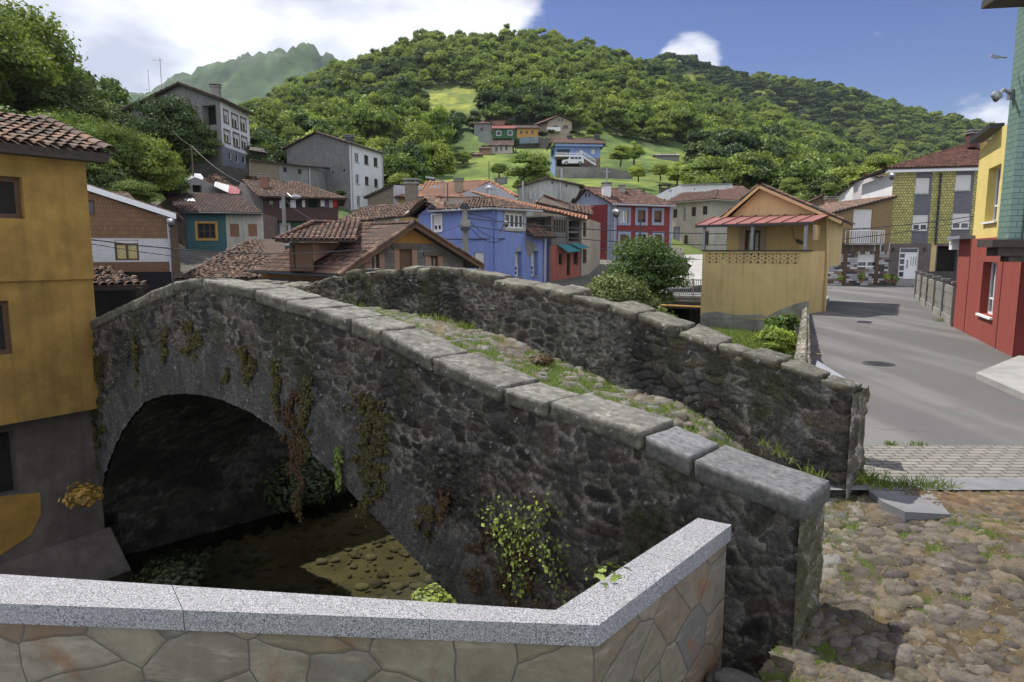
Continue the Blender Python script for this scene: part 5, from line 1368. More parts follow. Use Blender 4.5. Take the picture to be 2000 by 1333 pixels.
for r in W1:
    b = MB(); wg.box(b, r[0] - .35, r[1] + .35, r[3], r[3] + .16, -.02, .08); b.build('lintel', m_wood, h)
    b = MB(); wg.box(b, r[0] - .24, r[0], r[2], r[3] - .002, -.02, .02); wg.box(b, r[1], r[1] + .24, r[2], r[3] - .002, -.02, .02); b.build('brick_jambs', m_rbrick, h)
eL = wg.P(-.05, zl, .55); eR = wg.P(wg.L + .1, zr - .05, .55); aP = wg.P(ap[0], ap[1] + .12, .55); bk3 = np.append(bk * 1.02, 0)
eLb = eL + bk3; aPb = aP + np.append(XY(649, 35.5, 440) - aP[:2], 0)
eL[2] = eLb[2] = zl
PLK = [eLb, eL, aP, aPb]
roof(h, [PLK, [eR, eR + (aPb - aP), aPb, aP]], TP_MIX, [(aP, aPb), (eL, aP), (aP, eR)], seed=25, pw=.22, row=.34, jit=.45, amp=.06, thick=.14)
# barge boards
b = MB(); b.bar(eL + (0, 0, -.1), aP + (0, 0, -.1), .06, .2); b.bar(aP + (0, 0, -.1), eR + (0, 0, -.1), .06, .2); b.build('barge_board', mat('varnished_board', (.15, .09, .06), bump=.3), h)
# gutter and blue tarp
b = MB(); b.tube([eLb + (0, 0, -.06), eL + (0, 0, -.06)], .07); b.build('gutter', m_dmetal, h)
# dormer
q0, q1, q2 = XY(566, 30.2, 500), XY(612, 29.4, 500), XY(664, 31.5, 480); wd = Wall(q0, q1); wc = Wall(q1, q2)
dz1 = wd.px(590, 474)[1]; dz0 = wd.px(590, 530)[1]
b = MB(); rd = wd.rect(574, 479, 609, 524)
facade(b, q0, q1, [(0, dz0), (wd.L, dz0), (wd.L, dz1), (0, dz1)], [rd], rev=.12, mi=1); facade(b, q1, q2, [(0, wc.px(612, 512)[1]), wc.px(652, 490), (wc.L, wc.px(664, 478)[1]), (wc.L, dz1), (0, dz1)], mi=0)
b.poly([A3(q0, dz0), A3(q0, dz1), A3(q0 + (0, 3), dz1), A3(q0 + (0, 3), dz0)], mi=1); b.build('dormer', [m_rbrick, m_brown], h)
window(wd, h, rd, m_brown, 1, 1, .08, shut=.99, shm=m_shutb, rev=.12)
d0, d1 = atY(537, 470, 28.9), atY(697, 467, 29.4); d0[2] = d1[2] = (d0[2] + d1[2]) / 2
rr0 = atY(612, 438, 31.6); rr1 = atY(704, 437, 33.6); rr1[2] = rr0[2] = max(rr0[2], rr1[2])
dback = atY(560, 452, 34.5); dback[2] = d0[2]
dr1 = atY(700, 452, 33)
roof(h, [[d0, d1, rr1, rr0], [dback, d0, rr0]], TP_MIX, [(rr0, rr1), (d0, rr0)], seed=27, name='dormer_roof', pw=.22, row=.33, jit=.4, amp=.06)
# ---------------------------------------------------------------- K2: old low roof behind left
h = thing('old_tiled_barn', 'low old barn under weathered clay tiles between the teal house and dormer house', 'barn', A3(XY(450, 38), -.5))
e0, e1 = atY(340, 546, 34), atY(520, 541, 36); t1, t0 = atY(552, 458, 44), atY(488, 467, 44)
e1[2] = e0[2]; t1[2] = t0[2]
roof(h, [[e0, e1, atY(560, 500, 40.), t1, t0]], TP_OLD, seed=29, pw=.25, row=.33, jit=1.6, amp=.065, lift=.035)
b = MB(); q = [XY(352, 34.6, 540), XY(515, 36.4, 540), XY(560, 44, 500), XY(488, 44, 500)]; boxwalls(b, q, -1, e0[2] - .1); b.build('wall', m_stonew, h)

# ---------------------------------------------------------------- L: blue house
m_blue = plaster('blue_plaster', (.20, .26, .54), .88, stain=.25, streak=.2)
h = thing('blue_house', 'bright blue house with white windows and an old tiled roof, behind the lamp-less concrete pole', 'house', A3(XY(985, 40), -1))
h['label'] = 'bright lavender blue house with white roller blinds, right behind the concrete pole'
A, B, C2 = XY(818, 43.5, 480), XY(972, 40, 480), XY(1064, 43.6, 480)
w1, w2 = Wall(A, B), Wall(B, C2); z0 = -1.2
zt1 = w1.px(960, 409)[1]; zt2 = zt1
Wa = rects(w1, [(845, 421, 861.5, 451), (926, 493, 944.5, 531)]); Wb = rects(w2, [(987.5, 418, 1022.5, 446), (1006, 492, 1019.5, 540), (1038, 491, 1051, 539)])
b = MB(); gp = w1.px(843, 400)
zt0_ = w1.px(819, 420)[1]; facade(b, A, B, [(0, z0), (w1.L, z0), (w1.L, min(zt1, zt0_)), (0, min(zt1, zt0_))], Wa, rev=.2); facade(b, A, B, [(0, min(zt1, zt0_)), (w1.px(872, 415)[0], min(zt1, zt0_)), gp]); facade(b, A, B, [(0, min(zt1, zt0_)), (w1.L, min(zt1, zt0_)), (w1.L, zt1), (w1.px(872, 415)[0], zt1)])
u26 = w2.px(1028, 430)[0]
zlow = w2.px(1045, 462)[1]
facade(b, B, C2, [(0, z0), (w2.L, z0), (w2.L, zlow), (0, zlow)], Wb[1:], rev=.38); facade(b, B, C2, [(0, zlow), (u26, zlow), (u26, zt2), (0, zt2)], Wb[:1], rev=.12)
w2.A, w2.B
bk = np.array([1.2, 7.]); boxwalls(b, [C2, C2 + bk, A + bk, A], z0, zlow, skip=(3,)); b.poly([w2.P(u26, zlow), w2.P(u26, zt2), w2.P(u26, zt2, -6), w2.P(u26, zlow, -6)][::-1])
b.poly([w2.P(u26, zlow), w2.P(w2.L, zlow), w2.P(w2.L, zlow, -3), w2.P(u26, zlow, -3)])
b.build('wall', m_blue, h)
window(w1, h, Wa[0], m_white, 2, 1, .09, shut=.55, sur=m_white, surw=.1); window(w1, h, Wa[1], m_white, 2, 1, .09, shut=.75, sill=m_conc)
window(w2, h, Wb[0], m_white, 4, 1, .08, rev=.1, sur=m_offw, surw=.16)
for r in Wb[1:]: window(w2, h, r, m_white, 1, 2, .1, shut=.55, rev=.38, sill=m_conc)
for x in (1012, 1045):
    b = MB(); u = w2.px(x, 487)[0]; z_ = w2.px(x, 490)[1]; b.poly([w2.P(u - .35, z_, .02), w2.P(u + .35, z_, .02), w2.P(u + .08, z_ + .12, .05), w2.P(u, z_ + .26, .06), w2.P(u - .08, z_ + .12, .05)]); b.build('window_hood', m_offw, h)
b = MB(); q = [w2.px(1000, 449), w2.px(1012, 449), w2.px(1020, 452), w2.px(1009, 458)]; b.poly([w2.P(u, z_, .012) for u, z_ in q][::-1])
q = [w2.px(1025, 462), w2.px(1032, 470), w2.px(1050, 480), w2.px(1040, 492), w2.px(1034, 505), w2.px(1027, 490)]; b.poly([w2.P(u, z_, .012) for u, z_ in q]); b.build('bare_plaster_patch', m_gray, h)
# small lean-to roof on the right
rr = [w2.P(w2.px(1028, 450)[0] - .1, zlow - .05, .7), w2.P(w2.L + .35, zlow - .05, .7), w2.P(w2.L - .3, zlow + .75, -.6), w2.P(w2.px(1029, 450)[0], zlow + 1.0, -.5)]
roof(h, [rr], TP_OLD, seed=33, name='side_roof', pw=.22, row=.32, jit=1)
# main roof
ez = zt1 + .05
e0 = w1.P(w1.px(872, 412)[0] - 1, ez, .55); e1 = w1.P(w1.L + .1, ez, .55); e2 = w2.P(u26 + .9, ez, .55)
rA = atY(866, 391, 47.5); rB = atY(958, 382, 47.5); rA[2] = rB[2] = (rA[2] + rB[2]) / 2
gA = w1.P(-.4, w1.px(815, 420)[1], .6); gT = w1.P(gp[0], gp[1] + .25, .6); gB = w1.P(w1.px(872, 415)[0] + .1, ez, .6); gTb = gT + (-.5, 4.8, .1)
roof(h, [[e0, e1, rB, rA], [e1, e2, rB], [gB, gB + (-.2, 4, 0.8), gTb, gT], [gA + (0, 4, 0), gA, gT, gTb], [e2, e2 + (2.5, 6, 0), rB]], TP_OLD, [(rA, rB), (e1, rB), (gT, gTb), (e2, rB)], seed=35, pw=.24, row=.34, jit=1.2, amp=.06)
b = MB(); b.tube([e0 + (0, 0, -.05), e1 + (0, 0, -.05), e2 + (0, 0, -.05)], .07); b.build('gutter', m_zinc, h)
u = w1.px(963, 450)[0]; pipe(h, [w1.P(w1.px(972, 410)[0], ez - .05, .4), w1.P(u, ez - 1, .09), w1.P(u, -1, .09)], .06, m_blue)
pipe(h, [w2.P(w2.L - .12, zlow, .08), w2.P(w2.L - .12, -1, .08)], .06, m_zinc)

# ---------------------------------------------------------------- M: weathered house with timber balcony and pink base
h = thing('timber_balcony_house', 'weathered house with an enclosed timber balcony over pinkish red walls and small teal awnings', 'house', A3(XY(1075, 45), -1))
m_pink = plaster('faded_red_plaster', (.32, .11, .085), .8, stain=.3, streak=.35); m_grb = brickmat('grey_boards', (.17, .165, .16), (.13, .125, .12), (.05, .045, .04), 9, .12, .012, var=.4); m_beige = plaster('beige_plaster', (.36, .31, .24), .85, stain=.4)
A, B, D2 = XY(1026, 47.5, 470), XY(1075, 44.6, 470), XY(1134, 47, 470); w = Wall(B, D2)
zt = w.px(1100, 424)[1]; zm = w.px(1100, 480)[1]; zb = w.px(1100, 553)[1]
b = MB()
Wp = rects(w, [(1091, 496, 1099, 518), (1107, 495, 1114, 539), (1120, 491, 1129, 518)])
facade(b, B, D2, [(0, zb), (w.L, zb), (w.L, zm), (0, zm)], Wp, mi=0, rev=.15)
op = [w.rect(1080, 430, 1105, 453), w.rect(1111, 432, 1131, 452), w.rect(1111, 456, 1131, 472)]
facade(b, B, D2, [(0, zm), (w.L, zm), (w.L, zt), (0, zt)], op, mi=1, rev=1.0)
for r in op: hole_back(b, w, r, 1., 3)
facade(b, A, B, [(0, -1), (Wall(A, B).L, -1), (Wall(A, B).L, zt), (0, zt)], mi=2)
bk = np.array([2., 7.]); boxwalls(b, [D2, D2 + bk, A + bk, A], zb, zt, skip=(3,), mi=2); facade(b, B, D2, [(0, -2), (w.L, -2), (w.L, zb), (0, zb)], mi=3, d=-.6); b.poly([w.P(0, zb), w.P(w.L, zb), w.P(w.L, zb, -.6), w.P(0, zb, -.6)][::-1], mi=3)
b.build('wall', [m_pink, m_grb, m_offw, m_dark], h)
for r in Wp: window(w, h, r, m_brown, 1, 1, .07, glass=m_dark)
b = MB(); r = op[0]
for k in range(6): u = r[0] + (r[1] - r[0]) * k / 5; w.box(b, u - .05, u + .05, r[2], r[3], -.1, .02)
for x in (1076.5, 1108, 1132): u = w.px(x, 450)[0]; w.box(b, u - .09, u + .09, zm, zt, -.05, .05)
b.build('balcony_posts', m_wood, h)
m_tawn = mat('teal_canvas', (.05, .20, .22), (.04, .16, .18), bump=.1)
for r, z_ in ((w.rect(1088, 478, 1117, 493), 0), (w.rect(1112, 476, 1134, 486), 0)):
    b = MB(); b.poly([w.P(r[0], r[3], .03), w.P(r[0] + .15, r[2], .8), w.P(r[1], r[2] + .1, .8), w.P(r[1], r[3], .03)][::-1]); b.poly([w.P(r[0], r[3] - .03, .03), w.P(r[0] + .15, r[2] - .03, .8), w.P(r[1], r[2] + .07, .8), w.P(r[1], r[3] - .03, .03)]); b.build('awning', m_tawn, h)
# beige end strip
S0, S1 = D2, XY(1152, 48.2, 470); w3 = Wall(S0, S1); Wq = rects(w3, [(1137.5, 434, 1145.5, 463), (1138, 487, 1146, 515)])
b = MB(); zs = w3.px(1142, 428)[1]; facade(b, S0, S1, [(0, -2), (w3.L, -2), (w3.L, zs), (0, zs)], Wq); boxwalls(b, [S1, S1 + (1.5, 6)], -2, zs, skip=(1,)); b.build('end_wall', m_beige, h)
for r in Wq: window(w3, h, r, m_brown, 2, 1, .07)
pipe(h, [w3.P(.06, zs, .08), w3.P(.06, 0, .08)], .05)
# long orange roof, falling to the right
p_bl = atY(1044, 405, 44.2); p_br = atY(1146, 430, 46.5); p_tr = atY(1149, 424, 50); p_tl = atY(921, 374, 52); p_ml = atY(958, 386, 47)
rf_pl = [p_bl, p_br, p_tr, p_tl, p_ml]
b = MB()
tiles(b, [p_bl, p_br, p_tr], TP_ORANGE, seed=37, pw=.3, row=.4, jit=.1); tiles(b, [p_bl, p_tr, p_tl, p_ml], TP_ORANGE, seed=38, pw=.3, row=.4, jit=.1)
b.build('roof', [m_tile, m_under], h)
q0, q1, q2 = atY(1046, 396, 52), atY(1157, 421, 52), atY(1062, 382, 54)
roof(h, [[q0, q1, atY(1156, 414, 56), q2]], TP_OLD, [(q2, atY(1157, 415, 55))], seed=39, name='back_roof', pw=.3, row=.4, jit=1)
b = MB(); A_, B_ = XY(1043, 52.2, 410), XY(1152, 52.2, 410); ww_ = Wall(A_, B_); facade(b, A_, B_, [(0, 2), (ww_.L, 2), ww_.px(1150, 423), ww_.px(1062, 386), (0, ww_.px(1046, 399)[1])]); b.build('back_wall', m_beige, h)

# ---------------------------------------------------------------- J: old long roof joining the blue house, and walls by it
h = thing('old_tiled_house', 'long ragged roof of old clay tiles between the dormer house and blue house', 'house', A3(XY(740, 50), 0))
e0, e1, t1, t0 = atY(648, 438, 48), atY(826, 419, 45), atY(850, 391, 49.5), atY(712, 408, 53)
roof(h, [[e0, e1, t1, t0]], TP_OLD, seed=41, pw=.26, row=.35, jit=1.6, amp=.065)
b = MB(); boxwalls(b, [XY(668, 48.6), XY(822, 46.2), XY(850, 52), XY(715, 54)], -1, min(e0[2], e1[2]) - .12); b.build('wall', m_rbrick, h)
chimney(h, atY(816, 408, 47.4) + (0, 0, -.1), .5, .5, .9, m_rbrick)
b = MB(); q = [atY(790, 420, 45.6), atY(806, 416.5, 45.3), atY(812, 413, 46.6), atY(797, 416, 46.8)]; b.poly([p + (0, 0, .12) for p in q]); b.poly([p + (0, 0, .06) for p in q][::-1]); b.build('skylight', m_tin, h)
h = thing('khaki_lean_to', 'narrow house with khaki side and white upper wall below the grey apartment block', 'house', A3(XY(745, 62), 2))
A, B, C3 = XY(718, 61, 390), XY(769, 60, 390), XY(823, 63, 380); w = Wall(A, B); w2 = Wall(B, C3)
b = MB(); facade(b, A, B, [(0, 1), (w.L, 1), (w.L, w.px(769, 362)[1]), (0, w.px(718, 386)[1])], mi=0); facade(b, B, C3, [(0, 1), (w2.L, 1), (w2.L, w2.px(823, 364)[1]), (0, w2.px(769, 362)[1])], mi=1)
boxwalls(b, [C3, C3 + (1, 4), A + (1, 4), A], 1, w.px(718, 386)[1], skip=(3,), mi=1); b.build('wall', [m_khaki, plaster('pale_plaster', (.48, .48, .52), .9)], h)
b = MB(); tiles(b, [w.P(-.3, w.px(717, 387)[1], .2), w.P(w.L, w.px(769, 361)[1], .2), w.P(w.L, w.px(769, 361)[1] + .1, -3), w.P(-.3, w.px(717, 387)[1] + .1, -3)], TP_DARK, seed=44, pw=.3, row=.4); b.build('roof', [m_tile, m_under], h)
chimney(h, atY(804, 402, 58), 1.0, .7, 2.2, m_khaki)
# ---------------------------------------------------------------- N: house with bright orange roof
h = thing('orange_roofed_house', 'house with a broad bright orange tile roof and square chimney, behind the blue house', 'house', A3(XY(950, 62), 1))
e0, e1 = atY(770, 389, 60), atY(893, 381, 60); r1, r0 = atY(956, 353.5, 66), atY(836, 362, 68); e1[2] = e0[2] = (e0[2] + e1[2]) / 2; r0[2] = r1[2]
gr = atY(1012, 384, 63)
roof(h, [[e0, e1, r1, r0], [gr, gr + (r0 - r1) * .7, r0, r1]], [tuple(np.array(c) * .95) for c in TP_ORANGE], [(r0, r1), (e1, r1), (r1, gr)], seed=46, pw=.34, row=.42, jit=.15)
A, B = XY(886, 60.4, 400), XY(1008, 63, 400); w = Wall(A, B)
b = MB(); facade(b, A, B, [(0, 0), (w.L, 0), (w.L, w.px(1006, 386)[1]), w.px(955, 357), (0, w.px(888, 385)[1])], mi=0)
boxwalls(b, [XY(775, 60.5, 400), A], 0, e0[2] - .05, skip=(1,), mi=1); boxwalls(b, [B, B + (0, 6)], 0, w.px(1006, 386)[1], skip=(1,)); b.build('wall', [plaster('pale_grey_plaster', (.42, .42, .43), .88, stain=.3), plaster('yellow_ochre_plaster', (.36, .26, .10), .85)], h)
chimney(h, atY(896, 374, 62) + (0, 0, -.2), .75, .75, 1.35, brickmat('pale_bricks', (.36, .29, .2), (.3, .24, .17), (.2, .18, .15), .22, .07, .01))
b = MB(); p = atY(839, 372, 63.5); b.obox(p, (1.2, 0, 0), (0, 1.4, .45), (0, 0, .1)); b.build('skylight', m_glass, h)
b = MB(); p = atY(956, 381, 60); b.tube([p, p + (0, 0, .5)], .25, 12); b.tube([p + (0, 0, .5), p + (0, 0, .65), p + (0, 0, .8)], [.38, .34, .05], 12); b.build('flue', m_zinc, h)
# ---------------------------------------------------------------- O: pale gable
h = thing('pale_gabled_house', 'weathered pale grey gabled house with thin flue pipes, standing below the meadow', 'house', A3(XY(1070, 76), 4))
A, B = XY(1010, 76, 380), XY(1130, 76, 380); w = Wall(A, B)
b = MB(); facade(b, A, B, [(0, 1), (w.L, 1), (w.L, w.px(1129, 364)[1]), w.px(1069, 350), (0, w.px(1011, 368)[1])]); boxwalls(b, [B, B + (2, 8), A + (2, 8), A], 1, w.px(1129, 366)[1], skip=(3,))
b.build('wall', plaster('weathered_pale_plaster', (.40, .40, .385), .8, stain=.5, streak=.6, ss=.3), h)
ap = w.px(1069, 347.5); aP = w.P(*ap, .3); eR = w.P(w.L + .4, w.px(1133, 362.5)[1], .3); eL = w.P(-.3, w.px(1008, 366)[1], .3); D3 = np.array([2, 8, 0])
roof(h, [[eR, eR + D3, aP + D3, aP], [eL + D3, eL, aP, aP + D3]], TP_BROWN, [(aP, aP + D3)], seed=48, pw=.36, row=.45, jit=.3, thick=.15)
for r in ((1077, 355, 1080, 359), (1105, 361, 1108, 365)):
    b = MB(); w.box(b, *w.rect(*r), -.05, .02); b.build('vent', m_dark, h)
b = MB(); p = w.P(w.px(1094, 370)[0], w.px(1094, 390)[1], .15); b.tube([p, p + (0, 0, 2.)], .09); b.build('flue', m_zinc, h); b = MB(); p = w.P(w.px(1021, 380)[0], 3, .6); b.tube([p, (p[0], p[1], w.px(1021, 355)[1])], .1); b.build('flue', m_zinc, h); b = MB(); b.tube([aP + (1.6, 1, -.3), aP + (1.6, 1, 1.1)], .1); b.build('flue', m_zinc, h); b = MB(); p = w.P(w.px(1036, 380)[0], w.px(1036, 390)[1], .4); b.tube([p, p + (0, 0, .8)], .2); b.build('flue', m_zinc, h)

# ---------------------------------------------------------------- P: red house
h = thing('red_house', 'dark red house with blue-grey trim and framed windows, behind the riverside bush', 'house', A3(XY(1192, 57), .5))
m_red = plaster('dark_red_plaster', (.20, .038, .038), .85, stain=.12, streak=.15); m_trim = plaster('blue_grey_trim', (.26, .29, .37), .9, stain=.15)
L_, C_, R_ = XY(1116, 60.5, 440), XY(1193, 57, 440), XY(1312, 59.5, 440); w = Wall(C_, R_); wg = Wall(L_, C_); zt = w.px(1250, 400)[1]; zb = -.3
W1 = rects(w, [(1211, 411, 1227, 435), (1245, 411, 1260.5, 435), (1277.5, 412, 1292, 435), (1211, 458.5, 1227, 482), (1245, 458.5, 1260.5, 482), (1278, 458.5, 1292, 482), (1211, 505, 1226, 540)])
b = MB(); cw = .55
facade(b, C_, R_, [(cw, zb), (w.L - .25, zb), (w.L - .25, zt), (cw, zt)], W1, mi=0); facade(b, C_, R_, [(0, zb), (cw, zb), (cw, zt), (0, zt)], mi=1, d=.02); facade(b, C_, R_, [(w.L - .25, zb), (w.L, zb), (w.L, zt), (w.L - .25, zt)], mi=1, d=.02)
zg = wg.px(1150, 402)[1]; ap = wg.px(1146, 371)
G1 = [wg.rect(1154, 502, 1164, 545)]
facade(b, L_, C_, [(0, zb), (wg.L - .35, zb), (wg.L - .35, zg), (0, zg)], G1, mi=0); facade(b, L_, C_, [(wg.L - .35, zb), (wg.L, zb), (wg.L, zg), (wg.L - .35, zg)], mi=1, d=.02)
V = rects(wg, [(1142.5, 378, 1146, 385), (1149, 378, 1152.5, 385)])
facade(b, L_, C_, [(0, zg), (wg.L, zg), (wg.L, zt), ap, (0, zt)], V, mi=1, rev=.3)
for r in V: hole_back(b, wg, r, .3, 2)
boxwalls(b, [R_, R_ + (L_ - C_), L_], zb, zt, skip=(2,), mi=0); b.build('wall', [m_red, m_trim, m_dark], h)
m_gw = m_trim
for k, r in enumerate(W1): window(w, h, r, m_white if k == 0 else m_brown, 2, 1, .07, sur=m_gw, surw=.24, rev=.18, glass=m_curtain if k == 0 else None, shut=0 if k in (0, 4) else .7, shm=m_shutb)
b = MB(); wg.box(b, *G1[0], -.12, -.06); b.build('door', m_wood, h)
gw_ = wg.rect(1186, 495, 1192, 545)
aP = wg.P(ap[0], ap[1] + .15, .35); eR = wg.P(wg.L + .4, zt - .02, .35); eL = wg.P(-.5, zt - .3, .35); D3 = np.append((R_ - C_) * 1.04, 0); D3r = D3 * .83
rB = aP + D3r
roof(h, [[eR, eR + D3, rB, aP], [eL + D3, eL, aP, rB], [eR + D3, eL + D3, rB]], TP_BROWN, [(aP, rB), (eR + D3, rB)], seed=50, pw=.26, row=.36, jit=.15)
b = MB(); b.tube([eR + (0, 0, -.06), eR + D3 + (0, 0, -.06)], .08); u = w.px(1196, 450)[0]; b.tube([w.P(.25, zt - .2, .12), w.P(.25, zb, .12)], .05); b.build('gutter', m_zinc, h)
chimney(h, aP * .5 + eR * .5 + D3 * .13 + (0, 0, -.4), .7, .6, 1.5, m_wh); chimney(h, aP * .8 + eR * .2 + D3 * .5 + (0, 0, -.3), .5, .5, .9, m_conc)
b = MB(); q = aP * .45 + eR * .55 + D3 * .11 + (0, 0, 1.); b.tube([q, q + (0, 0, 1.3)], .07); b.tube([q + (-.3, 0, 1.0), q + (.3, 0, 1.0)], .03); b.build('aerial', m_metal, h)

# ---------------------------------------------------------------- Q: cream house, white wall behind, little house
h = thing('cream_house', 'cream two-storey house with a shallow brown roof, just right of the red house', 'house', A3(XY(1387, 63), 1))
m_cream = plaster('cream_plaster', (.46, .43, .35), .85, stain=.3, streak=.35)
L_, C_, R_ = XY(1308, 67, 440), XY(1387, 63, 440), XY(1466, 66, 440); w = Wall(L_, C_); w2 = Wall(C_, R_); zt = w.px(1386, 391)[1]; zb = .3
W1 = rects(w, [(1314.5, 409, 1322.5, 426), (1350.5, 405, 1359, 423), (1372, 403, 1381.5, 420), (1314.5, 443, 1328, 480), (1335.5, 460, 1343, 496), (1351.5, 485, 1359, 497), (1376, 452, 1384, 480)])
b = MB(); facade(b, L_, C_, [(0, zb), (w.L, zb), (w.L, zt), (0, zt)], W1); facade(b, C_, R_, [(0, zb), (w2.L, zb), (w2.L, zt), (0, zt)], mi=1); boxwalls(b, [R_, R_ + (L_ - C_), L_], zb, zt, skip=(2,)); b.build('wall', [m_cream, m_offw], h)
for k, r in enumerate(W1):
    if k in (3, 4): b = MB(); w.box(b, *r, -.12, -.05); b.build('door', m_bg if k == 3 else m_brown, h); continue
    window(w, h, r, m_brown, 2, 1, .06)
b = MB(); r = w.rect(1335, 404, 1339.5, 432); n_ = 9
for k in range(n_): z_ = r[2] + (r[3] - r[2]) * k / n_; w.box(b, r[0], r[1], z_, z_ + .12, -.01, .05)
b.build('grille', m_conc, h)
E0, E1, E2 = w.P(-.3, zt, .6), w.P(w.L + .3, zt, .6) + np.append(w2.n * .6, 0), w2.P(w2.L, zt, .6); rP = atY(1402, 371.5, 67); rQ = atY(1335, 385, 72); rP2 = atY(1450, 374, 74)
roof(h, [[E0, E1, rP, rQ], [E1, E2, rP2, rP]], TP_BROWN, [(E1, rP), (rQ, rP)], seed=52, pw=.3, row=.4, jit=.2, trim=m_offw)
h = thing('long_white_building', 'long low white-walled building with a ragged top edge, behind the cream house', 'building', A3(XY(1350, 84), 3))
A, B = XY(1280, 80, 380), XY(1438, 84, 375); w = Wall(A, B); b = MB()
V = rects(w, [(1306, 371, 1308, 375), (1309.5, 371, 1312, 375), (1355, 369, 1358, 372)])
facade(b, A, B, [(0, 2), (w.L, 2), (w.L, w.px(1438, 374)[1]), w.px(1428, 359), w.px(1330, 361.5), w.px(1305, 370), (0, w.px(1282, 383)[1])], V, rev=.3)
for r in V: hole_back(b, w, r, .3, 1)
boxwalls(b, [B, B + (0, 8), A + (0, 8), A], 2, w.px(1282, 383)[1], skip=(3,)); b.build('wall', [m_wh, m_dark], h)
b = MB(); q = [w.P(*w.px(*p_), .1) for p_ in ((1330, 360.5), (1428, 358.5))]; b.poly([q[0], q[1], q[1] + (0, 8, .4), q[0] + (0, 8, .4)]); b.bar(q[0] + (0, 0, -.05), q[1] + (0, 0, -.05), .3, .12); b.build('roof', m_conc2, h)
def simple_house(name, label, cat, x0, x1, yb, ye, ya, Y, depth, wallm, pal, wins=(), skew=0., fm=None, hipped=False, cat2=None, roofdy=0, win_cols=1, sur=None, dY=0, oh=.4):
    """small distant house: front facing us; ya = apex row of a gable (front) or ridge row when hipped"""
    A, B = XY(x0, Y, ye), XY(x1, Y + dY, ye); w = Wall(A, B); zb = w.px((x0 + x1) / 2, yb)[1] - 2.5; ze = w.px((x0 + x1) / 2, ye)[1]
    h = thing(name, label, cat, A3(A, zb)); R = rects(w, wins); b = MB(); bk = np.array([skew, depth])
    if hipped:
        facade(b, A, B, [(0, zb), (w.L, zb), (w.L, ze), (0, ze)], R)
    else:
        am = w.px((x0 + x1) / 2, ya); facade(b, A, B, [(0, zb), (w.L, zb), (w.L, ze), am, (0, ze)], R)
    boxwalls(b, [B, B + bk, A + bk, A], zb, ze, skip=(3,)); b.build('wall', wallm, h)
    for r in R: window(w, h, r, fm or m_brown, win_cols, 1, .08, sur=sur)
    D3 = np.append(bk, 0)
    if hipped:
        zr = atY((x0 + x1) / 2, ya, Y + depth / 2)[2]
        e0, e1 = w.P(-oh, ze, oh), w.P(w.L + oh, ze, oh); r0, r1 = A3(A + bk / 2, zr), A3(B + bk / 2, zr); e3, e2 = e0 + D3 * 1.1, e1 + D3 * 1.1
        planes = [[e0, e1, r1, r0], [e2, e3, r0, r1]]; rl = [(r0, r1)]
        b = MB(); b.poly([A3(A, ze), A3(A + bk, ze), A3(A + bk / 2, zr - .1)]); b.build('gable', wallm, h); b = MB(); b.poly([A3(B, ze), A3(B + bk, ze), A3(B + bk / 2, zr - .1)][::-1]); b.build('gable', wallm, h)
    else:
        aP = w.P(am[0], am[1] + .1, oh); eR, eL = w.P(w.L + oh, ze - .1, oh), w.P(-oh, ze - .1, oh)
        planes = [[eR, eR + D3, aP + D3, aP], [eL + D3, eL, aP, aP + D3]]; rl = [(aP, aP + D3)]
    roof(h, planes, pal, rl, seed=int(x0), pw=max(.3, Y * .004), row=max(.4, Y * .006), jit=.3)
    return h, w
simple_house('small_tan_house', 'small tan house with a low roof at the right end of the white building', 'house', 1436, 1461, 385, 374, 364, 90, 8, m_beige, TP_BROWN, [(1445, 375, 1450, 379)], hipped=True, oh=.5)
h_, w_ = simple_house('brown_gabled_house', 'small brown gabled house with a brick chimney, just right of the yellow house roof', 'house', 1571, 1637, 412, 399, 384, 66, 7, plaster('brown_plaster', (.20, .15, .10), .85), TP_OLD, [], skew=2)
chimney(h_, atY(1621, 411, 62), .75, .6, 1.2, m_rbrick)
simple_house('grey_roofed_house', 'pale house with a flat grey roof left of the yellow-tiled house', 'house', 1692, 1727, 395, 371, 362, 74, 6, m_wh, [(.12, .115, .11), (.09, .088, .085)], hipped=True)
h_, w_ = simple_house('white_annexe', 'narrow white annexe squeezed against the left side of the yellow-tiled house', 'house', 1723, 1745, 385, 347, 341, 60, 5, plaster('pinkish_white_plaster', (.55, .50, .50), .9), TP_OLD, [(1728, 352, 1733, 376)], hipped=True)
# ---------------------------------------------------------------- R: yellow house with porch
h = thing('yellow_porch_house', 'pale yellow house with a red awning over a balcony, standing between river and road', 'house', A3(XY(1575, 27.5, 600), -1))
m_yel = plaster('pale_yellow_plaster', (.56, .43, .20), .88, stain=.2, streak=.35); m_peach = plaster('peach_plaster', (.66, .44, .22), .9, stain=.12, streak=.3)
m_awn = mat('red_sheet_roof', (.25, .10, .085), (.20, .085, .075), scale=3, rough=.6, bump=.15, stain=.2)
F0, F1 = XY(1370, 30.2, 560), XY(1580, 27.2, 560); w = Wall(F0, F1)
dirn = -w.n
zr = w.px(1475, 491)[1]; zb = w.px(1475, 655)[1] - .6; tb = (w.px(1475, 515)[1], w.px(1475, 495)[1]); ta, tb_ = w.px(1379, 505)[0], w.px(1561, 505)[0]
zgr = w.px(1400, 619)[1]
dep = 2.0; S1 = F1 + dirn * dep
b = MB()
facade(b, F0, F1, [(0, zgr), (w.L, zgr), (w.L, zr), (0, zr)], [(ta, tb_, tb[0], tb[1])], rev=.12)
dz = [w.px(1370, 619), w.px(1430, 617), w.px(1480, 619), w.px(1520, 607), w.px(1560, 592), w.px(1580, 588)]
facade(b, F0, F1, [(0, zb), (w.L, zb), (w.L, zgr), (0, zgr)], mi=1)
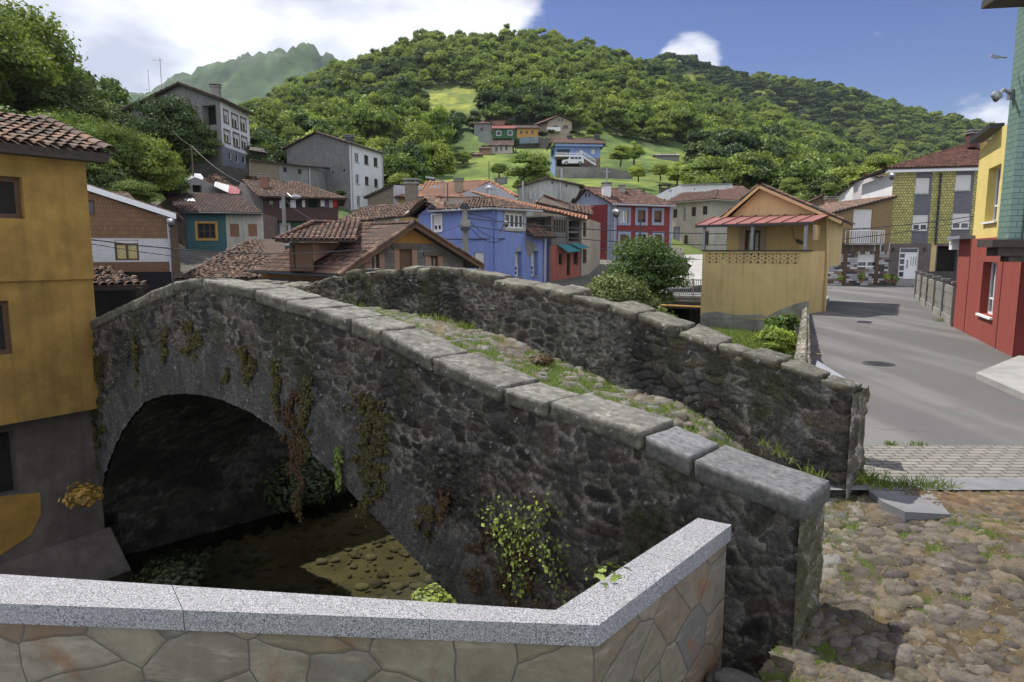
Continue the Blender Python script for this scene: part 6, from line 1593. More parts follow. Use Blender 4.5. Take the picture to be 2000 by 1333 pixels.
ws = Wall(F1, S1); facade(b, F1, S1, [(0, zb), (ws.L, zb), (ws.L, zr), (0, zr)])
boxwalls(b, [F0 + dirn * dep, F0], zb, zr, skip=(1,))
b.poly([A3(F0, zr - 1.0), A3(F1, zr - 1.0), A3(S1, zr - 1.0), A3(F0 + dirn * dep, zr - 1.0)], mi=0)
facade(b, F0, F1, [(.12, zr - 1), (w.L - .12, zr - 1), (w.L - .12, zr), (.12, zr)], [(ta, tb_, tb[0], tb[1])], rev=.0, d=-.125)
b.build('balcony_block', [m_yel, m_conc2], h)
b = MB(); q = [w.P(u, z_, .012) for u, z_ in [w.px(1492, 622)] + dz[3:] + [w.px(1580, 622)]]; b.poly(q[::-1]); q = [w.P(u, z_, .014) for u, z_ in [w.px(1371, 612), w.px(1371, 622), w.px(1500, 622), w.px(1488, 614), w.px(1440, 616), w.px(1400, 609)]]; b.poly(q); b.build('bare_cement_patch', m_conc2, h)
# lattice of triangles
b = MB(); nt = 13; du = (tb_ - ta) / nt; hm = (tb[0] + tb[1]) / 2
def strut(p, q):
    P_, Q_ = w.P(p[0], p[1], -.06), w.P(q[0], q[1], -.06); b.bar(P_, Q_, .085, .05, up=(w.n[0], w.n[1], 0))
for k in range(nt):
    u = ta + k * du; strut((u, tb[0]), (u + du / 2, hm)); strut((u + du / 2, hm), (u + du, tb[0])); strut((u, tb[1]), (u + du / 2, hm)); strut((u + du / 2, hm), (u + du, tb[1]))
    strut((u, tb[0]), (u, tb[0] + .01)) if False else None
b.bar(w.P(ta, hm, -.06), w.P(tb_, hm, -.06), .1, .05, up=(w.n[0], w.n[1], 0)); b.build('lattice_band', m_yel, h)
b = MB(); w.box(b, -.03, w.L + .03, zr, zr + .05, -.16, .05); b.build('rail_top', m_dmetal, h)
# main body
B0, B1 = F0 + dirn * dep + w.e * .2, F1 + dirn * dep + w.e * .05; wb = Wall(B0, B1)
ze = wb.px(1590, 424)[1]; ap = wb.px(1489, 366); door = wb.rect(1455, 450, 1485, 505); zfl = wb.px(1582, 522)[1]
b = MB()
facade(b, B0, B1, [(0, zfl), (wb.L, zfl), (wb.L, ze), (0, ze)], [door], rev=.15, mi=0); facade(b, B0, B1, [(0, ze), (wb.L, ze), ap], mi=1)
E1 = B1 + np.array([.50, .866]) * 6.5; wsd = Wall(B1, E1)
SW = rects(wsd, [(1596, 440, 1601, 470)])
facade(b, B1, E1, [(0, zfl), (wsd.L, zfl), (wsd.L, ze), (0, ze)], SW, mi=0); E0 = B0 + (E1 - B1); boxwalls(b, [E1, E0, B0], zfl, ze, skip=(2,), mi=0)
l0, l1 = B1 + wsd.n * -.7, E1 + wsd.n * -.7; wl_ = Wall(l0, l1); dr = [(1.0, 2.0, -.2, 1.6), (3.2, 4.2, .4, 1.5)]
b.build('wall', [m_yel, m_peach, m_dkst], h); b = MB()
facade(b, l0, l1, [(0, -.5), (wl_.L, -.5), (wl_.L, zfl), (0, zfl)], dr, mi=2); boxwalls(b, [l1, E0, B0, l0], -1, zfl, skip=(3,), mi=0)
b.poly([A3(B1, zfl), A3(E1, zfl), A3(l1, zfl), A3(l0, zfl)][::-1], mi=2)
b.build('lower_wall', [m_yel, m_peach, m_dkst], h)
window(wb, h, door, m_brown, 2, 1, .12, sur=m_beige, surw=.25, rev=.13, name='balcony_door', glass=m_curtain)
for r in SW: window(wsd, h, r, m_white, 2, 1, .07)
for r in dr: b = MB(); wl_.box(b, *r, -.12, -.06); b.build('door', m_brown, h)
aP = wb.P(ap[0], ap[1] + .12, .35); eR, eL = wb.P(wb.L + .55, ze - .15, .35), wb.P(-.35, ze - .05, .35); D3 = np.append((E1 - B1) * 1.06, 0)
roof(h, [[eR, eR + D3, aP + D3, aP], [eL + D3, eL, aP, aP + D3]], TP_OLD, [(aP, aP + D3)], seed=60, pw=.24, row=.34, jit=.8, thick=.07)
b = MB(); b.bar(eL + (0, 0, -.13), aP + (0, 0, -.13), .04, .12); b.bar(aP + (0, 0, -.13), eR + (0, 0, -.13), .04, .12); b.build('barge_board', m_peach, h)
# awning on posts
a0, a1 = w.P(w.px(1360, 439)[0], w.px(1360, 440)[1], .1), w.P(w.px(1585, 432)[0] + .1, w.px(1585, 433)[1], .1)
c0_, c1_ = wb.P(-.6, wb.px(1398, 424)[1], .05), wb.P(wb.L + .1, wb.px(1592, 419)[1], .05); nP = 8
for k in range(nP):
    s0, s1 = k / nP + .004, (k + 1) / nP - .004
    q = [lerp(a0, a1, s0), lerp(a0, a1, s1), lerp(c0_, c1_, s1), lerp(c0_, c1_, s0)]; b = MB(); b.poly(q); b.poly([p - (0, 0, .05) for p in q][::-1])
    b.bar(q[0] + (0, 0, .02), q[3] + (0, 0, .02), .05, .05); b.poly([q[0] - (0, 0, .05), q[1] - (0, 0, .05), q[1], q[0]]); b.build('awning_panel', m_awn, h)
b = MB(); b.bar(a0 - (0, 0, .08), a1 - (0, 0, .08), .08, .08); b.build('awning_beam', m_dmetal, h)
for x in (1374, 1468, 1572):
    u = w.px(x, 470)[0]; s = u / w.L; b = MB(); top = a0[2] + (a1[2] - a0[2]) * s - .08; w.box(b, u - .055, u + .055, zr + .05, top, -.12, -.01); b.build('post', m_metal, h)
p = w.P(w.px(1533, 470)[0], w.px(1533, 471)[1], -1.7); b = MB(); b.tube([p + (-.35, .1, .75), p + (-.2, .05, .1), p], .015, 6); b.obox(p - (.1, .1, .05), (.24, 0, -.08), (0, .2, 0), (0, 0, .14)); b.build('floodlight', m_dmetal, h)
pipe(h, [wb.P(wb.L - .05, ze, .2), wb.P(wb.L + .03, zfl - .1, .1), wb.P(wb.L + .03, 0, .1)], .05, m_yel)

# ---------------------------------------------------------------- S: mosaic house
m_ttan = brickmat('tan_wall_tiles', (.27, .18, .075), (.23, .155, .065), (.12, .085, .045), .3, .09, .01, rough=.6, var=.25)
m_mos = brickmat('stone_mosaic', (.2, .2, .2), None, (.05, .04, .035), .62, .17, .012, ramp=[(.42, .41, .40), (.11, .06, .042), (.30, .29, .30), (.50, .48, .45), (.035, .032, .035), (.20, .13, .09), (.36, .35, .38), (.05, .04, .04)], rough=.6, var=.2)
m_mosv = brickmat('stone_mosaic_upright', (.2, .2, .2), None, (.05, .04, .035), .2, .62, .012, ramp=[(.38, .36, .34), (.11, .06, .042), (.035, .032, .035), (.48, .46, .43), (.15, .10, .07), (.05, .04, .04)], rough=.6, var=.2)
h = thing('mosaic_house', 'house with tan upper tiles over a lower wall of black, white and brown stone strips', 'house', A3(XY(1680, 50, 555), 0))
A, B = XY(1616, 50, 500), XY(1737, 50.8, 500); w = Wall(A, B); zm = w.px(1680, 475)[1]; tl, tr_ = w.px(1622, 419)[1], w.px(1737, 385)[1]; zm2 = w.px(1680, 497)[1]
st = w.rect(1666, 400, 1703, 471); wi = w.rect(1675, 498, 1714, 522)
b = MB(); facade(b, A, B, [(0, zm), (w.L, zm), (w.L, tr_), (0, tl)], [(st[0], st[1], zm + .02, min(st[3], tl + (tr_ - tl) * st[0] / w.L - .1))], mi=0)
facade(b, A, B, [(0, zm2), (w.L, zm2), (w.L, zm), (0, zm)], mi=2); facade(b, A, B, [(0, -.4), (w.L, -.4), (w.L, zm2), (0, zm2)], [wi], mi=1)
bk = -w.n * 7; boxwalls(b, [B, B + bk, A + bk, A], -.4, tl, skip=(3,), mi=3); b.build('wall', [m_ttan, m_mos, m_mosv, m_wh], h)
hh = (st[0], st[1], zm + .02, min(st[3], tl + (tr_ - tl) * st[0] / w.L - .1)); window(w, h, hh, m_white, 2, 1, .06, shut=.52, name='balcony_door', glass=m_curtain); window(w, h, wi, m_white, 2, 1, .09, shut=.5)
for x in (1650, 1712):
    u = w.px(x, 520)[0]; b = MB(); w.box(b, u - .16, u + .16, -.4, zm - .02, 0, .025); b.build('pilaster', m_brown, h)
r = w.rect(1650, 452, 1716, 474); b = MB(); w.box(b, r[0], r[1], zm - .14, zm - .0, .0, .62); b.build('balcony_slab', m_conc, h)
b = MB(); n_ = 16
for k in range(n_ + 1): u = r[0] + (r[1] - r[0]) * k / n_; w.box(b, u - .02, u + .02, zm, r[3], .56, .60)
w.box(b, r[0], r[1], r[3], r[3] + .05, .55, .61)
for u in (r[0], r[1] - .04): w.box(b, u, u + .04, r[3], r[3] + .05, 0, .58); w.box(b, u, u + .04, zm, r[3], .02, .06)
b.build('balcony_railing', m_white, h)
b = MB(); q0, q1 = w.P(-.3, tl + .05, .3), w.P(w.L + .05, tr_ + .08, .3); tiles(b, [q0, q1, q1 + np.append(bk, 0), q0 + np.append(bk, 0)], TP_OLD, seed=62, pw=.3, row=.4, thick=.16); b.build('roof', [m_tile, m_under], h)

# ---------------------------------------------------------------- T: yellow tile house
m_yt = brickmat('yellow_patterned_tiles', (.50, .46, .15), (.30, .28, .09), (.10, .10, .035), .19, .19, .02, rough=.4, var=.1, off=.5)
m_gt = brickmat('purple_grey_tiles', (.15, .145, .165), (.12, .115, .135), (.08, .075, .085), .3, .12, .01, rough=.6, var=.2)
m_gst = mat('brown_grey_stone', (.16, .13, .12), (.10, .085, .08), scale=5, bump=.6, stain=.3)
h = thing('yellow_tiled_house', 'two-storey house clad in yellow patterned tiles with grey strips and a white front door', 'house', A3(XY(1780, 51, 550), 0))
A, B = XY(1737, 51, 450), XY(1925, 49.5, 450); w = Wall(A, B); zt = w.px(1800, 337)[1]; zm = w.px(1800, 476)[1]
b = MB(); e_ = [w.px(x, 420)[0] for x in (1737, 1783, 1816, 1860, 1897)]
W1 = rects(w, [(1784, 348, 1815.5, 379), (1781, 420, 1812.5, 451), (1862, 342, 1897, 373), (1859, 417, 1894.5, 448)])
def col_(u0, u1, mi, hs): facade(b, A, B, [(u0, zm), (u1, zm), (u1, zt), (u0, zt)], hs, mi=mi)
def fit(r, u0, u1): return (max(r[0], u0 + .02), min(r[1], u1 - .02), r[2], r[3])
W1 = [fit(W1[0], e_[1], e_[2]), fit(W1[1], e_[1], e_[2]), fit(W1[2], e_[3], e_[4]), fit(W1[3], e_[3], e_[4])]
col_(0, e_[1], 0, []); col_(e_[1], e_[2], 1, W1[:2]); col_(e_[2], e_[3], 0, []); col_(e_[3], e_[4], 1, W1[2:]); col_(e_[4], w.L, 0, [])
door = w.rect(1755.5, 484, 1793.5, 545); gar = w.rect(1827, 481, 1868, 560); u1816 = w.px(1816, 520)[0]; u1827 = w.px(1826, 520)[0]
facade(b, A, B, [(0, -.4), (u1816, -.4), (u1816, zm), (0, zm)], [door], mi=2, rev=.2); facade(b, A, B, [(u1816, -.4), (u1827, -.4), (u1827, zm), (u1816, zm)], mi=4); facade(b, A, B, [(u1827, -.4), (w.L, -.4), (w.L, zm), (u1827, zm)], [(gar[0] + .05, gar[1], -.3, gar[3])], mi=2, rev=.5); hole_back(b, w, (gar[0] + .05, gar[1], -.3, gar[3]), .5, 3)
bk = -w.n * 9; boxwalls(b, [B, B + bk, A + bk, A], -.4, zt, skip=(3,), mi=5); b.build('wall', [m_yt, m_gt, m_gst, m_dark, m_yel, m_wh], h)
for k, r in enumerate(W1): window(w, h, r, m_white, 2, 1, .09, shut=.94 if k in (0, 2) else .55, rev=.12, sill=m_conc)
# front door
b = MB(); u0, u1, z0, z1 = door; zt_ = z0 + (z1 - z0) * .82; us = u0 + (u1 - u0) * .34
for q in ((u0, u0 + .08, z0, z1), (u1 - .08, u1, z0, z1), (us - .05, us + .05, z0, zt_), (u0 + .08, u1 - .08, zt_ - .04, zt_ + .06), (u0 + .08, u1 - .08, z1 - .08, z1)): w.box(b, *q, -.18, -.1)
w.box(b, us + .05, u1 - .08, z0, zt_ - .04, -.17, -.12)
for k in range(4): z_ = z0 + .1 + k * (zt_ - z0) / 4; w.box(b, u0 + .08, us - .05, z_ - .07, z_ + .04, -.175, -.115)
f = b.build('front_door', m_white, h)
b = MB(); w.box(b, u0 + .06, us - .03, z0 + .05, zt_ - .02, -.19, -.17); w.box(b, u0 + .06, u1 - .06, zt_ + .04, z1 - .04, -.19, -.17); b.build('pane', m_glass, f)
b = MB(); w.box(b, us + .14, us + .17, z0 + .8, z0 + 1.4, -.12, -.06)
for k in (-1, 0, 1): uu = (us + u1) / 2 + .12 + k * .16; w.box(b, uu - .018, uu + .018, z0 + .9 + .1 * abs(k), zt_ - .25, -.125, -.11)
b.build('handle', m_dmetal, f)
b = MB(); w.box(b, u0 - .2, u1 + .2, -.3, z0 - .005, -.1, .5); b.build('door_step', m_conc, h)
b = MB()
for x in (1745, 1806): u = w.px(x, 487)[0]; z_ = w.px(x, 487)[1]; b2 = MB(); w.box(b2, u - .06, u + .06, z_ - .15, z_ + .1, 0.0, .16); b2.build('porch_lamp', m_dmetal, h)
b = MB(); b.tube([w.P(e_[2] + .5, zt - .1, .1), w.P(e_[2] + .5, zm - .1, .1)], .07); b.build('downpipe', m_dmetal, h)
b = MB(); w.box(b, -.5, w.L, zt, zt + .28, -.1, .5); b.build('fascia', m_white, h)
e0, e1 = w.P(-.6, zt + .29, .6), w.P(w.L + .5, zt + .29, .6); r0 = atY(1912, 276, 56.5); r1 = r0 + (e1 - e0) * .3
roof(h, [[e0, e1, r1, r0], [e0 + np.append(bk * 1.1, 0), e0, r0]], TP_RED, [(e0, r0), (r0, r1)], seed=64, pw=.24, row=.34, jit=.1)
chimney(h, atY(1898, 281, 54) - (0, 0, .3), .62, .6, 1.3, brickmat('dark_red_bricks', (.12, .045, .035), (.09, .035, .03), (.06, .04, .035), .24, .07, .01))
# flower pots
m_pot = mat('clay_pot', (.30, .13, .07), bump=.2); 

# ---------------------------------------------------------------- U: concrete panel fence
h = thing('concrete_fence', 'low fence of grey concrete panels between posts, leading up to the red building', 'fence', A3(atZ(1789, 586, 0)[:2], 0))
P0, P1 = atZ(1789, 586, 0)[:2], atZ(1862, 638, 0)[:2]; w = Wall(P0, P1); m_pan = mat('panel_concrete', (.25, .24, .215), (.17, .165, .15), scale=3, bump=.6, bscale=20, stain=.5, stain_scale=1, streak=.5)
ht = 1.3; b = MB(); w.box(b, 0, w.L, -.2, .28, -.06, .08); b.build('kerb', m_conc2, h); n_ = 5
for k in range(n_ + 1): u = w.L * k / n_; b = MB(); w.box(b, u - .09, u + .09, .1, ht + .12, -.1, .11); w.box(b, u - .13, u + .13, ht + .12, ht + .2, -.14, .15); b.build('post', m_pan, h)
for k in range(n_):
    for j in range(4): b = MB(); w.box(b, w.L * k / n_ + .09, w.L * (k + 1) / n_ - .09, .282 + j * .255, .282 + j * .255 + .245, -.03, .035 + .012 * (j % 2)); b.build('panel', m_pan, h)
h = thing('mesh_fence', 'dark mesh screen fence running right behind the concrete panel fence', 'fence', A3(P0, 0)); w2 = Wall(P0 + (.1, .25), XY(1870, 36, 570)); b = MB(); w2.box(b, 0, w2.L, .2, 1.45, 0, .03); b.build('mesh', mat('dark_mesh', (.07, .065, .06), bump=.8, bscale=40), h)
b = MB(); w2.box(b, w2.L - .1, w2.L, 0, 1.6, -.03, .09); b.build('post', m_pan, h)

# ---------------------------------------------------------------- V: yellow over red building
m_rw = plaster('brick_red_render', (.25, .055, .042), .9, stain=.12, streak=.12); m_yw = plaster('lemon_render', (.62, .50, .17), .92, stain=.08, streak=.1)
h = thing('red_and_yellow_building', 'building with red ground floor and lemon yellow upper floor, right of the road', 'building', A3(atZ(1860, 638, 0)[:2], 0))
A, B = atZ(1860, 638, 0)[:2], atZ(1977, 698, 0)[:2]; w = Wall(A, B); zm = w.px(1900, 467)[1]
r1 = [w.rect(1916, 512, 1943, 618)]; Ay = A + w.e * w.px(1896, 400)[0] - w.n * .12; By = B - w.n * .12 + w.e * 1.2; wy_ = Wall(Ay, By); r2 = [wy_.rect(1927, 327, 1951, 432)]; zy0 = wy_.px(1905, 285)[1]; zy1 = wy_.px(1957, 249)[1]
b = MB(); facade(b, A, B, [(0, -.3), (w.L, -.3), (w.L, zm), (0, zm)], r1, mi=0, rev=.3); facade(b, Ay, By, [(0, zm), (wy_.L, zm), (wy_.L, zy1 + .6), (wy_.px(1957, 249)[0], zy1), (0, zy0)], r2, mi=1, rev=.3)
bk = -w.n * 7; boxwalls(b, [A + bk, A], -.3, zm, skip=(1,), mi=0); b.poly([A3(Ay, zm), A3(Ay, zy0), A3(Ay + bk, zy0), A3(Ay + bk, zm)], mi=1); b.poly([A3(A, zm), A3(B, zm), A3(B + bk, zm), A3(A + bk, zm)], mi=0); boxwalls(b, [B, B + bk], -.3, zm, skip=(1,), mi=2)
m_dred = plaster('dark_red_reveal', (.16, .03, .025)); b.build('wall', [m_rw, m_yw, m_dred], h)
for ww_, r in ((w, r1[0]), (wy_, r2[0])): window(ww_, h, r, m_white, 3, 2, .055, half=.3, rev=.26, sill=m_white, glass=None)
b = MB(); wy_.box(b, -.15, wy_.L, 0, .01, 0, .01); 
b = MB(); q = wy_.P(-.12, zy0 + .06, .12), wy_.P(wy_.px(1957, 249)[0], zy1 + .06, .12); b.bar(q[0], q[1], .35, .12); b.build('roof_edge', m_dmetal, h)
b = MB(); u0 = w.px(1868, 467)[0]; w.box(b, -.35, w.px(1896, 467)[0] + .0, zm + .005, zm + .11, -.6, .3); b.build('ledge', m_bg, h); b = MB(); w.box(b, -.5, -.05, zm - .32, zm - .03, -.55, .2); b.build('sign_box', m_white, h)
b = MB(); 
for x, in ((1890,), (1955,)): u = w.px(x, 560)[0]; w.box(b, u - .03, u + .03, 0, zm, .0, .012); b2 = b; b = MB(); b2.build('render_joint', m_dred, h)

# ---------------------------------------------------------------- W: green tiled building overhang
m_gb = brickmat('green_glazed_bricks', (.165, .25, .21), (.135, .21, .175), (.06, .12, .09), .26, .115, .009, rough=.45, var=.25)
h = thing('green_brick_building', 'upper storey faced in green glazed bricks jutting out at the right edge', 'building', A3(XY(1946, 14.3, 480), 2.5))
Y0 = 14.2; A = XY(1968, Y0, 480); A2 = XY(1946, 14.75, 480); B = A + np.array([7, -1.2]); w = Wall(A, B); zb = w.px(1968, 468)[1]; ztop = w.px(1990, 5)[1] + .0
b = MB(); facade(b, A, B, [(0, zb), (w.L, zb), (w.L, ztop + 1), (0, ztop + 1)]); bk = A2 - A; boxwalls(b, [A2, A], zb, ztop + 1, skip=(1,)); b.poly([A3(A, zb), A3(A2, zb), A3(B + bk, zb), A3(B, zb)], mi=1)
b.build('wall', [m_gb, m_under], h)
b = MB(); w.box(b, -.35, w.L, zb - .16, zb - .002, -.5, .14); w.box(b, -.2, w.L, zb - .34, zb - .162, -.4, .07); w.box(b, .03, w.L, zb - .46, zb - .342, -.3, .03); b.build('moulding', m_under, h)
b = MB(); w.box(b, -.75, w.L, ztop, ztop + .15, -.3, .8); b.build('eave', m_under, h)
b = MB(); boxwalls(b, [XY(1988, 15.6, 600), XY(1988, 15.6, 600) + (6, -1)], -.2, zb - .1, skip=(1,)); b.build('recessed_wall', m_dred, h)
b = MB(); b.tube([w.P(.25, zb, .02), w.P(.25, ztop, .02)], .012, 6); b.build('cable', m_dmetal, h)

def street_lamp_arm(name, label, base, tip, r=.03, head=.2, group=None):
    base, tip = np.array(base), np.array(tip); h = thing(name, label, 'street lamp', base, group); b = MB(); mid = base * .35 + tip * .65 + (0, 0, .12)
    b.tube([base, mid, tip], r, 8); b.obox(base - (.05, .05, .1), (.1, 0, 0), (0, .1, 0), (0, 0, .2)); b.build('bracket', m_metal, h, smooth=False)
    e = tip - base; e[2] = 0; e /= np.linalg.norm(e); b = MB(); b.tube([tip - e * head * .3, tip + e * head * .1, tip + e * head * .8, tip + e * head * 1.15], [head * .28, head * .42, head * .38, head * .1], 10); b.build('lamp_head', m_metal, h, smooth=True)
    b = MB(); c = tip + e * head * .45 - (0, 0, head * .22); b.tube([c + (0, 0, .02), c - (0, 0, head * .22), c - (0, 0, head * .42)], [head * .34, head * .3, .02], 10); b.build('lamp_glass', m_glass, h, smooth=True)
    return h
street_lamp_arm('street_lamp', 'grey street lamp head jutting from the green brick building at the right edge', atY(1975, 185, 14.6), atY(1950, 188, 14.3), head=.2)
b = MB(); p = atY(1965, 113, 14.6); b.tube([p, atY(1935, 111, 14.3)], .018); b.tube([atY(1935, 109, 14.3), atY(1950, 112.5, 14.3)], .03); tag(b.build('aerial_bracket', m_metal, loc=p), 'short metal bracket poking out above the street lamp at right', 'bracket')
street_lamp_arm('street_lamp', 'street lamp on the right corner of the brown tiled house', atY(330, 446, 35.3), atY(333, 434, 34.6), head=.45)
street_lamp_arm('street_lamp', 'small white street lamp on the corner of the yellow-tiled house', atY(1737, 348, 50.8), atY(1741, 344, 50.2), head=.5)
street_lamp_arm('street_lamp', 'street lamp on the blue-grey corner of the red house', atY(1196, 418, 56.8), atY(1201, 415.5, 56.2), head=.7)
street_lamp_arm('street_lamp', 'white street lamp fixed to the front of the blue house', atY(977, 453, 40.2), atY(987, 437, 39.4), head=.35)

# ---------------------------------------------------------------- poles, wires
def pole(name, label, x, y0, y1, Y, r0, r1, m_, cat='pole', group=None, extra=None):
    p1 = atY(x, y1, Y); p0 = p1.copy(); p0[2] = atY(x, y0, Y)[2]; h = thing(name, label, cat, p0, group); b = MB(); b.tube([p0, p1], [r0, r1], 10); b.build('shaft', m_, h, smooth=False)
    return h, p0, p1
h, p0, p1 = pole('utility_pole', 'square grey concrete utility pole in front of the blue house', 908, 560, 404, 37.5, .17, .14, m_conc2)
b = MB(); b.obox(p1 + (-.28, -.2, -.12), (.56, 0, 0), (0, .4, 0), (0, 0, .1)); b.obox(p1 + (-.2, -.2, .0), (.4, 0, 0), (0, .4, 0), (0, 0, .14)); b.build('cap', m_dmetal, h)
pb = atY(909, 436, 37.4); b = MB(); b.obox(pb + (-.26, -.2, -.2), (.52, 0, 0), (0, .4, 0), (0, 0, .38)); b.build('junction_box', m_conc, h); b = MB(); b.obox(pb + (-.24, -.24, -.42), (.48, 0, 0), (0, .1, 0), (0, 0, .2)); b.build('clamp', m_dmetal, h)
PT_ = p1
h, p0, p1b = pole('lamp_post', 'slim grey lamp post with a curved arm in front of the green house', 553, 462, 380, 44, .13, .1, m_conc2, 'street lamp')
b = MB(); q = atY(570, 386, 43); b.tube([p1b + (0, 0, -.15), p1b * .5 + q * .5 + (0, 0, .15), q], .035, 8); b.build('arm', m_metal, h); b = MB(); b.tube([q, q + (.25, -.05, .02), q + (.6, -.1, 0)], [.1, .15, .06], 8); b.build('lamp_head', m_metal, h)
pole('antenna_pole', 'tall thin mast standing on the old tiled roof beside the blue house', 874, 405, 357, 46, .035, .03, m_dmetal, 'mast')
h, p0, pq = pole('lamp_post', 'lamp post with two arms above the orange roof behind the blue house', 866, 392, 352, 56, .05, .05, m_metal, 'street lamp'); b = MB(); b.tube([pq + (0, 0, -.1), atY(848, 350, 55.6)], .04); b.build('arm', m_metal, h); b = MB(); q = atY(848, 350, 55.6); b.tube([q, q + (-.7, 0, .12)], [.12, .08], 8); b.build('lamp_head', m_metal, h)
pole('lamp_post', 'thin pole with a light standing in front of the red house', 1251, 465, 428, 48, .06, .05, m_dmetal, 'street lamp')
h, p0, pq2 = pole('utility_pole', 'thin wooden pole with cross wires in front of the dark hillside tree', 374, 345, 285, 58, .07, .06, m_wood)
b = MB(); b.bar(pq2 + (-.7, 0, -.3), pq2 + (.8, 0, -.3), .07, .07); b.build('cross_arm', m_wood, h)
pole('mast', 'thin white mast on the meadow behind the orange roofed house', 955, 352, 315, 75, .05, .04, m_dmetal, 'mast')
def wire(label, a, b_, sag=.3, r=.014, n=14, grp='overhead cables across the village'):
    a, b_ = np.array(a), np.array(b_); pts = []
    for k in range(n + 1): t = k / n; p = a * (1 - t) + b_ * t; p[2] -= sag * 4 * t * (1 - t); pts.append(p)
    m_ = MB(); m_.tube(pts, r, 5, cap=False); tag(m_.build('overhead_cable', m_dmetal, loc=a), label, 'cable', grp)
wire('thick cable from the concrete pole right to the far yellow-tiled house', PT_ + (0, 0, -.6), atY(1900, 423, 47), 1.0, .03)
wire('lower cable from the concrete pole right past the yellow porch house', PT_ + (0, 0, -1.0), atY(1900, 430, 47), 1.35, .025)
wire('thin cable from the concrete pole towards the red house', PT_ + (0, 0, -.3), atY(1196, 440, 56), .5, .02)
wire('thick cable sagging left from the concrete pole past the dormer house', PT_ + (0, 0, -.9), atY(166, 467, 18), .9, .017)
wire('thin lower cable running left to the ochre house', PT_ + (0, 0, -1.8), atY(168, 475, 18), .95, .011)
wire('cable drooping from the pole to the blue wall', PT_ + (0, 0, -.7), atY(984, 467, 40.), .6, .022)
wire('second drooping cable between pole and blue wall', PT_ + (0, 0, -.5), atY(984, 467, 40.), .35, .018)
wire('straight black cable fixed along the blue wall', atY(862, 468, 41.9), atY(986, 467, 39.9), .0, .035)
wire('cable from the lamp post up to the hillside pole', p1b, pq2, .8, .013)
wire('cable from the hillside pole towards the tall white house', pq2, atY(300, 195, 80), .8, .014)
wire('cable slanting down from the lamp post to the dormer house', p1b + (0, 0, -.2), atY(640, 438, 35), .3, .014)
wire('thin white cable slung under the eave of the ochre house', atY(-40, 285, 12.8), atY(130, 316, 13.75), .03, .008)
wire('string of little flags on the side of the red house', atY(1150, 487, 55), atY(1193, 483, 56), .1, .03)

# ---------------------------------------------------------------- far road bridge, ramp, railings
h = thing('road_bridge', 'flat concrete road bridge with dark railings over the river upstream', 'bridge', A3(XY(1335, 38, 580), -2))
A, B = XY(1225, 40, 580), XY(1400, 37.5, 580); w = Wall(A, B); zd = w.px(1340, 578)[1]
b = MB(); w.box(b, 0, w.L, zd - .35, zd, -5, 0); w.box(b, 0, w.L, zd - .12, zd - .02, 0, .12); b.build('deck', m_conc2, h); b = MB(); w.box(b, 0, w.L, zd - .75, zd - .353, -1, -.05); b.build('beam', m_dkst, h)
b = MB(); b.tube([w.P(0, zd - .55, .2), w.P(w.L, zd - .6, .2)], .06); b.build('pipe', m_ochre, h)
b = MB(); za = w.px(1340, 546)[1]; n_ = 44
for k in range(n_ + 1): u = w.L * k / n_; w.box(b, u - .018, u + .018, zd + .08, za - .04, -.09, -.05)
w.box(b, 0, w.L, za - .05, za, -.1, -.04); w.box(b, 0, w.L, zd + .05, zd + .1, -.1, -.04)
for k in range(5): u = .05 + (w.L - .1) * k / 4; w.box(b, u - .035, u + .035, zd, za, -.11, -.03)
b.build('railing', m_metal, h)
b = MB(); p0, p1 = XY(1371, 46, 600), XY(1395, 38, 600); boxwalls(b, [XY(1347, 43, 600), XY(1372, 41, 600)], -3, zd - .3, skip=(1,)); b.build('abutment', m_conc2, h)
# ramp street
b = MB(); q = [atY(1300, 560, 41.5), atY(1395, 556, 41), atY(1400, 515, 56), atY(1375, 497, 62.5), atY(1312, 487, 67), atY(1322, 500, 60), atY(1352, 520, 52), atY(1330, 538, 46), atY(1290, 548, 44)]
b.poly(q, [(p[0], p[1]) for p in q]); tag(b.build('road', mat('pale_concrete_road', (.36, .35, .33), (.30, .29, .275), scale=2, bump=.3, stain=.3)), 'pale concrete street climbing between the cream house and the river', 'road', kind='structure')
b = MB(); h = thing('street_railing', 'curved dark railing beside the pale street in front of the cream house', 'railing', atY(1330, 535, 46))
R_ = [atY(1316, 524, 52), atY(1333, 526, 49), atY(1341, 532, 47), atY(1341, 539, 45.5), atY(1330, 542, 45)]
for k in range(len(R_) - 1):
    for s in np.linspace(0, 1, 6, endpoint=False): p = lerp(R_[k], R_[k + 1], s); b.bar(p, p + (0, 0, .85), .025, .025)
b.tube([p + (0, 0, .85) for p in R_], .03); b.tube([p + (0, 0, .15) for p in R_], .02); b.build('rails', m_dmetal, h)

# ---------------------------------------------------------------- low wall by the road
h = thing('roadside_wall', 'low dry stone wall with a flat coping along the left edge of the road', 'wall', A3((5.4, 12.5), -.5))
q0 = atY(1549, 716, 10.8)[:2]; q1 = atY(1568, 603, 27)[:2]; s0 = atY(1585, 716, 10.8)[:2]; s1 = atY(1580, 603, 27)[:2]
zt0, zt1 = ZZ(716, 10.8), ZZ(603, 27)
n_ = 300; tt_ = np.linspace(0, 1, n_)
P0_ = q0[None] * (1 - tt_[:, None]) + q1[None] * tt_[:, None]; P1_ = s0[None] * (1 - tt_[:, None]) + s1[None] * tt_[:, None]; Zt_ = zt0 * (1 - tt_) + zt1 * tt_
prof = [(0, -1.), (0, -.7), (0, -.4), (0, -.2), (0, 0), (.12, .0), (.25, -.01), (.32, .05), (.45, .06), (.6, .06), (.68, .05), (.74, -.01), (.88, 0), (1, 0), (1, -.2), (1, -.45), (1, -.6)]
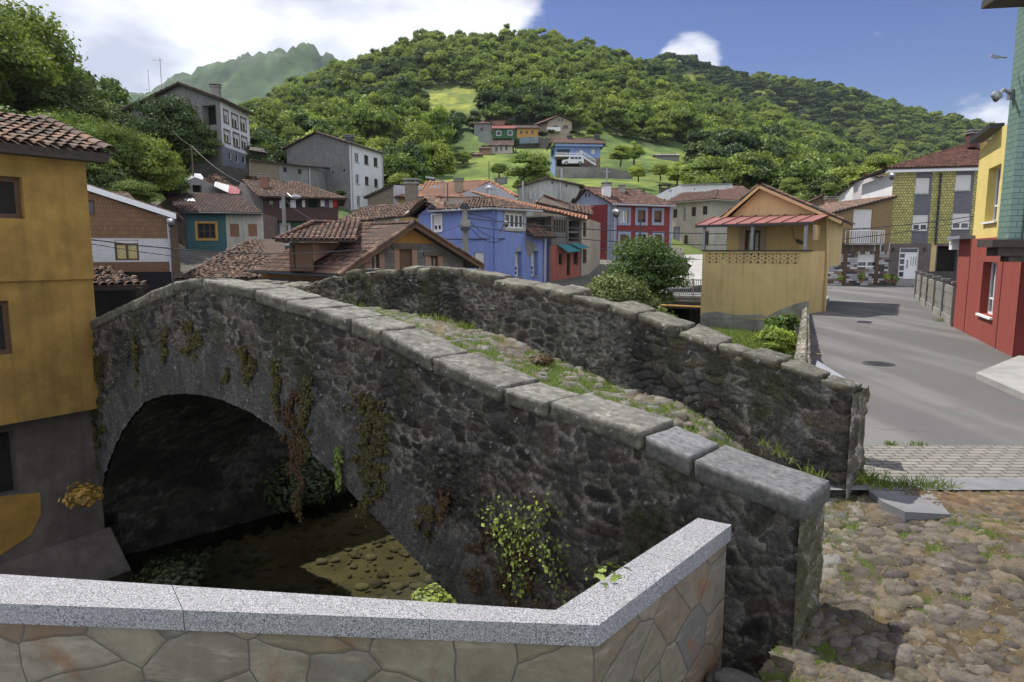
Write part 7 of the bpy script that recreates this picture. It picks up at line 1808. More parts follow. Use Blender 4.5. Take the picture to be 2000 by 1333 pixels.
G = np.zeros((len(prof), n_, 3)); Cc = np.zeros(G.shape); Ls = tt_ * 17
for k, (s, dz) in enumerate(prof):
    G[k, :, :2] = P0_ * (1 - s) + P1_ * s; G[k, :, 2] = Zt_ + dz; v_ = np.full(n_, k * .13)
    dp, cl3 = rubble(Ls, v_, 90, .3, .25); G[k, :, 2] += (dp - .03) * (.8 if 0 < s < 1 else .3); G[k, :, 0] += (dp - .03) * (1 if s >= 1 else -1) * (s in (0, 1))
    Cc[k] = cl3 * (1.9 if 6 <= k <= 11 else 1.5)
gridmesh('masonry', G, Cc, m_rubble, h)
# information board behind the parapet end
h = thing('information_board', 'tilted grey information board mounted behind the end of the far parapet', 'sign', A3(XY(1650, 7.7), 0))
b = MB(); i0, i1, i2, i3 = atY(1604, 719, 8.3), atY(1652, 747, 8.1), atY(1688, 770, 7.75), atY(1607, 728, 8.0)
p_ = [atY(1596, 704, 8.5), atY(1682, 758, 8.2), atY(1692, 778, 7.85), atY(1592, 718, 8.2)]
b.poly(p_); b.poly([q - (0, 0, .04) for q in p_][::-1]); 
for k in range(4): b.poly([p_[k] - (0, 0, .04), p_[(k + 1) % 4] - (0, 0, .04), p_[(k + 1) % 4], p_[k]])
b.build('panel', m_zinc, h)
for s in (.12, .93): b = MB(); q = lerp(p_[0], p_[1], s) * .5 + lerp(p_[3], p_[2], s) * .5; b.bar(q - (0, 0, .04), (q[0], q[1], 0), .06, .06); b.build('leg', m_metal, h)

# ---------------------------------------------------------------- houses on the hillside
simple_house('hill_barn', 'grey and brick barn with a brown roof at the top left of the hillside houses', 'barn', 958, 1001, 262, 235, 227, 205, 14, m_rbrick, TP_BROWN, hipped=True)
simple_house('hill_barn', 'low grey shed with a lean-to roof left of the brick barn uphill', 'barn', 926, 959, 268, 242, 236, 202, 10, m_gray, TP_BROWN, [(938, 250, 944, 256)], hipped=True)
simple_house('hill_house', 'green hillside house with a red roof and two white-framed windows', 'house', 963, 1009, 285, 252, 246, 190, 11, plaster('deep_green', (.045, .12, .06), .85), [(.30, .10, .08)], [(970.5, 257, 978, 265), (992.5, 256, 1000, 264)], hipped=True, sur=m_white)
simple_house('hill_house', 'orange hillside house with three small windows joined to the green one', 'house', 1009.6, 1051, 272, 251, 245, 189.5, 11, plaster('orange_render', (.42, .24, .07), .9), TP_DARK, [(1016, 256, 1020, 262), (1027, 256, 1031, 262), (1038, 255.5, 1042, 262)], hipped=True)
h_, w_ = simple_house('hill_house', 'cream gabled hillside house with a balcony, right of the orange one', 'house', 1070, 1117, 272, 238, 226, 200, 12, m_beige, TP_BROWN, [(1090, 232, 1093, 238), (1096, 232, 1099, 238), (1081, 246, 1089, 254), (1100, 245, 1109, 252)], skew=-6, oh=.9)
r = w_.rect(1068, 252, 1094, 257); b = MB(); w_.box(b, r[0], r[1], r[2] - .2, r[2], 0, 1.5); w_.box(b, r[0], r[1], r[2], r[2] + .9, 1.45, 1.5); b.build('balcony', m_wh, h_)
b = MB(); bk3 = XY(1052, 206, 250); boxwalls(b, [bk3, w_.A], w_.px(1080, 272)[1] - 2, w_.px(1080, 240)[1], skip=(1,)); b.build('side_wall', m_offw, h_)
simple_house('hill_house', 'pale hillside house with a brown roof, below the green house', 'house', 958, 1001, 308, 285, 274, 168, 9, m_cream, TP_DARK, [(967, 288, 972, 296), (977, 287, 981, 295), (986.5, 286, 991, 294), (979, 301, 983, 308), (987, 301, 992, 310)], hipped=True)
simple_house('hill_shed', 'small red brick shed left of the pale hillside house', 'shed', 938, 958, 307, 291, 287, 165, 6, m_rbrick, TP_BROWN, hipped=True)
simple_house('hill_shed', 'tiny brown shed lowest on the left of the hillside houses', 'shed', 920, 939, 319, 303, 299, 160, 5, m_rbrick, TP_OLD, [(928, 308, 934, 313)], hipped=True)
simple_house('garden_shed', 'long grey garden shed among the vegetable plots on the right of the hill', 'shed', 1284, 1327, 314, 304, 302, 170, 5, m_gray, [(.5, .5, .5)], hipped=True)
# blue hillside house
h = thing('blue_hill_house', 'pale blue hillside house with an outside stair, a balcony and an open garage', 'house', A3(XY(1085, 133, 300), 14))
L_, C_, R_ = XY(1075.5, 139, 300), XY(1085, 133, 300), XY(1172.5, 134, 300); w = Wall(C_, R_); wl2 = Wall(L_, C_)
zt, zm, zb = w.px(1130, 280)[1], w.px(1130, 308)[1], w.px(1130, 327)[1]; m_pb = plaster('pale_blue_plaster', (.21, .29, .50), .92, stain=.1)
b = MB(); loggia = w.rect(1088, 292, 1113, 305); wn_ = rects(w, [(1131, 293.5, 1138, 301), (1155, 292.5, 1162.5, 301), (1126, 295, 1129, 307)]); gr_ = w.rect(1088, 312, 1134, 326); w3_ = w.rect(1156, 313, 1162.5, 324)
facade(b, C_, R_, [(0, zm), (w.L, zm), (w.L, zt), (0, zt)], [loggia] + wn_, mi=0, rev=1.2); hole_back(b, w, loggia, 1.2, 1); [hole_back(b, w, r, .2, 0) for r in wn_]
facade(b, C_, R_, [(0, zb - 1), (w.L, zb - 1), (w.L, zm), (0, zm)], [gr_, w3_], mi=2, rev=1.5); hole_back(b, w, gr_, 1.5, 3); hole_back(b, w, w3_, .3, 1)
facade(b, L_, C_, [(0, zb - 3), (wl2.L, zb - 3), (wl2.L, zt), (0, zt)], rects(wl2, [(1076.5, 294, 1081, 305)]), mi=0); boxwalls(b, [R_, R_ + (L_ - C_)], zb, zt, skip=(1,)); boxwalls(b, [R_ + (L_ - C_), L_], zb, zt, skip=(1,)); b.build('wall', [m_pb, m_gray, m_stonew, m_dark], h)
for r in wn_: window(w, h, r, m_white, 2, 1, .1, shut=.95, rev=.15)
e0, e1 = w.P(-1.4, zt - .2, 1.2), w.P(w.L + .8, zt - .2, 1.2); r0, r1 = atY(1083, 272, 138), atY(1168, 270.5, 138); r0[2] = r1[2]; 
roof(h, [[e0, e1, r1, r0], [e0 + (0, 11, 0), e0, r0], [e1, e1 + (0, 11, 0), r1]], TP_BROWN, [(r0, r1)], seed=70, pw=.5, row=.7, jit=.2)
b = MB(); w.box(b, -.3, w.L + .3, zt - .7, zt - .25, 0, 1.0); b.build('frieze', m_pb, h)
b = MB(); r = w.rect(1085, 301, 1130, 308); w.box(b, r[0] - .3, r[1], r[2], r[2] + .25, 0, 1.4); w.box(b, r[0] - .3, r[1], r[3] - .1, r[3], 1.35, 1.42)
for k in range(16): u = r[0] + (r[1] - r[0]) * k / 15; w.box(b, u, u + .07, r[2] + .25, r[3] - .1, 1.35, 1.41)
b.build('balcony', m_white, h); b = MB(); s0, s1 = w.P(*w.px(1130, 306), 1.2), w.P(*w.px(1160, 325), 1.2); b.bar(s0, s1, .9, .3); b.bar(s0 + (0, -.5, .9), s1 + (0, -.5, .9), .1, .1); n_ = 12
for k in range(n_ + 1): p = lerp(s0, s1, k / n_) + (0, -.5, 0); b.bar(p, p + (0, 0, .9), .06, .06)
b.build('stair', m_white, h)
chimney(h, atY(1113, 274, 137), 1., .8, .9, m_dmetal); chimney(h, atY(1166, 273, 137), 1., .8, .9, m_dmetal)
# parked car
h = thing('parked_car', 'white off-road car parked below the stair of the pale blue hillside house', 'car', atY(1119, 324.5, 130)); m_car = mat('white_car_paint', (.7, .7, .72), bump=0, stain=.05, rough=.25)
cp = atY(1119, 324.3, 130.5); fx = 1.08
prof_ = [(-2.1, .35), (-2.1, .85), (-1.95, .98), (-1.05, 1.08), (-.65, 1.62), (1.55, 1.66), (1.95, 1.1), (2.0, .4)]
b = MB(); L0 = [cp + (-x * -1 * .98, -.8, z_) for x, z_ in prof_]; L1 = [p + (0, 1.6, 0) for p in L0]; b.poly(L0); b.poly(L1[::-1])
for k in range(len(prof_)): j = (k + 1) % len(prof_); b.poly([L0[k], L1[k], L1[j], L0[j]])
b.build('body', m_car, h)
b = MB()
for x0, x1 in ((-.55, .15), (.25, .8), (.9, 1.45)): b.obox(cp + (x0, -.83, 1.12), (x1 - x0, 0, 0), (0, .03, 0), (0, 0, .4))
b.build('side_window', m_glass, h)
for x in (-1.3, 1.25):
    b = MB(); b.tube([cp + (x, -.86, .36), cp + (x, -.6, .36)], .37, 14); f = b.build('wheel', m_dark, h); b = MB(); b.tube([cp + (x, -.88, .36), cp + (x, -.86, .36)], .2, 10); b.build('rim', m_metal, f)
b = MB(); b.obox(cp + (-2.12, -.75, .62), (.06, 0, 0), (0, .3, 0), (0, 0, .18)); b.build('headlight', m_metal, h)
# walls on the hillside
def pixwall(label, pts, Y, m_, name='retaining_wall', cat='wall', th=.5, drop=1.5):
    """wall whose top follows pts (px,py,Y) and whose foot is `drop` lower"""
    T = [atY(x, y, Yy) for x, y, Yy in pts]; b = MB(); u = 0
    for k in range(len(T) - 1):
        p, q = T[k], T[k + 1]; L = np.linalg.norm(q - p); dp_, dq_ = (0, 0, -drop), (0, 0, -drop); bkv = np.array([0, th, 0])
        b.poly([p + dp_, q + dq_, q, p], [(u, 0), (u + L, 0), (u + L, drop), (u, drop)]); b.poly([p, q, q + bkv, p + bkv]); b.poly([q + bkv + dq_, p + bkv + dp_, p + bkv, q + bkv]); u += L
    p, q = T[0], T[-1]; b.poly([p, p + bkv, p + bkv - (0, 0, drop), p - (0, 0, drop)]); b.poly([q, q + bkv, q + bkv - (0, 0, drop), q - (0, 0, drop)][::-1])
    return tag(b.build(name, m_, loc=T[0] - (0, 0, drop)), label, cat)
m_hw = mat('hill_wall_render', (.26, .25, .23), (.15, .145, .135), scale=.5, bump=.4, stain=.6, stain_scale=.15, streak=.4)
pixwall('long stained retaining wall under the car and the blue hillside house', [(1086, 325.5, 129), (1182, 327.5, 129), (1212, 333, 128), (1236, 341, 127)], 0, m_hw, drop=3.2)
pixwall('dark stone wall below the orange hillside house', [(1006, 271, 186), (1050, 268, 186), (1077, 272, 180)], 0, m_dkst, drop=5)
m_mural = mat('painted_mural', (.10, .18, .30), (.25, .28, .22), scale=.5, bump=.2, stain=.6, stain_scale=.6)
pixwall('wall painted with a faded blue mural beside the orange hillside house', [(1015, 269, 184), (1052, 267.5, 184)], 0, m_mural, name='mural_wall', drop=1.6)
pixwall('grey wall painted with green and blue shapes left of the green hillside house', [(934, 262, 196), (948, 257, 194), (961, 262, 192)], 0, mat('faded_mural', (.22, .28, .26), (.30, .30, .28), scale=.4, bump=.2, stain=.4, stain_scale=.5), name='mural_wall', drop=5)
pixwall('low grey block wall on the slope below the tiny brown shed', [(907, 322, 150), (932, 317, 150)], 0, m_gray, drop=2)
pixwall('rough low wall across the meadow left of the pale gabled house', [(965, 350, 100), (991, 345, 100)], 0, m_gray, drop=1)
# chimney-like block on the meadow behind the white building
b = MB(); p = atY(1290, 377, 84); b.obox(p, (1.2, 0, 0), (0, 1, 0), (0, 0, .6)); b.obox(p + (-.2, -.2, .9), (1.6, 0, 0), (0, 1.4, 0), (0, 0, .12)); [b.obox(p + (x, y, .6), (.12, 0, 0), (0, .12, 0), (0, 0, .3)) for x in (0, 1.05) for y in (0, .85)]
tag(b.build('chimney_stack', m_dkst, loc=p), 'small dark chimney stack at the left end of the long white building', 'chimney')
# ---------------------------------------------------------------- foliage
m_leafA = leafmat('oak_leaves', (.026, .055, .011), (.20, .275, .045), .24)
m_leafB = leafmat('chestnut_leaves', (.04, .08, .013), (.27, .34, .055), .28)
m_leafD = leafmat('dark_leaves', (.014, .028, .010), (.085, .13, .03), .15)
m_leafS = leafmat('shade_painted_leaves', (.010, .018, .008), (.04, .058, .018), .1)  # leaf greens darkened to carry the shade around the arch
m_leafY = leafmat('bright_leaves', (.08, .135, .018), (.31, .40, .055), .28)
m_ivy = leafmat('ivy_leaves', (.045, .08, .012), (.20, .26, .045), .2)
m_moss = leafmat('moss_leaves', (.030, .026, .010), (.105, .095, .022), .1)
m_rust = leafmat('dry_moss_leaves', (.035, .02, .01), (.10, .055, .02), .1)
m_gold = leafmat('golden_leaves', (.16, .11, .02), (.42, .30, .06), .35)
m_bark = mat('bark', (.09, .075, .06), (.05, .042, .035), scale=5, bump=.8, bscale=12)
m_grassb = leafmat('grass_blades', (.05, .085, .015), (.19, .25, .045), .35)
m_dryb = leafmat('dry_grass', (.16, .12, .05), (.32, .25, .12), .3)
def leafcards(P, Nn, s, R, fold=0.0):
    """diamond leaf faces at P facing roughly Nn"""
    n = len(P); Nn = Nn / (np.linalg.norm(Nn, axis=1)[:, None] + 1e-9)
    a = np.cross(Nn, R.normal(size=(n, 3))); a /= np.linalg.norm(a, axis=1)[:, None] + 1e-9
    c = np.cross(Nn, a); s = np.asarray(s).reshape(-1, 1) * np.ones((n, 1)); w = s * (.55 + .25 * R.rand(n, 1))
    V = np.stack([P - a * s, P - c * w + Nn * s * .1, P + a * s, P + c * w + Nn * s * .1], 1).reshape(-1, 3)
    return V, np.arange(4 * n).reshape(-1, 4)
def crown(seed, R_, H, nleaf, leaf, ncl=26, droop=0., shape=1.0, low=.15):
    """positions, facing and tone of the leaves of one crown centred over the origin, from z=0 up to H"""
    R = np.random.RandomState(seed); cl = []
    for k in range(ncl):
        while True:
            p = R.rand(3) * 2 - 1
            if np.linalg.norm(p) < 1: break
        p = p / (np.linalg.norm(p) + 1e-6) * (np.linalg.norm(p) ** .45) * .74
        tz_ = (p[2] + 1) / 2; wd = 1.0 if shape == 1 else (1.25 - tz_) * shape
        cl.append((p[0] * R_ * wd, p[1] * R_ * wd, H * (low + (1 - low) * (.12 + .80 * tz_)), (.26 + .2 * R.rand()) * min(R_, H * .5) * (1 if shape == 1 else .75), R.rand()))
    cl = np.array(cl); w = cl[:, 3] ** 2; idx = R.choice(ncl, nleaf, p=w / w.sum())
    d = R.normal(size=(nleaf, 3)); d[:, 2] = np.abs(d[:, 2]) * .8 + d[:, 2] * .35; d /= np.linalg.norm(d, axis=1)[:, None]
    rr = (.5 + .5 * R.rand(nleaf) ** .8)[:, None]; lump = (.8 + .4 * vn(d[:, 0] * 3 + idx, d[:, 1] * 3 + d[:, 2] * 2, seed))[:, None]
    P = cl[idx, :3] + d * cl[idx, 3:4] * rr * lump * np.array([1.08, 1.08, .85])
    P = P + (R.rand(nleaf, 1) < .12) * d * .16 * R_ * R.rand(nleaf, 1)
    P[:, 2] -= droop * (P[:, 0] ** 2 + P[:, 1] ** 2) / R_
    Nn = d + R.normal(size=d.shape) * .55 + np.array([0, 0, .25])
    tone = np.clip(.08 + .62 * cl[idx, 4] + .38 * R.rand(nleaf), 0, 1)
    return P, Nn, tone, cl
def branches(b, cl, H, r0, R, low=.15, n=9):
    top = H * .8; b.tube([(0, 0, -.8), (0.02 * H, .01 * H, H * .25), (-.01 * H, .02 * H, H * .5), (.02 * H, 0, top)], [r0 * 1.25, r0 * .85, r0 * .55, r0 * .15], 8)
    for k in range(n):
        c = cl[R.randint(len(cl))]; z0 = H * (.2 + .4 * R.rand()); p0 = np.array([0, 0, z0]); p1 = np.array([c[0], c[1], max(c[2], z0 + .2)]) * np.array([.85, .85, 1]); m = p0 * .5 + p1 * .5 - np.array([0, 0, .08 * H])
        b.tube([p0, m, p1], [r0 * .42, r0 * .28, r0 * .08], 5)
def make_tree(name, seed, R_, H, nleaf, leaf, leafm, label=None, loc=(0, 0, 0), low=.15, group=None, cat='tree', **kw):
    P, Nn, tone, cl = crown(seed, R_, H, nleaf, leaf, low=low, **kw); R = np.random.RandomState(seed + 5)
    V, Fq = leafcards(P, Nn, leaf * (.6 + .8 * R.rand(nleaf)), R)
    root = thing(name, label, cat, loc, group)
    b = MB(); branches(b, cl, H, .035 * H, R)
    for i in range(len(b.v)): b.v[i] = tuple(np.array(b.v[i]) + np.array(loc, float))
    b.build('trunk', m_bark, root, smooth=True)
    c = np.repeat(tone, 4)[:, None] * np.ones(3)
    npmesh('crown', V + np.array(loc, float), Fq, c, leafm, root, smooth=False)
    return root
def proto(seed, R_, H, nleaf, leaf, leafm, low=.1, **kw):
    """one mesh with crown and trunk for the far wood"""
    P, Nn, tone, cl = crown(seed, R_, H, nleaf, leaf, low=low, **kw); R = np.random.RandomState(seed + 5)
    V, Fq = leafcards(P, Nn, leaf * (.6 + .8 * R.rand(nleaf)), R)
    tv = [(-.2, -.2, -1.5), (.2, -.2, -1.5), (.2, .2, -1.5), (-.2, .2, -1.5), (-.08, -.08, H * .7), (.08, -.08, H * .7), (.08, .08, H * .7), (-.08, .08, H * .7)]; n0 = len(V)
    tf = [(0, 1, 5, 4), (1, 2, 6, 5), (2, 3, 7, 6), (3, 0, 4, 7)]
    V = np.concatenate([V, tv]); Fq = np.concatenate([Fq, np.array(tf) + n0]); c = np.concatenate([np.repeat(tone, 4), np.zeros(8)])[:, None] * np.ones(3)
    o = npmesh('wood_tree', V, Fq, c, [leafm, m_bark], smooth=False, mi=np.array([0] * (len(Fq) - 4) + [1] * 4))
    COL.objects.unlink(o); return o
def inst(name, pts, scl, idx, rotz, protos, label, cat='wood', tilt=None):
    """one object that repeats the prototypes over the given points"""
    me = bpy.data.meshes.new(name); me.vertices.add(len(pts)); me.vertices.foreach_set('co', np.asarray(pts, np.float32).ravel())
    for nm, ty, arr in (('sc', 'FLOAT_VECTOR', scl), ('ro', 'FLOAT_VECTOR', rotz), ('ix', 'INT', idx)):
        at = me.attributes.new(nm, ty, 'POINT'); at.data.foreach_set('value' if ty == 'INT' else 'vector', np.asarray(arr).ravel())
    o = link(name, me)
    col_ = bpy.data.collections.new(name + '_kinds')
    for k, p in enumerate(protos): p.name = 'kind_%02d' % k if False else p.name; col_.objects.link(p)
    g = bpy.data.node_groups.new(name, 'GeometryNodeTree'); g.interface.new_socket('Geometry', in_out='INPUT', socket_type='NodeSocketGeometry'); g.interface.new_socket('Geometry', in_out='OUTPUT', socket_type='NodeSocketGeometry')
    gi, go = g.nodes.new('NodeGroupInput'), g.nodes.new('NodeGroupOutput'); ci = g.nodes.new('GeometryNodeCollectionInfo'); ci.inputs[0].default_value = col_; ci.inputs[1].default_value = True; ci.inputs[2].default_value = True
    ip = g.nodes.new('GeometryNodeInstanceOnPoints'); ip.inputs['Pick Instance'].default_value = True
    def na(n_, ty): q = g.nodes.new('GeometryNodeInputNamedAttribute'); q.data_type = ty; q.inputs[0].default_value = n_; return q.outputs[0]
    L = g.links; L.new(gi.outputs[0], ip.inputs['Points']); L.new(ci.outputs[0], ip.inputs['Instance']); L.new(na('ix', 'INT'), ip.inputs['Instance Index']); L.new(na('ro', 'FLOAT_VECTOR'), ip.inputs['Rotation']); L.new(na('sc', 'FLOAT_VECTOR'), ip.inputs['Scale']); L.new(ip.outputs[0], go.inputs[0])
    md = o.modifiers.new('spread', 'NODES'); md.node_group = g
    return tag(o, label, cat, kind='stuff')
TZI = None
def gz(x, y):
    """ground height under a tree beyond 60 m"""
    x = np.asarray(x, float); y = np.asarray(y, float); a = x / y
    zz = base_z(a, y); return zz + sst(y, 60, 150) * (fbm(x / 26, y / 26, 3, 4) - .5) * np.clip((y - 110) / 30, .8, 10)
KEEP = [(905, 1182, 224, 328, 200), (1000, 1240, 322, 345, 140), (425, 492, 190, 330, 95), (335, 492, 158, 190, 95), (552, 752, 255, 420, 84), (1050, 1120, 224, 270, 205), (1284, 1330, 298, 316, 175), (484, 606, 305, 365, 76), (365, 470, 335, 385, 66),
        (945, 1240, 345, 400, 100), (1440, 1465, 360, 392, 95), (840, 930, 178, 215, 290)]
def blocked(px, pt, pb, rp, Y):
    return any(px + rp > k[0] and px - rp < k[1] and pb > k[2] and pt < k[3] and Y < k[4] for k in KEEP)
RT = np.random.RandomState(77)
# --- the far wood
pts = []; acc = []
def scatter(Y0, Y1, a0, a1, sp, hmin, hmax, keepf=None):
    out = []; Y = Y0
    while Y < Y1:
        s = sp(Y); n = int((a1 - a0) * Y / s)
        for k in range(n):
            y = Y + (RT.rand() - .5) * s * 1.3; x = (a0 + (a1 - a0) * (k + RT.rand()) / n) * y; H = hmin + (hmax - hmin) * RT.rand() ** 1.4
            z_ = float(gz(x, y)); px, py = to_px((x, y, z_)); 
            if in_meadow(px, py) and (RT.rand() > .03): continue
            px2, pt = to_px((x, y, z_ + H)); rp = FPX * H * .42 / y
            if blocked(px, pt, py, rp, y): continue
            if keepf and not keepf(px, py, y): continue
            out.append((x, y, z_ - .3, H))
        Y += s * .92
    return out
far_ = scatter(152, 560, -.62, .85, lambda Y: 4.7 + (Y - 150) * .004, 3.6, 11.0)
far2 = scatter(620, 930, .08, .9, lambda Y: 7.0, 4.0, 12)
# hide what a nearer slope covers
def visible(L):
    L = np.array(L); out = []
    a = L[:, 0] / L[:, 1]; ys = np.exp(np.linspace(math.log(60), math.log(900), 90))
    for i in range(len(L)):
        yy = ys[ys < L[i, 1] - 4]; zz = base_z(np.full(len(yy), a[i]), yy); sl = ((zz + 4 - EYE) / yy).max()
        if (L[i, 2] + L[i, 3] - EYE) / L[i, 1] > sl - .004: out.append(L[i])
    return np.array(out)
far_, far2 = visible(far_), visible(far2)
protos = [proto(100 + k, 4.3, 8.4, 3000, .36, (m_leafA, m_leafB, m_leafA, m_leafB, m_leafD, m_leafB)[k], ncl=12 + 3 * k) for k in range(6)] + [proto(120, 2.9, 8.8, 2600, .33, m_leafA, ncl=16, shape=1.15), proto(121, 3.4, 8.0, 2600, .34, m_leafY, ncl=11), proto(122, 4.9, 7.0, 3000, .36, m_leafB, ncl=26)]
def go(name, L, label):
    n = len(L); f = L[:, 3] / 8.4; asp = .85 + .4 * RT.rand(n); sc_ = np.stack([f * asp * .92, f * asp * .92, f * (.95 + .4 * RT.rand(n))], 1); ro = np.stack([0 * f, 0 * f, RT.rand(n) * 6.28], 1)
    patch = vn(L[:, 0] / 45, L[:, 1] / 45, 5) + .35 * (RT.rand(n) - .5)
    ix = np.where(patch < .30, 4, np.where(patch < .5, RT.choice([0, 2, 6], n), RT.choice([1, 3, 5, 0, 6, 7, 8], n)))
    return inst(name, L[:, :3], sc_, ix.astype(np.int32), ro, PR, label)
PR = protos
w1_ = go('woodland', far_, 'dense broadleaf wood covering the rounded hill behind the village')
K2 = bpy.data.collections['woodland_kinds']
w2_ = go.__call__('woodland_ridge', far2, 'wood on the further ridge at the right, under the small white cloud') if False else None
def go2(name, L, label):
    PR2 = []
    for p in protos: q = p.copy(); PR2.append(q)
    n = len(L); f = L[:, 3] / 8.4; sc_ = np.stack([f * 1.1, f * 1.1, f], 1); ro = np.stack([0 * f, 0 * f, RT.rand(n) * 6.28], 1)
    patch = vn(L[:, 0] / 60, L[:, 1] / 60, 8) + .4 * (RT.rand(n) - .5); ix = np.where(patch < .35, 4, RT.choice([0, 2, 1, 3, 6, 8], n))
    return inst(name, L[:, :3], sc_, ix.astype(np.int32), ro, PR2, label)
go2('woodland', far2, 'wood on the further ridge at the right, under the small white cloud')
# --- single trees on the lower slopes
kinds = []
def copy_tree(src, loc, s, rz, label, group):
    r = src.copy(); COL.objects.link(r); r.location = tuple(loc); r.rotation_euler = (0, 0, rz); r.scale = s if hasattr(s, '__len__') else (s, s, s); r['label'] = label; r['group'] = group
    for ch in list(src.children):
        c = ch.copy(); COL.objects.link(c); c.parent = r
    return r
SRC = {}
def src(key, *a, **k):
    if key not in SRC: SRC[key] = [None, a, k]
    return key
def place(key, loc, H, rz, label, group, wide=1.):
    a, k, H0 = key_def[key]; s = H / H0
    if SRC.get(key) is None:
        r = make_tree(*a, label=label, loc=(0, 0, 0), group=group, **k); SRC[key] = r
        r.location = tuple(loc); r.rotation_euler = (0, 0, rz); r.scale = (s * wide, s * wide, s); return r
    return copy_tree(SRC[key], loc, (s * wide, s * wide, s), rz, label, group)
key_def = {
 'near0': (('broadleaf_tree', 201, 4.2, 8.6, 17000, .135, m_leafA), dict(ncl=44, low=.03), 8.6),
 'near1': (('broadleaf_tree', 202, 4.4, 8.6, 17000, .14, m_leafD), dict(ncl=42, low=.03), 8.6),
 'near2': (('broadleaf_tree', 203, 4.0, 8.6, 17000, .135, m_leafB), dict(ncl=46, low=.03), 8.6),
 'mid0': (('broadleaf_tree', 211, 4.4, 8.6, 8500, .22, m_leafA), dict(ncl=30, low=-.12), 8.6),
 'mid1': (('broadleaf_tree', 212, 4.2, 8.6, 8500, .22, m_leafB), dict(ncl=28, low=-.12), 8.6),
 'mid2': (('broadleaf_tree', 213, 4.5, 8.6, 8500, .22, m_leafD), dict(ncl=34, low=-.12), 8.6),
 'mid3': (('broadleaf_tree', 214, 4.0, 8.6, 8500, .21, m_leafY), dict(ncl=26, low=-.12), 8.6),
 'fir': (('conifer', 215, 2.0, 8.6, 6000, .2, m_leafD), dict(ncl=26, shape=1.3), 8.6)}
mid = scatter(84, 150, -.62, .86, lambda Y: 5.9, 4.8, 8.8)
mid = visible(mid)
for k, (x, y, z_, H) in enumerate(mid):
    pt = vn(x / 22, y / 22, 3) + .3 * (RT.rand() - .5); px = to_px((x, y, z_))[0]
    key = ('mid2' if pt < .38 else 'mid0' if pt < .58 else 'mid1')
    if 480 < px < 760 and RT.rand() < .5: key = 'mid3'
    place(key, (x, y, z_), H, RT.rand() * 6.28, 'round broadleaf tree in the band of trees at the foot of the wooded hill', 'trees at the foot of the hill', .75 + .3 * RT.rand())
left = scatter(43, 96, -.86, -.555, lambda Y: 4.3, 4.8, 8.6, None)
for k, (x, y, z_, H) in enumerate(left):
    z_ = float(base_z(x / y, y)); key = 'near1' if RT.rand() < .5 else 'near0' if RT.rand() < .7 else 'near2'
    place(key, (x, y, z_ - .3), H * (1.25 if x / y < -.66 else .85), RT.rand() * 6.28, 'dark broadleaf tree crowding the steep bank behind the ochre house', 'trees on the steep left bank', 1 + .2 * RT.rand())
def spot(key, px, pbase, ptop, Y, wide, label, grp='single trees among the houses'):
    p = atY(px, pbase, Y); H = atY(px, ptop, Y)[2] - p[2]; return place(key, p, H * 1.03, RT.rand() * 6.28, label, grp, wide)
spot('near1', 338, 345, 186, 71, .88, 'big dark tree hiding the gable of the tall white house')
spot('near2', 288, 412, 262, 50, 1.0, 'rounded light green tree above the brown tiled house')
spot('near0', 215, 372, 225, 47, .8, 'leafy tree rising just right of the ochre house roof')
spot('near2', 190, 385, 290, 44, .9, 'low bright bush beside the roof of the ochre house')
spot('near0', 232, 345, 250, 60, .9, 'dark bushy tree left of the big dark tree')
spot('near1', 330, 400, 330, 54, 1.2, 'dark shrubbery directly behind the teal house roof')
spot('near0', 262, 420, 345, 44, 1.3, 'shrub between the brown tiled house and the light green tree')
spot('mid0', 1034, 380, 289, 95, 1.05, 'spreading walnut tree above the pale gabled house')
spot('mid1', 845, 366, 272, 104, 1.05, 'round green tree on the slope above the orange roofed house')
spot('mid2', 790, 380, 262, 98, .75, 'dark tree right of the grey apartment block')
spot('mid0', 768, 372, 292, 92, .8, 'tree standing against the corner of the grey apartment block')
spot('mid1', 815, 330, 235, 135, .9, 'tree above the round green tree on the slope')
spot('mid2', 870, 290, 215, 165, .9, 'dark tree below the yellow hilltop meadow')
spot('fir', 1008, 300, 264, 172, .8, 'small dark conifer beside the pale hillside house')
spot('mid1', 1161, 272, 238, 192, 1.0, 'round tree right of the cream hillside house')
spot('mid3', 1247, 352, 316, 108, 1.1, 'small leaning tree alone on the meadow')
spot('mid1', 1212, 322, 282, 140, 1.1, 'tree at the right end of the long retaining wall')
spot('mid3', 1238, 318, 272, 145, 1.0, 'bright tree behind the right end of the retaining wall')
spot('mid1', 1290, 350, 318, 122, 1.2, 'bushy tree below the long garden shed')
spot('mid3', 1322, 362, 312, 112, 1.0, 'bright green tree right of the garden plots')
spot('mid1', 1352, 368, 318, 108, 1.1, 'leafy tree behind the long white building')
spot('mid1', 975, 345, 318, 128, 1.4, 'bush on the slope below the pale hillside house')
spot('mid0', 905, 322, 292, 150, 1.1, 'small tree on the slope left of the brick sheds')
for k, (x, y0, y1, Y, key) in enumerate([(1410, 395, 300, 100, 'mid0'), (1462, 402, 290, 100, 'mid1'), (1510, 410, 300, 98, 'mid2'), (1560, 415, 305, 96, 'mid0'), (1600, 412, 335, 92, 'mid2'), (1650, 402, 322, 92, 'mid1'), (1690, 402, 345, 90, 'mid3'), (1545, 392, 345, 88, 'mid1'), (1380, 385, 330, 100, 'mid2'), (1715, 380, 300, 100, 'mid1'), (1435, 372, 325, 120, 'mid3'), (1620, 392, 352, 84, 'mid0')]):
    spot(key, x, y0, y1, Y, 1.1, 'full-grown tree in the dark row behind the cream and yellow houses', 'trees behind the right-hand houses')
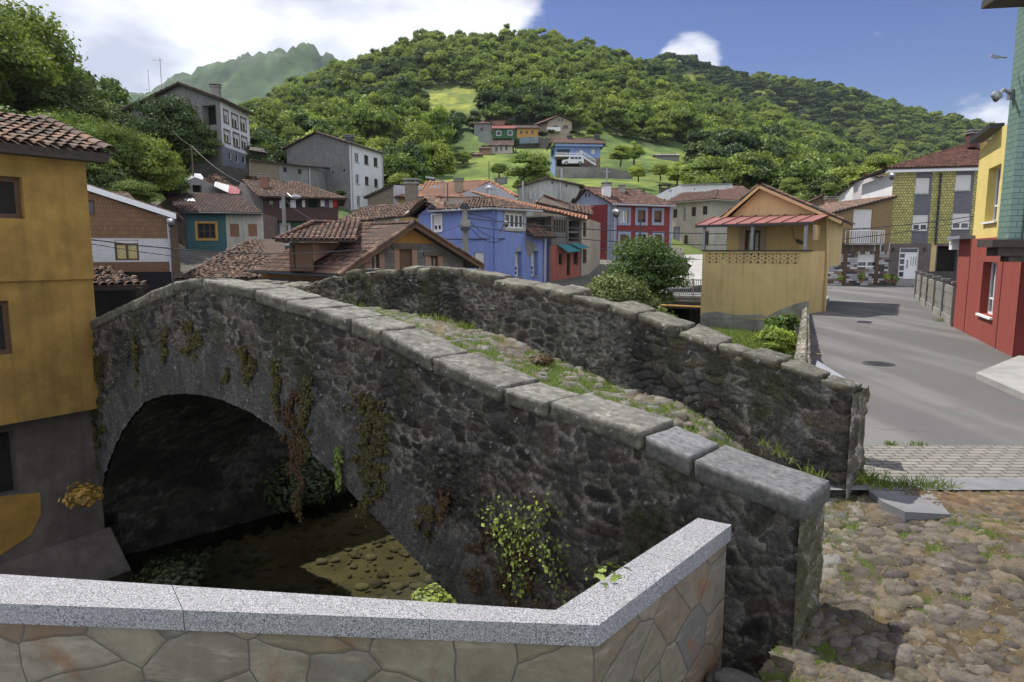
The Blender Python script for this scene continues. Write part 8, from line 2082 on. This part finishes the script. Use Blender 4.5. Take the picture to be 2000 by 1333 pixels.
# garden plants, hedges
for k, (x, y0, y1, Y, wd) in enumerate([(868, 402, 382, 78, 2.2), (905, 335, 322, 145, 1.6), (1060, 268, 256, 194, 1.8), (1076, 262, 252, 196, 1.5), (665, 385, 368, 66, 1.4), (1120, 262, 254, 199, 2.)]):
    spot('mid2', x, y0, y1, Y, wd, 'low dark hedge bush near the hillside houses', 'hedge bushes on the slope')
# --- riverside bush
def bush(name, label, centre, R_, H, n, leaf, m_, seed, cat='bush', **kw):
    return make_tree(name, seed, R_, H, n, leaf, m_, label, loc=centre, low=0., cat=cat, **kw)
m_bushl = leafmat('river_bush_leaves', (.035, .055, .015), (.14, .175, .05), .3)
c_ = atY(1205, 640, 25.5); bush('riverside_bush', 'broad leafy maple-like bush overhanging the river beyond the parapet', c_ + (0, 0, -.3), 1.5, 2.5, 15000, .06, m_bushl, 301, ncl=60)
c_ = atY(1262, 600, 27.5); bush('riverside_tree', 'feathery light green tree rising behind the riverside bush, before the red house', c_ + (0, 0, -1.2), 1.6, 4.75, 24000, .05, leafmat('feathery_leaves', (.03, .06, .012), (.12, .18, .035), .3), 302, ncl=70)
c_ = atY(1290, 640, 24.5); bush('riverside_shrub', 'small shrub drooping over the water right of the riverside bush', c_ + (0, 0, -.4), .8, 1.1, 4600, .055, m_bushl, 303, ncl=24)
c_ = atY(1525, 702, 16.5); bush('ivy_bush', 'bright green ivy bush against the low roadside wall', c_ + (-.1, 0, -.1), .5, 1.0, 6000, .03, m_leafY, 304, ncl=22, cat='bush')
c_ = atY(1545, 650, 22); bush('ivy_bush', 'darker bramble bush between the yellow house and the low wall', c_ + (-.2, 0, -.2), .7, .9, 2200, .07, m_leafA, 305, ncl=18)
# --- grasses
def blades(name, P, h, w, m_, label, cat='grass', seed=3, lean=.5, parent=None):
    R = np.random.RandomState(seed); n = len(P); P = np.asarray(P, float); th = R.rand(n) * 6.28; d = np.stack([np.cos(th), np.sin(th), 0 * th], 1); h = (np.asarray(h) * (.5 + R.rand(n)))[:, None]
    l = np.stack([R.normal(size=n) * lean, R.normal(size=n) * lean, np.ones(n)], 1); l /= np.linalg.norm(l, axis=1)[:, None]
    V = np.stack([P - d * w, P + d * w, P + l * h * .6 + d * w * .7, P + l * h + np.array([0, 0, -1]) * h * .1], 1).reshape(-1, 3); c = np.repeat(R.rand(n), 4)[:, None] * np.ones(3)
    o = npmesh(name, V, np.arange(4 * n).reshape(-1, 4), c, m_, parent, smooth=False); return tag(o, label, cat, kind='stuff') if not parent else o
RG = np.random.RandomState(9)
n = 26000; y = 9 + 21 * RG.rand(n) ** 1.0; xr = .43 * y + .0; xl = .14 * y; x = xl + (xr - xl) * RG.rand(n); d, _ = river(x, y); ok = d > .1
blades('bank_grass', np.stack([x, y, rub_z(x, y)], 1)[ok], .16, .012, m_grassb, 'bright grass on the strip between river and road', seed=4)
Xs, Ys, Zs, Gs = SLOPE; sel = np.argwhere((Gs > .25) & (RG.rand(*Gs.shape) < .42)); P_ = np.stack([Xs[sel[:, 0], sel[:, 1]], Ys[sel[:, 0], sel[:, 1]], Zs[sel[:, 0], sel[:, 1]]], 1) + (RG.rand(len(sel), 3) - .5) * (.03, .03, 0)
rel = P_[:, :2] - BO; okk = ~(((rel @ BU) > .05) & ((rel @ BN) < .5)) & (P_[:, 0] > 1.75); P_ = P_[okk]
blades('cobble_grass', P_, .045, .004, m_grassb, 'short green grass growing between the cobbles of the slope', seed=6, lean=.7)
sel = np.argwhere((Gs < .6) & (RG.rand(*Gs.shape) < .30)); P_ = np.stack([Xs[sel[:, 0], sel[:, 1]], Ys[sel[:, 0], sel[:, 1]], Zs[sel[:, 0], sel[:, 1]]], 1); rel = P_[:, :2] - BO; okk = ~(((rel @ BU) > .05) & ((rel @ BN) < .5)) & (P_[:, 0] > 1.75) & (P_[:, 0] < 4.3)
blades('dry_grass', P_[okk], .045, .003, m_dryb, 'dry straw-coloured grass between the cobbles', seed=8, lean=1.4)
sel = np.argwhere((gdeck > .18) & (RG.rand(*gdeck.shape) < .75)); P_ = np.stack([Xd[sel[:, 0], sel[:, 1]], Yd[sel[:, 0], sel[:, 1]], Zd[sel[:, 0], sel[:, 1]]], 1) + (RG.rand(len(sel), 3) - .5) * (.05, .05, 0)
blades('deck_grass', P_, .06, .005, m_grassb, 'green grass and weeds growing on the bridge deck', seed=10, lean=.7)
t_ = RG.rand(900) ** .8 * 9; P_ = bp(t_, 2.45 - .14 * RG.rand(900) ** 2, deck_z(t_) + .0); blades('deck_weeds', P_[vn(t_ * 1.3, t_ * 0, 4) > .5], .13, .008, m_grassb, 'taller weeds along the foot of the far parapet', seed=12, lean=.6)
def tuft(label, px, py, z_, n=120, h=.12, r=.12, m_=None, seed=1, name='weed_tuft'):
    p = atZ(px, py, z_); R = np.random.RandomState(seed); q = p + np.stack([R.normal(size=n) * r, R.normal(size=n) * r * .6, 0 * np.zeros(n)], 1); o = blades(name, q - p, h, .006, m_ or m_grassb, label, 'weeds', seed=seed, lean=.6); o.location = tuple(p); del o['kind']; return o
tuft('small weed tuft at the left end of the kerb strip', 1722, 951, .0, seed=1); tuft('green weed tuft in the middle of the kerb strip', 1774, 951, .0, seed=2); tuft('weed tuft above the right corner of the pale flagstone', 1825, 953, .0, seed=3)
tuft('dark weeds at the foot of the far parapet end', 1662, 940, .0, 420, .14, .16, m_leafA, 4); tuft('little weed tuft at the top of the brick strip', 1738, 869, .0, 60, .06, .05, seed=5); tuft('tiny weed tuft on the edge of the block paving', 1790, 869, .0, 60, .06, .06, seed=6)
tuft('weeds along the kerb of the concrete fence', 1852, 628, .0, 220, .14, .25, seed=7)
# --- plants on the bridge and banks
def facepos(t, z_): return bp(t, -.05, z_)
def leafpatch(name, label, P, Nn, s, m_, cat, seed, tone=None, kind=None, parent=None):
    R = np.random.RandomState(seed); V, Fq = leafcards(np.asarray(P, float), np.asarray(Nn, float), s, R); tn = R.rand(len(P)) if tone is None else tone
    c0_ = V.mean(0); o = npmesh(name, V, Fq, np.repeat(tn, 4)[:, None] * np.ones(3), m_, parent, loc=None if parent else c0_, smooth=False)
    if label: tag(o, label, cat, kind=kind)
    return o
def on_face(pxs, pys): 
    A = bp(0, 0)[:2]; out = []
    for a_, b_ in zip(pxs, pys): t, z_ = uz(a_, b_, A, A + BU); out.append((t, z_))
    return np.array(out)
MS = [(575, 760, 895, 12, m_rust), (603, 730, 870, 9, m_moss), (728, 765, 965, 24, m_moss), (545, 700, 800, 7, m_moss), (487, 672, 740, 14, m_moss), (450, 715, 755, 9, m_moss), (378, 625, 690, 16, m_moss), (325, 635, 705, 7, m_moss), (268, 650, 740, 6, m_moss), (872, 945, 1000, 8, m_rust), (841, 985, 1040, 16, m_moss), (190, 660, 880, 16, m_moss), (590, 830, 985, 11, m_rust)]
for k, (x, y0, y1, wd, mm) in enumerate(MS):
    n = int((y1 - y0) * wd * 2.6); R = np.random.RandomState(k + 40); yy = y0 + (y1 - y0) * (R.rand(n) * .8 + .25 * np.abs(R.normal(size=n)) * .8); xx = x + R.normal(size=n) * wd * .55 * (1 - .4 * (yy - y0) / (y1 - y0)) + (vn(yy / 14, yy * 0, k) - .5) * wd * 1.6; kk = vn(xx / 7, yy / 16, k + 3) > .33; xx, yy = xx[kk], yy[kk]; n = len(xx)
    q = on_face(xx, yy); P_ = bp(q[:, 0], -.035 - .035 * R.rand(n), q[:, 1]); Nn = np.tile(np.append(-BN, .3), (n, 1)) + R.normal(size=(n, 3)) * .5
    leafpatch('moss_streak', None, P_, Nn, .012 + .014 * R.rand(n), mm, None, k, parent=bridge)
# ivy on the near face, with stems
R = np.random.RandomState(5); vines = [[(965, 985), (985, 1010), (1010, 1040), (1020, 1075), (1012, 1110), (1030, 1150)], [(1010, 1000), (1040, 1010), (1062, 1000), (1085, 985)], [(1030, 1040), (1060, 1050), (1085, 1085), (1110, 1075)], [(1100, 1090), (1090, 1120), (1110, 1150), (1140, 1160)], [(985, 1010), (1000, 1050), (1040, 1090), (1045, 1130)]]
ivy = thing('ivy', 'yellow-green ivy climbing the bridge wall above the terrace coping', 'climbing plant', bp(3.2, -.08, .2)); PP = []; NN = []
for v in vines:
    q = on_face([a_[0] for a_ in v], [a_[1] for a_ in v]); pts = [bp(t, -.09, z_) for t, z_ in q]; b = MB(); b.tube(pts, .006, 5); b.build('stem', m_bark, ivy)
    for k in range(len(pts) - 1):
        n = 38 if v is not vines[3] else 12
        for _ in range(n): s = R.rand(); p = lerp(pts[k], pts[k + 1], s) + R.normal(size=3) * (.085, .03, .085); PP.append(p); NN.append(np.append(-BN, .5) + R.normal(size=3) * .4)
leafpatch('leaves', None, PP, NN, .013 + .02 * R.rand(len(PP)) ** 1.5, m_ivy, None, 9, parent=ivy)
q = [(x, y) for x, y in zip(905 + R.rand(2600) * 150, 1030 + R.rand(2600) * 150) if vn(x / 26, y / 26, 3) > .52]
qq = on_face([a_[0] for a_ in q], [a_[1] for a_ in q]); leafpatch('moss_streak', None, bp(qq[:, 0], -.07, qq[:, 1]), np.tile(np.append(-BN, .3), (len(qq), 1)) + R.normal(size=(len(qq), 3)) * .5, .02, m_rust, None, 7, parent=bridge)
q = [(672 + 5 * (vn(y / 30., 0, 2) - .5) + R.normal() * 3, y) for y in 870 + R.rand(90) * 90]; qq = on_face([a_[0] for a_ in q], [a_[1] for a_ in q]); leafpatch('trailing_plant', 'thin trailing creeper hanging down beside the arch edge', bp(qq[:, 0], -.08, qq[:, 1]), np.tile(np.append(-BN, .3), (len(qq), 1)) + R.normal(size=(len(qq), 3)) * .4, .04, m_ivy, 'climbing plant', 6)
p_ = bp(tz(1062, 700, 2.2)[0], 2.15); p_[2] = float(deck_z(tz(1062, 700, 2.2)[0])) + .05
# bright plant below, ferns, golden plant, vines under the arch
def shrublet(name, label, c_, r, h_, n, leaf, m_, seed, cat='plant', flat=(1, 1, 1)):
    R = np.random.RandomState(seed); d = R.normal(size=(n, 3)); d /= np.linalg.norm(d, axis=1)[:, None]; P_ = np.asarray(c_) + d * (R.rand(n, 1) ** .5) * np.array([r, r, h_]) * np.array(flat) * (.7 + .5 * vn(d[:, 0] * 3, d[:, 1] * 3 + d[:, 2], seed))[:, None]
    return leafpatch(name, label, P_, d + (0, 0, .6), leaf * (.6 + .8 * R.rand(n)), m_, cat, seed)
shrublet('water_plant', 'bright yellow-green plant growing at the foot of the bridge, just over the coping', atY(842, 1190, 5.2), .22, .19, 1500, .022, m_ivy, 1)
shrublet('leaf_litter', 'small heap of reddish dead leaves on the cobbled bridge deck', p_, .2, .06, 700, .018, m_rust, 21, cat='dead leaves')
shrublet('golden_shrub', 'small golden leaved shrub growing out of the ochre house wall above the river', atY(165, 965, 12.9), .38, .25, 420, .05, m_gold, 2)
shrublet('hanging_vines', 'dark tangle of vines on the river bank seen through the arch', atY(590, 930, 17.5), 1.1, .95, 4600, .05, m_leafS, 3, cat='vines')
shrublet('hanging_vines', 'lower vines trailing to the water seen through the arch', atY(630, 985, 18.5), 1.0, .45, 2400, .045, m_leafS, 13, cat='vines')
shrublet('river_fern', 'dark ferns at the foot of the arch on the left bank', atY(345, 1110, 13.4), .8, .3, 1400, .045, m_leafS, 4)
shrublet('creeper_sprig', 'leafy creeper sprig leaning over the terrace coping', atY(1190, 1122, 4.15), .16, .05, 60, .022, m_ivy, 5, flat=(1.2, 1.2, 1))
def fern(label, c_, n, L, seed):
    R = np.random.RandomState(seed); b = MB()
    for k in range(n):
        th = 6.28 * k / n + R.rand() * .5; d = np.array([cos(th), sin(th), 0]); pr = None; side = np.array([-sin(th), cos(th), 0]); l = L * (.7 + .5 * R.rand())
        for j in range(13):
            s = j / 12; p = np.array(c_) + d * l * s + np.array([0, 0, l * (.75 * s - .75 * s * s)])
            if pr is not None:
                wv = l * .2 * (1 - s) * (s ** .3) + .004; tn = (.3 + .6 * R.rand(),) * 3
                for sg in (-1, 1): b.poly([pr, p, p + side * sg * wv + d * wv * .4 - (0, 0, wv * .2), pr + side * sg * wv * .9 + d * wv * .2 - (0, 0, wv * .2)], col=tn)
            pr = p
    return tag(b.build('fern', m_leafD, loc=c_), label, 'fern')
fern('green fern in the dark corner below the parapet end', atY(1510, 1330, 4.05) - np.array([0, 0, .2]), 13, .2, 1); fern('smaller fern to the right in the same dark corner', atY(1565, 1335, 4.2) - np.array([0, 0, .1]), 10, .16, 2); fern('low fern sprig at the bottom left of the corner', atY(1475, 1340, 3.9) - np.array([0, 0, .1]), 9, .16, 3)
# rocks at the lower edge of the slope
m_rock = mat('bank_rock', (1.1, 1.1, 1.1), (.75, .75, .75), scale=7, bump=.9, bscale=20, attr=True, stain=.4, bdist=.02)
RK = [(1600, 1235, .17), (1655, 1255, .2), (1712, 1282, .26), (1790, 1300, .24), (1870, 1312, .24), (1950, 1330, .2), (1640, 1290, .16), (1580, 1290, .2), (1520, 1265, .15), (1690, 1225, .14), (1760, 1335, .2), (1470, 1240, .12), (1850, 1345, .2), (1605, 1330, .18), (1445, 1345, .16)]
for k, (x, y, s) in enumerate(RK):
    zz = -.62 - .1 * (k in (5, 7, 8, 11)); p = atZ(x, y, zz); th = RG.rand() * .8 - .9
    def mf(a, b_, c_3, p=p, s=s, th=th):
        u, v, w_ = (a - .5) * 2 * s * 1.5, (b_ - .5) * 2 * s * .8, (c_3 - .5) * 2 * s * .75; r_ = np.sqrt(((a - .5) * 2) ** 2 + ((b_ - .5) * 2) ** 2 + ((c_3 - .5) * 2) ** 2) + 1e-6; k_ = np.minimum(1.0, 1.28 / r_); u, v, w_ = u * k_, v * k_, w_ * k_
        return np.stack([p[0] + u * cos(th) - v * sin(th), p[1] + u * sin(th) + v * cos(th), p[2] + w_ - .05 + .12 * u], -1)
    v = .085 + .06 * RG.rand(); nm = slab('rock', mf, 12, 10, 8, .03, (.05, (s * 3, s * 2, s * 2)), np.array([v * 1.05, v, v * .92]), m_rock, None, 400 + k, loc=p)
    tag(nm, 'rough grey boulder in the rough edging along the bottom of the cobbled slope', 'rock', 'boulders edging the cobbled slope')
# planters by the mosaic house
for k, (x, y, Y, r, col_) in enumerate([(1598, 556, 47, .45, m_leafB), (1641, 553, 49.3, .22, m_leafA), (1682, 552, 49.3, .3, m_leafB), (1731, 551, 49.6, .25, m_leafY), (1745, 551, 49.6, .22, m_leafA), (1640 + 110, 552, 49.6, .18, m_leafY)]):
    lb = ['white-flowered shrub in a pot at the corner of the yellow porch house', 'small pot plant at the left of the mosaic wall', 'pot of pink flowers under the mosaic house window', 'low leafy pot plant left of the white front door', 'second leafy pot plant close to the white front door', 'tiny pot plant at the step of the white front door'][k]
    p = atY(x, y, Y); p[2] = max(p[2], 0); root = thing('potted_plant', lb, 'potted plant', p); b = MB(); b.tube([p, p + (0, 0, r * .9)], [r * .38, r * .55], 12); b.build('pot', m_pot, root)
    R = np.random.RandomState(k); n = 260; d = R.normal(size=(n, 3)); d /= np.linalg.norm(d, axis=1)[:, None]; leafpatch('foliage', None, p + (0, 0, r * 1.5) + d * r * R.rand(n, 1) ** .4, d + (0, 0, .4), .07, col_, None, k, parent=root)
# ---------------------------------------------------------------- air
b = MB(); zt_ = 560; b.obox((-2600, -30, -8), (5600, 0, 0), (0, 4300, 0), (0, 0, zt_))
m = bpy.data.materials.new('haze'); m.use_nodes = True; t = m.node_tree; t.nodes.clear(); o_ = t.nodes.new('ShaderNodeOutputMaterial'); v = t.nodes.new('ShaderNodeVolumePrincipled')
v.inputs['Color'].default_value = (.75, .86, 1, 1); v.inputs['Density'].default_value = .00006; v.inputs['Anisotropy'].default_value = .2; t.links.new(v.outputs[0], o_.inputs['Volume'])
tag(b.build('haze', m), kind='stuff'); bpy.data.objects['haze']['label'] = 'thin blue summer haze in the air over the valley'
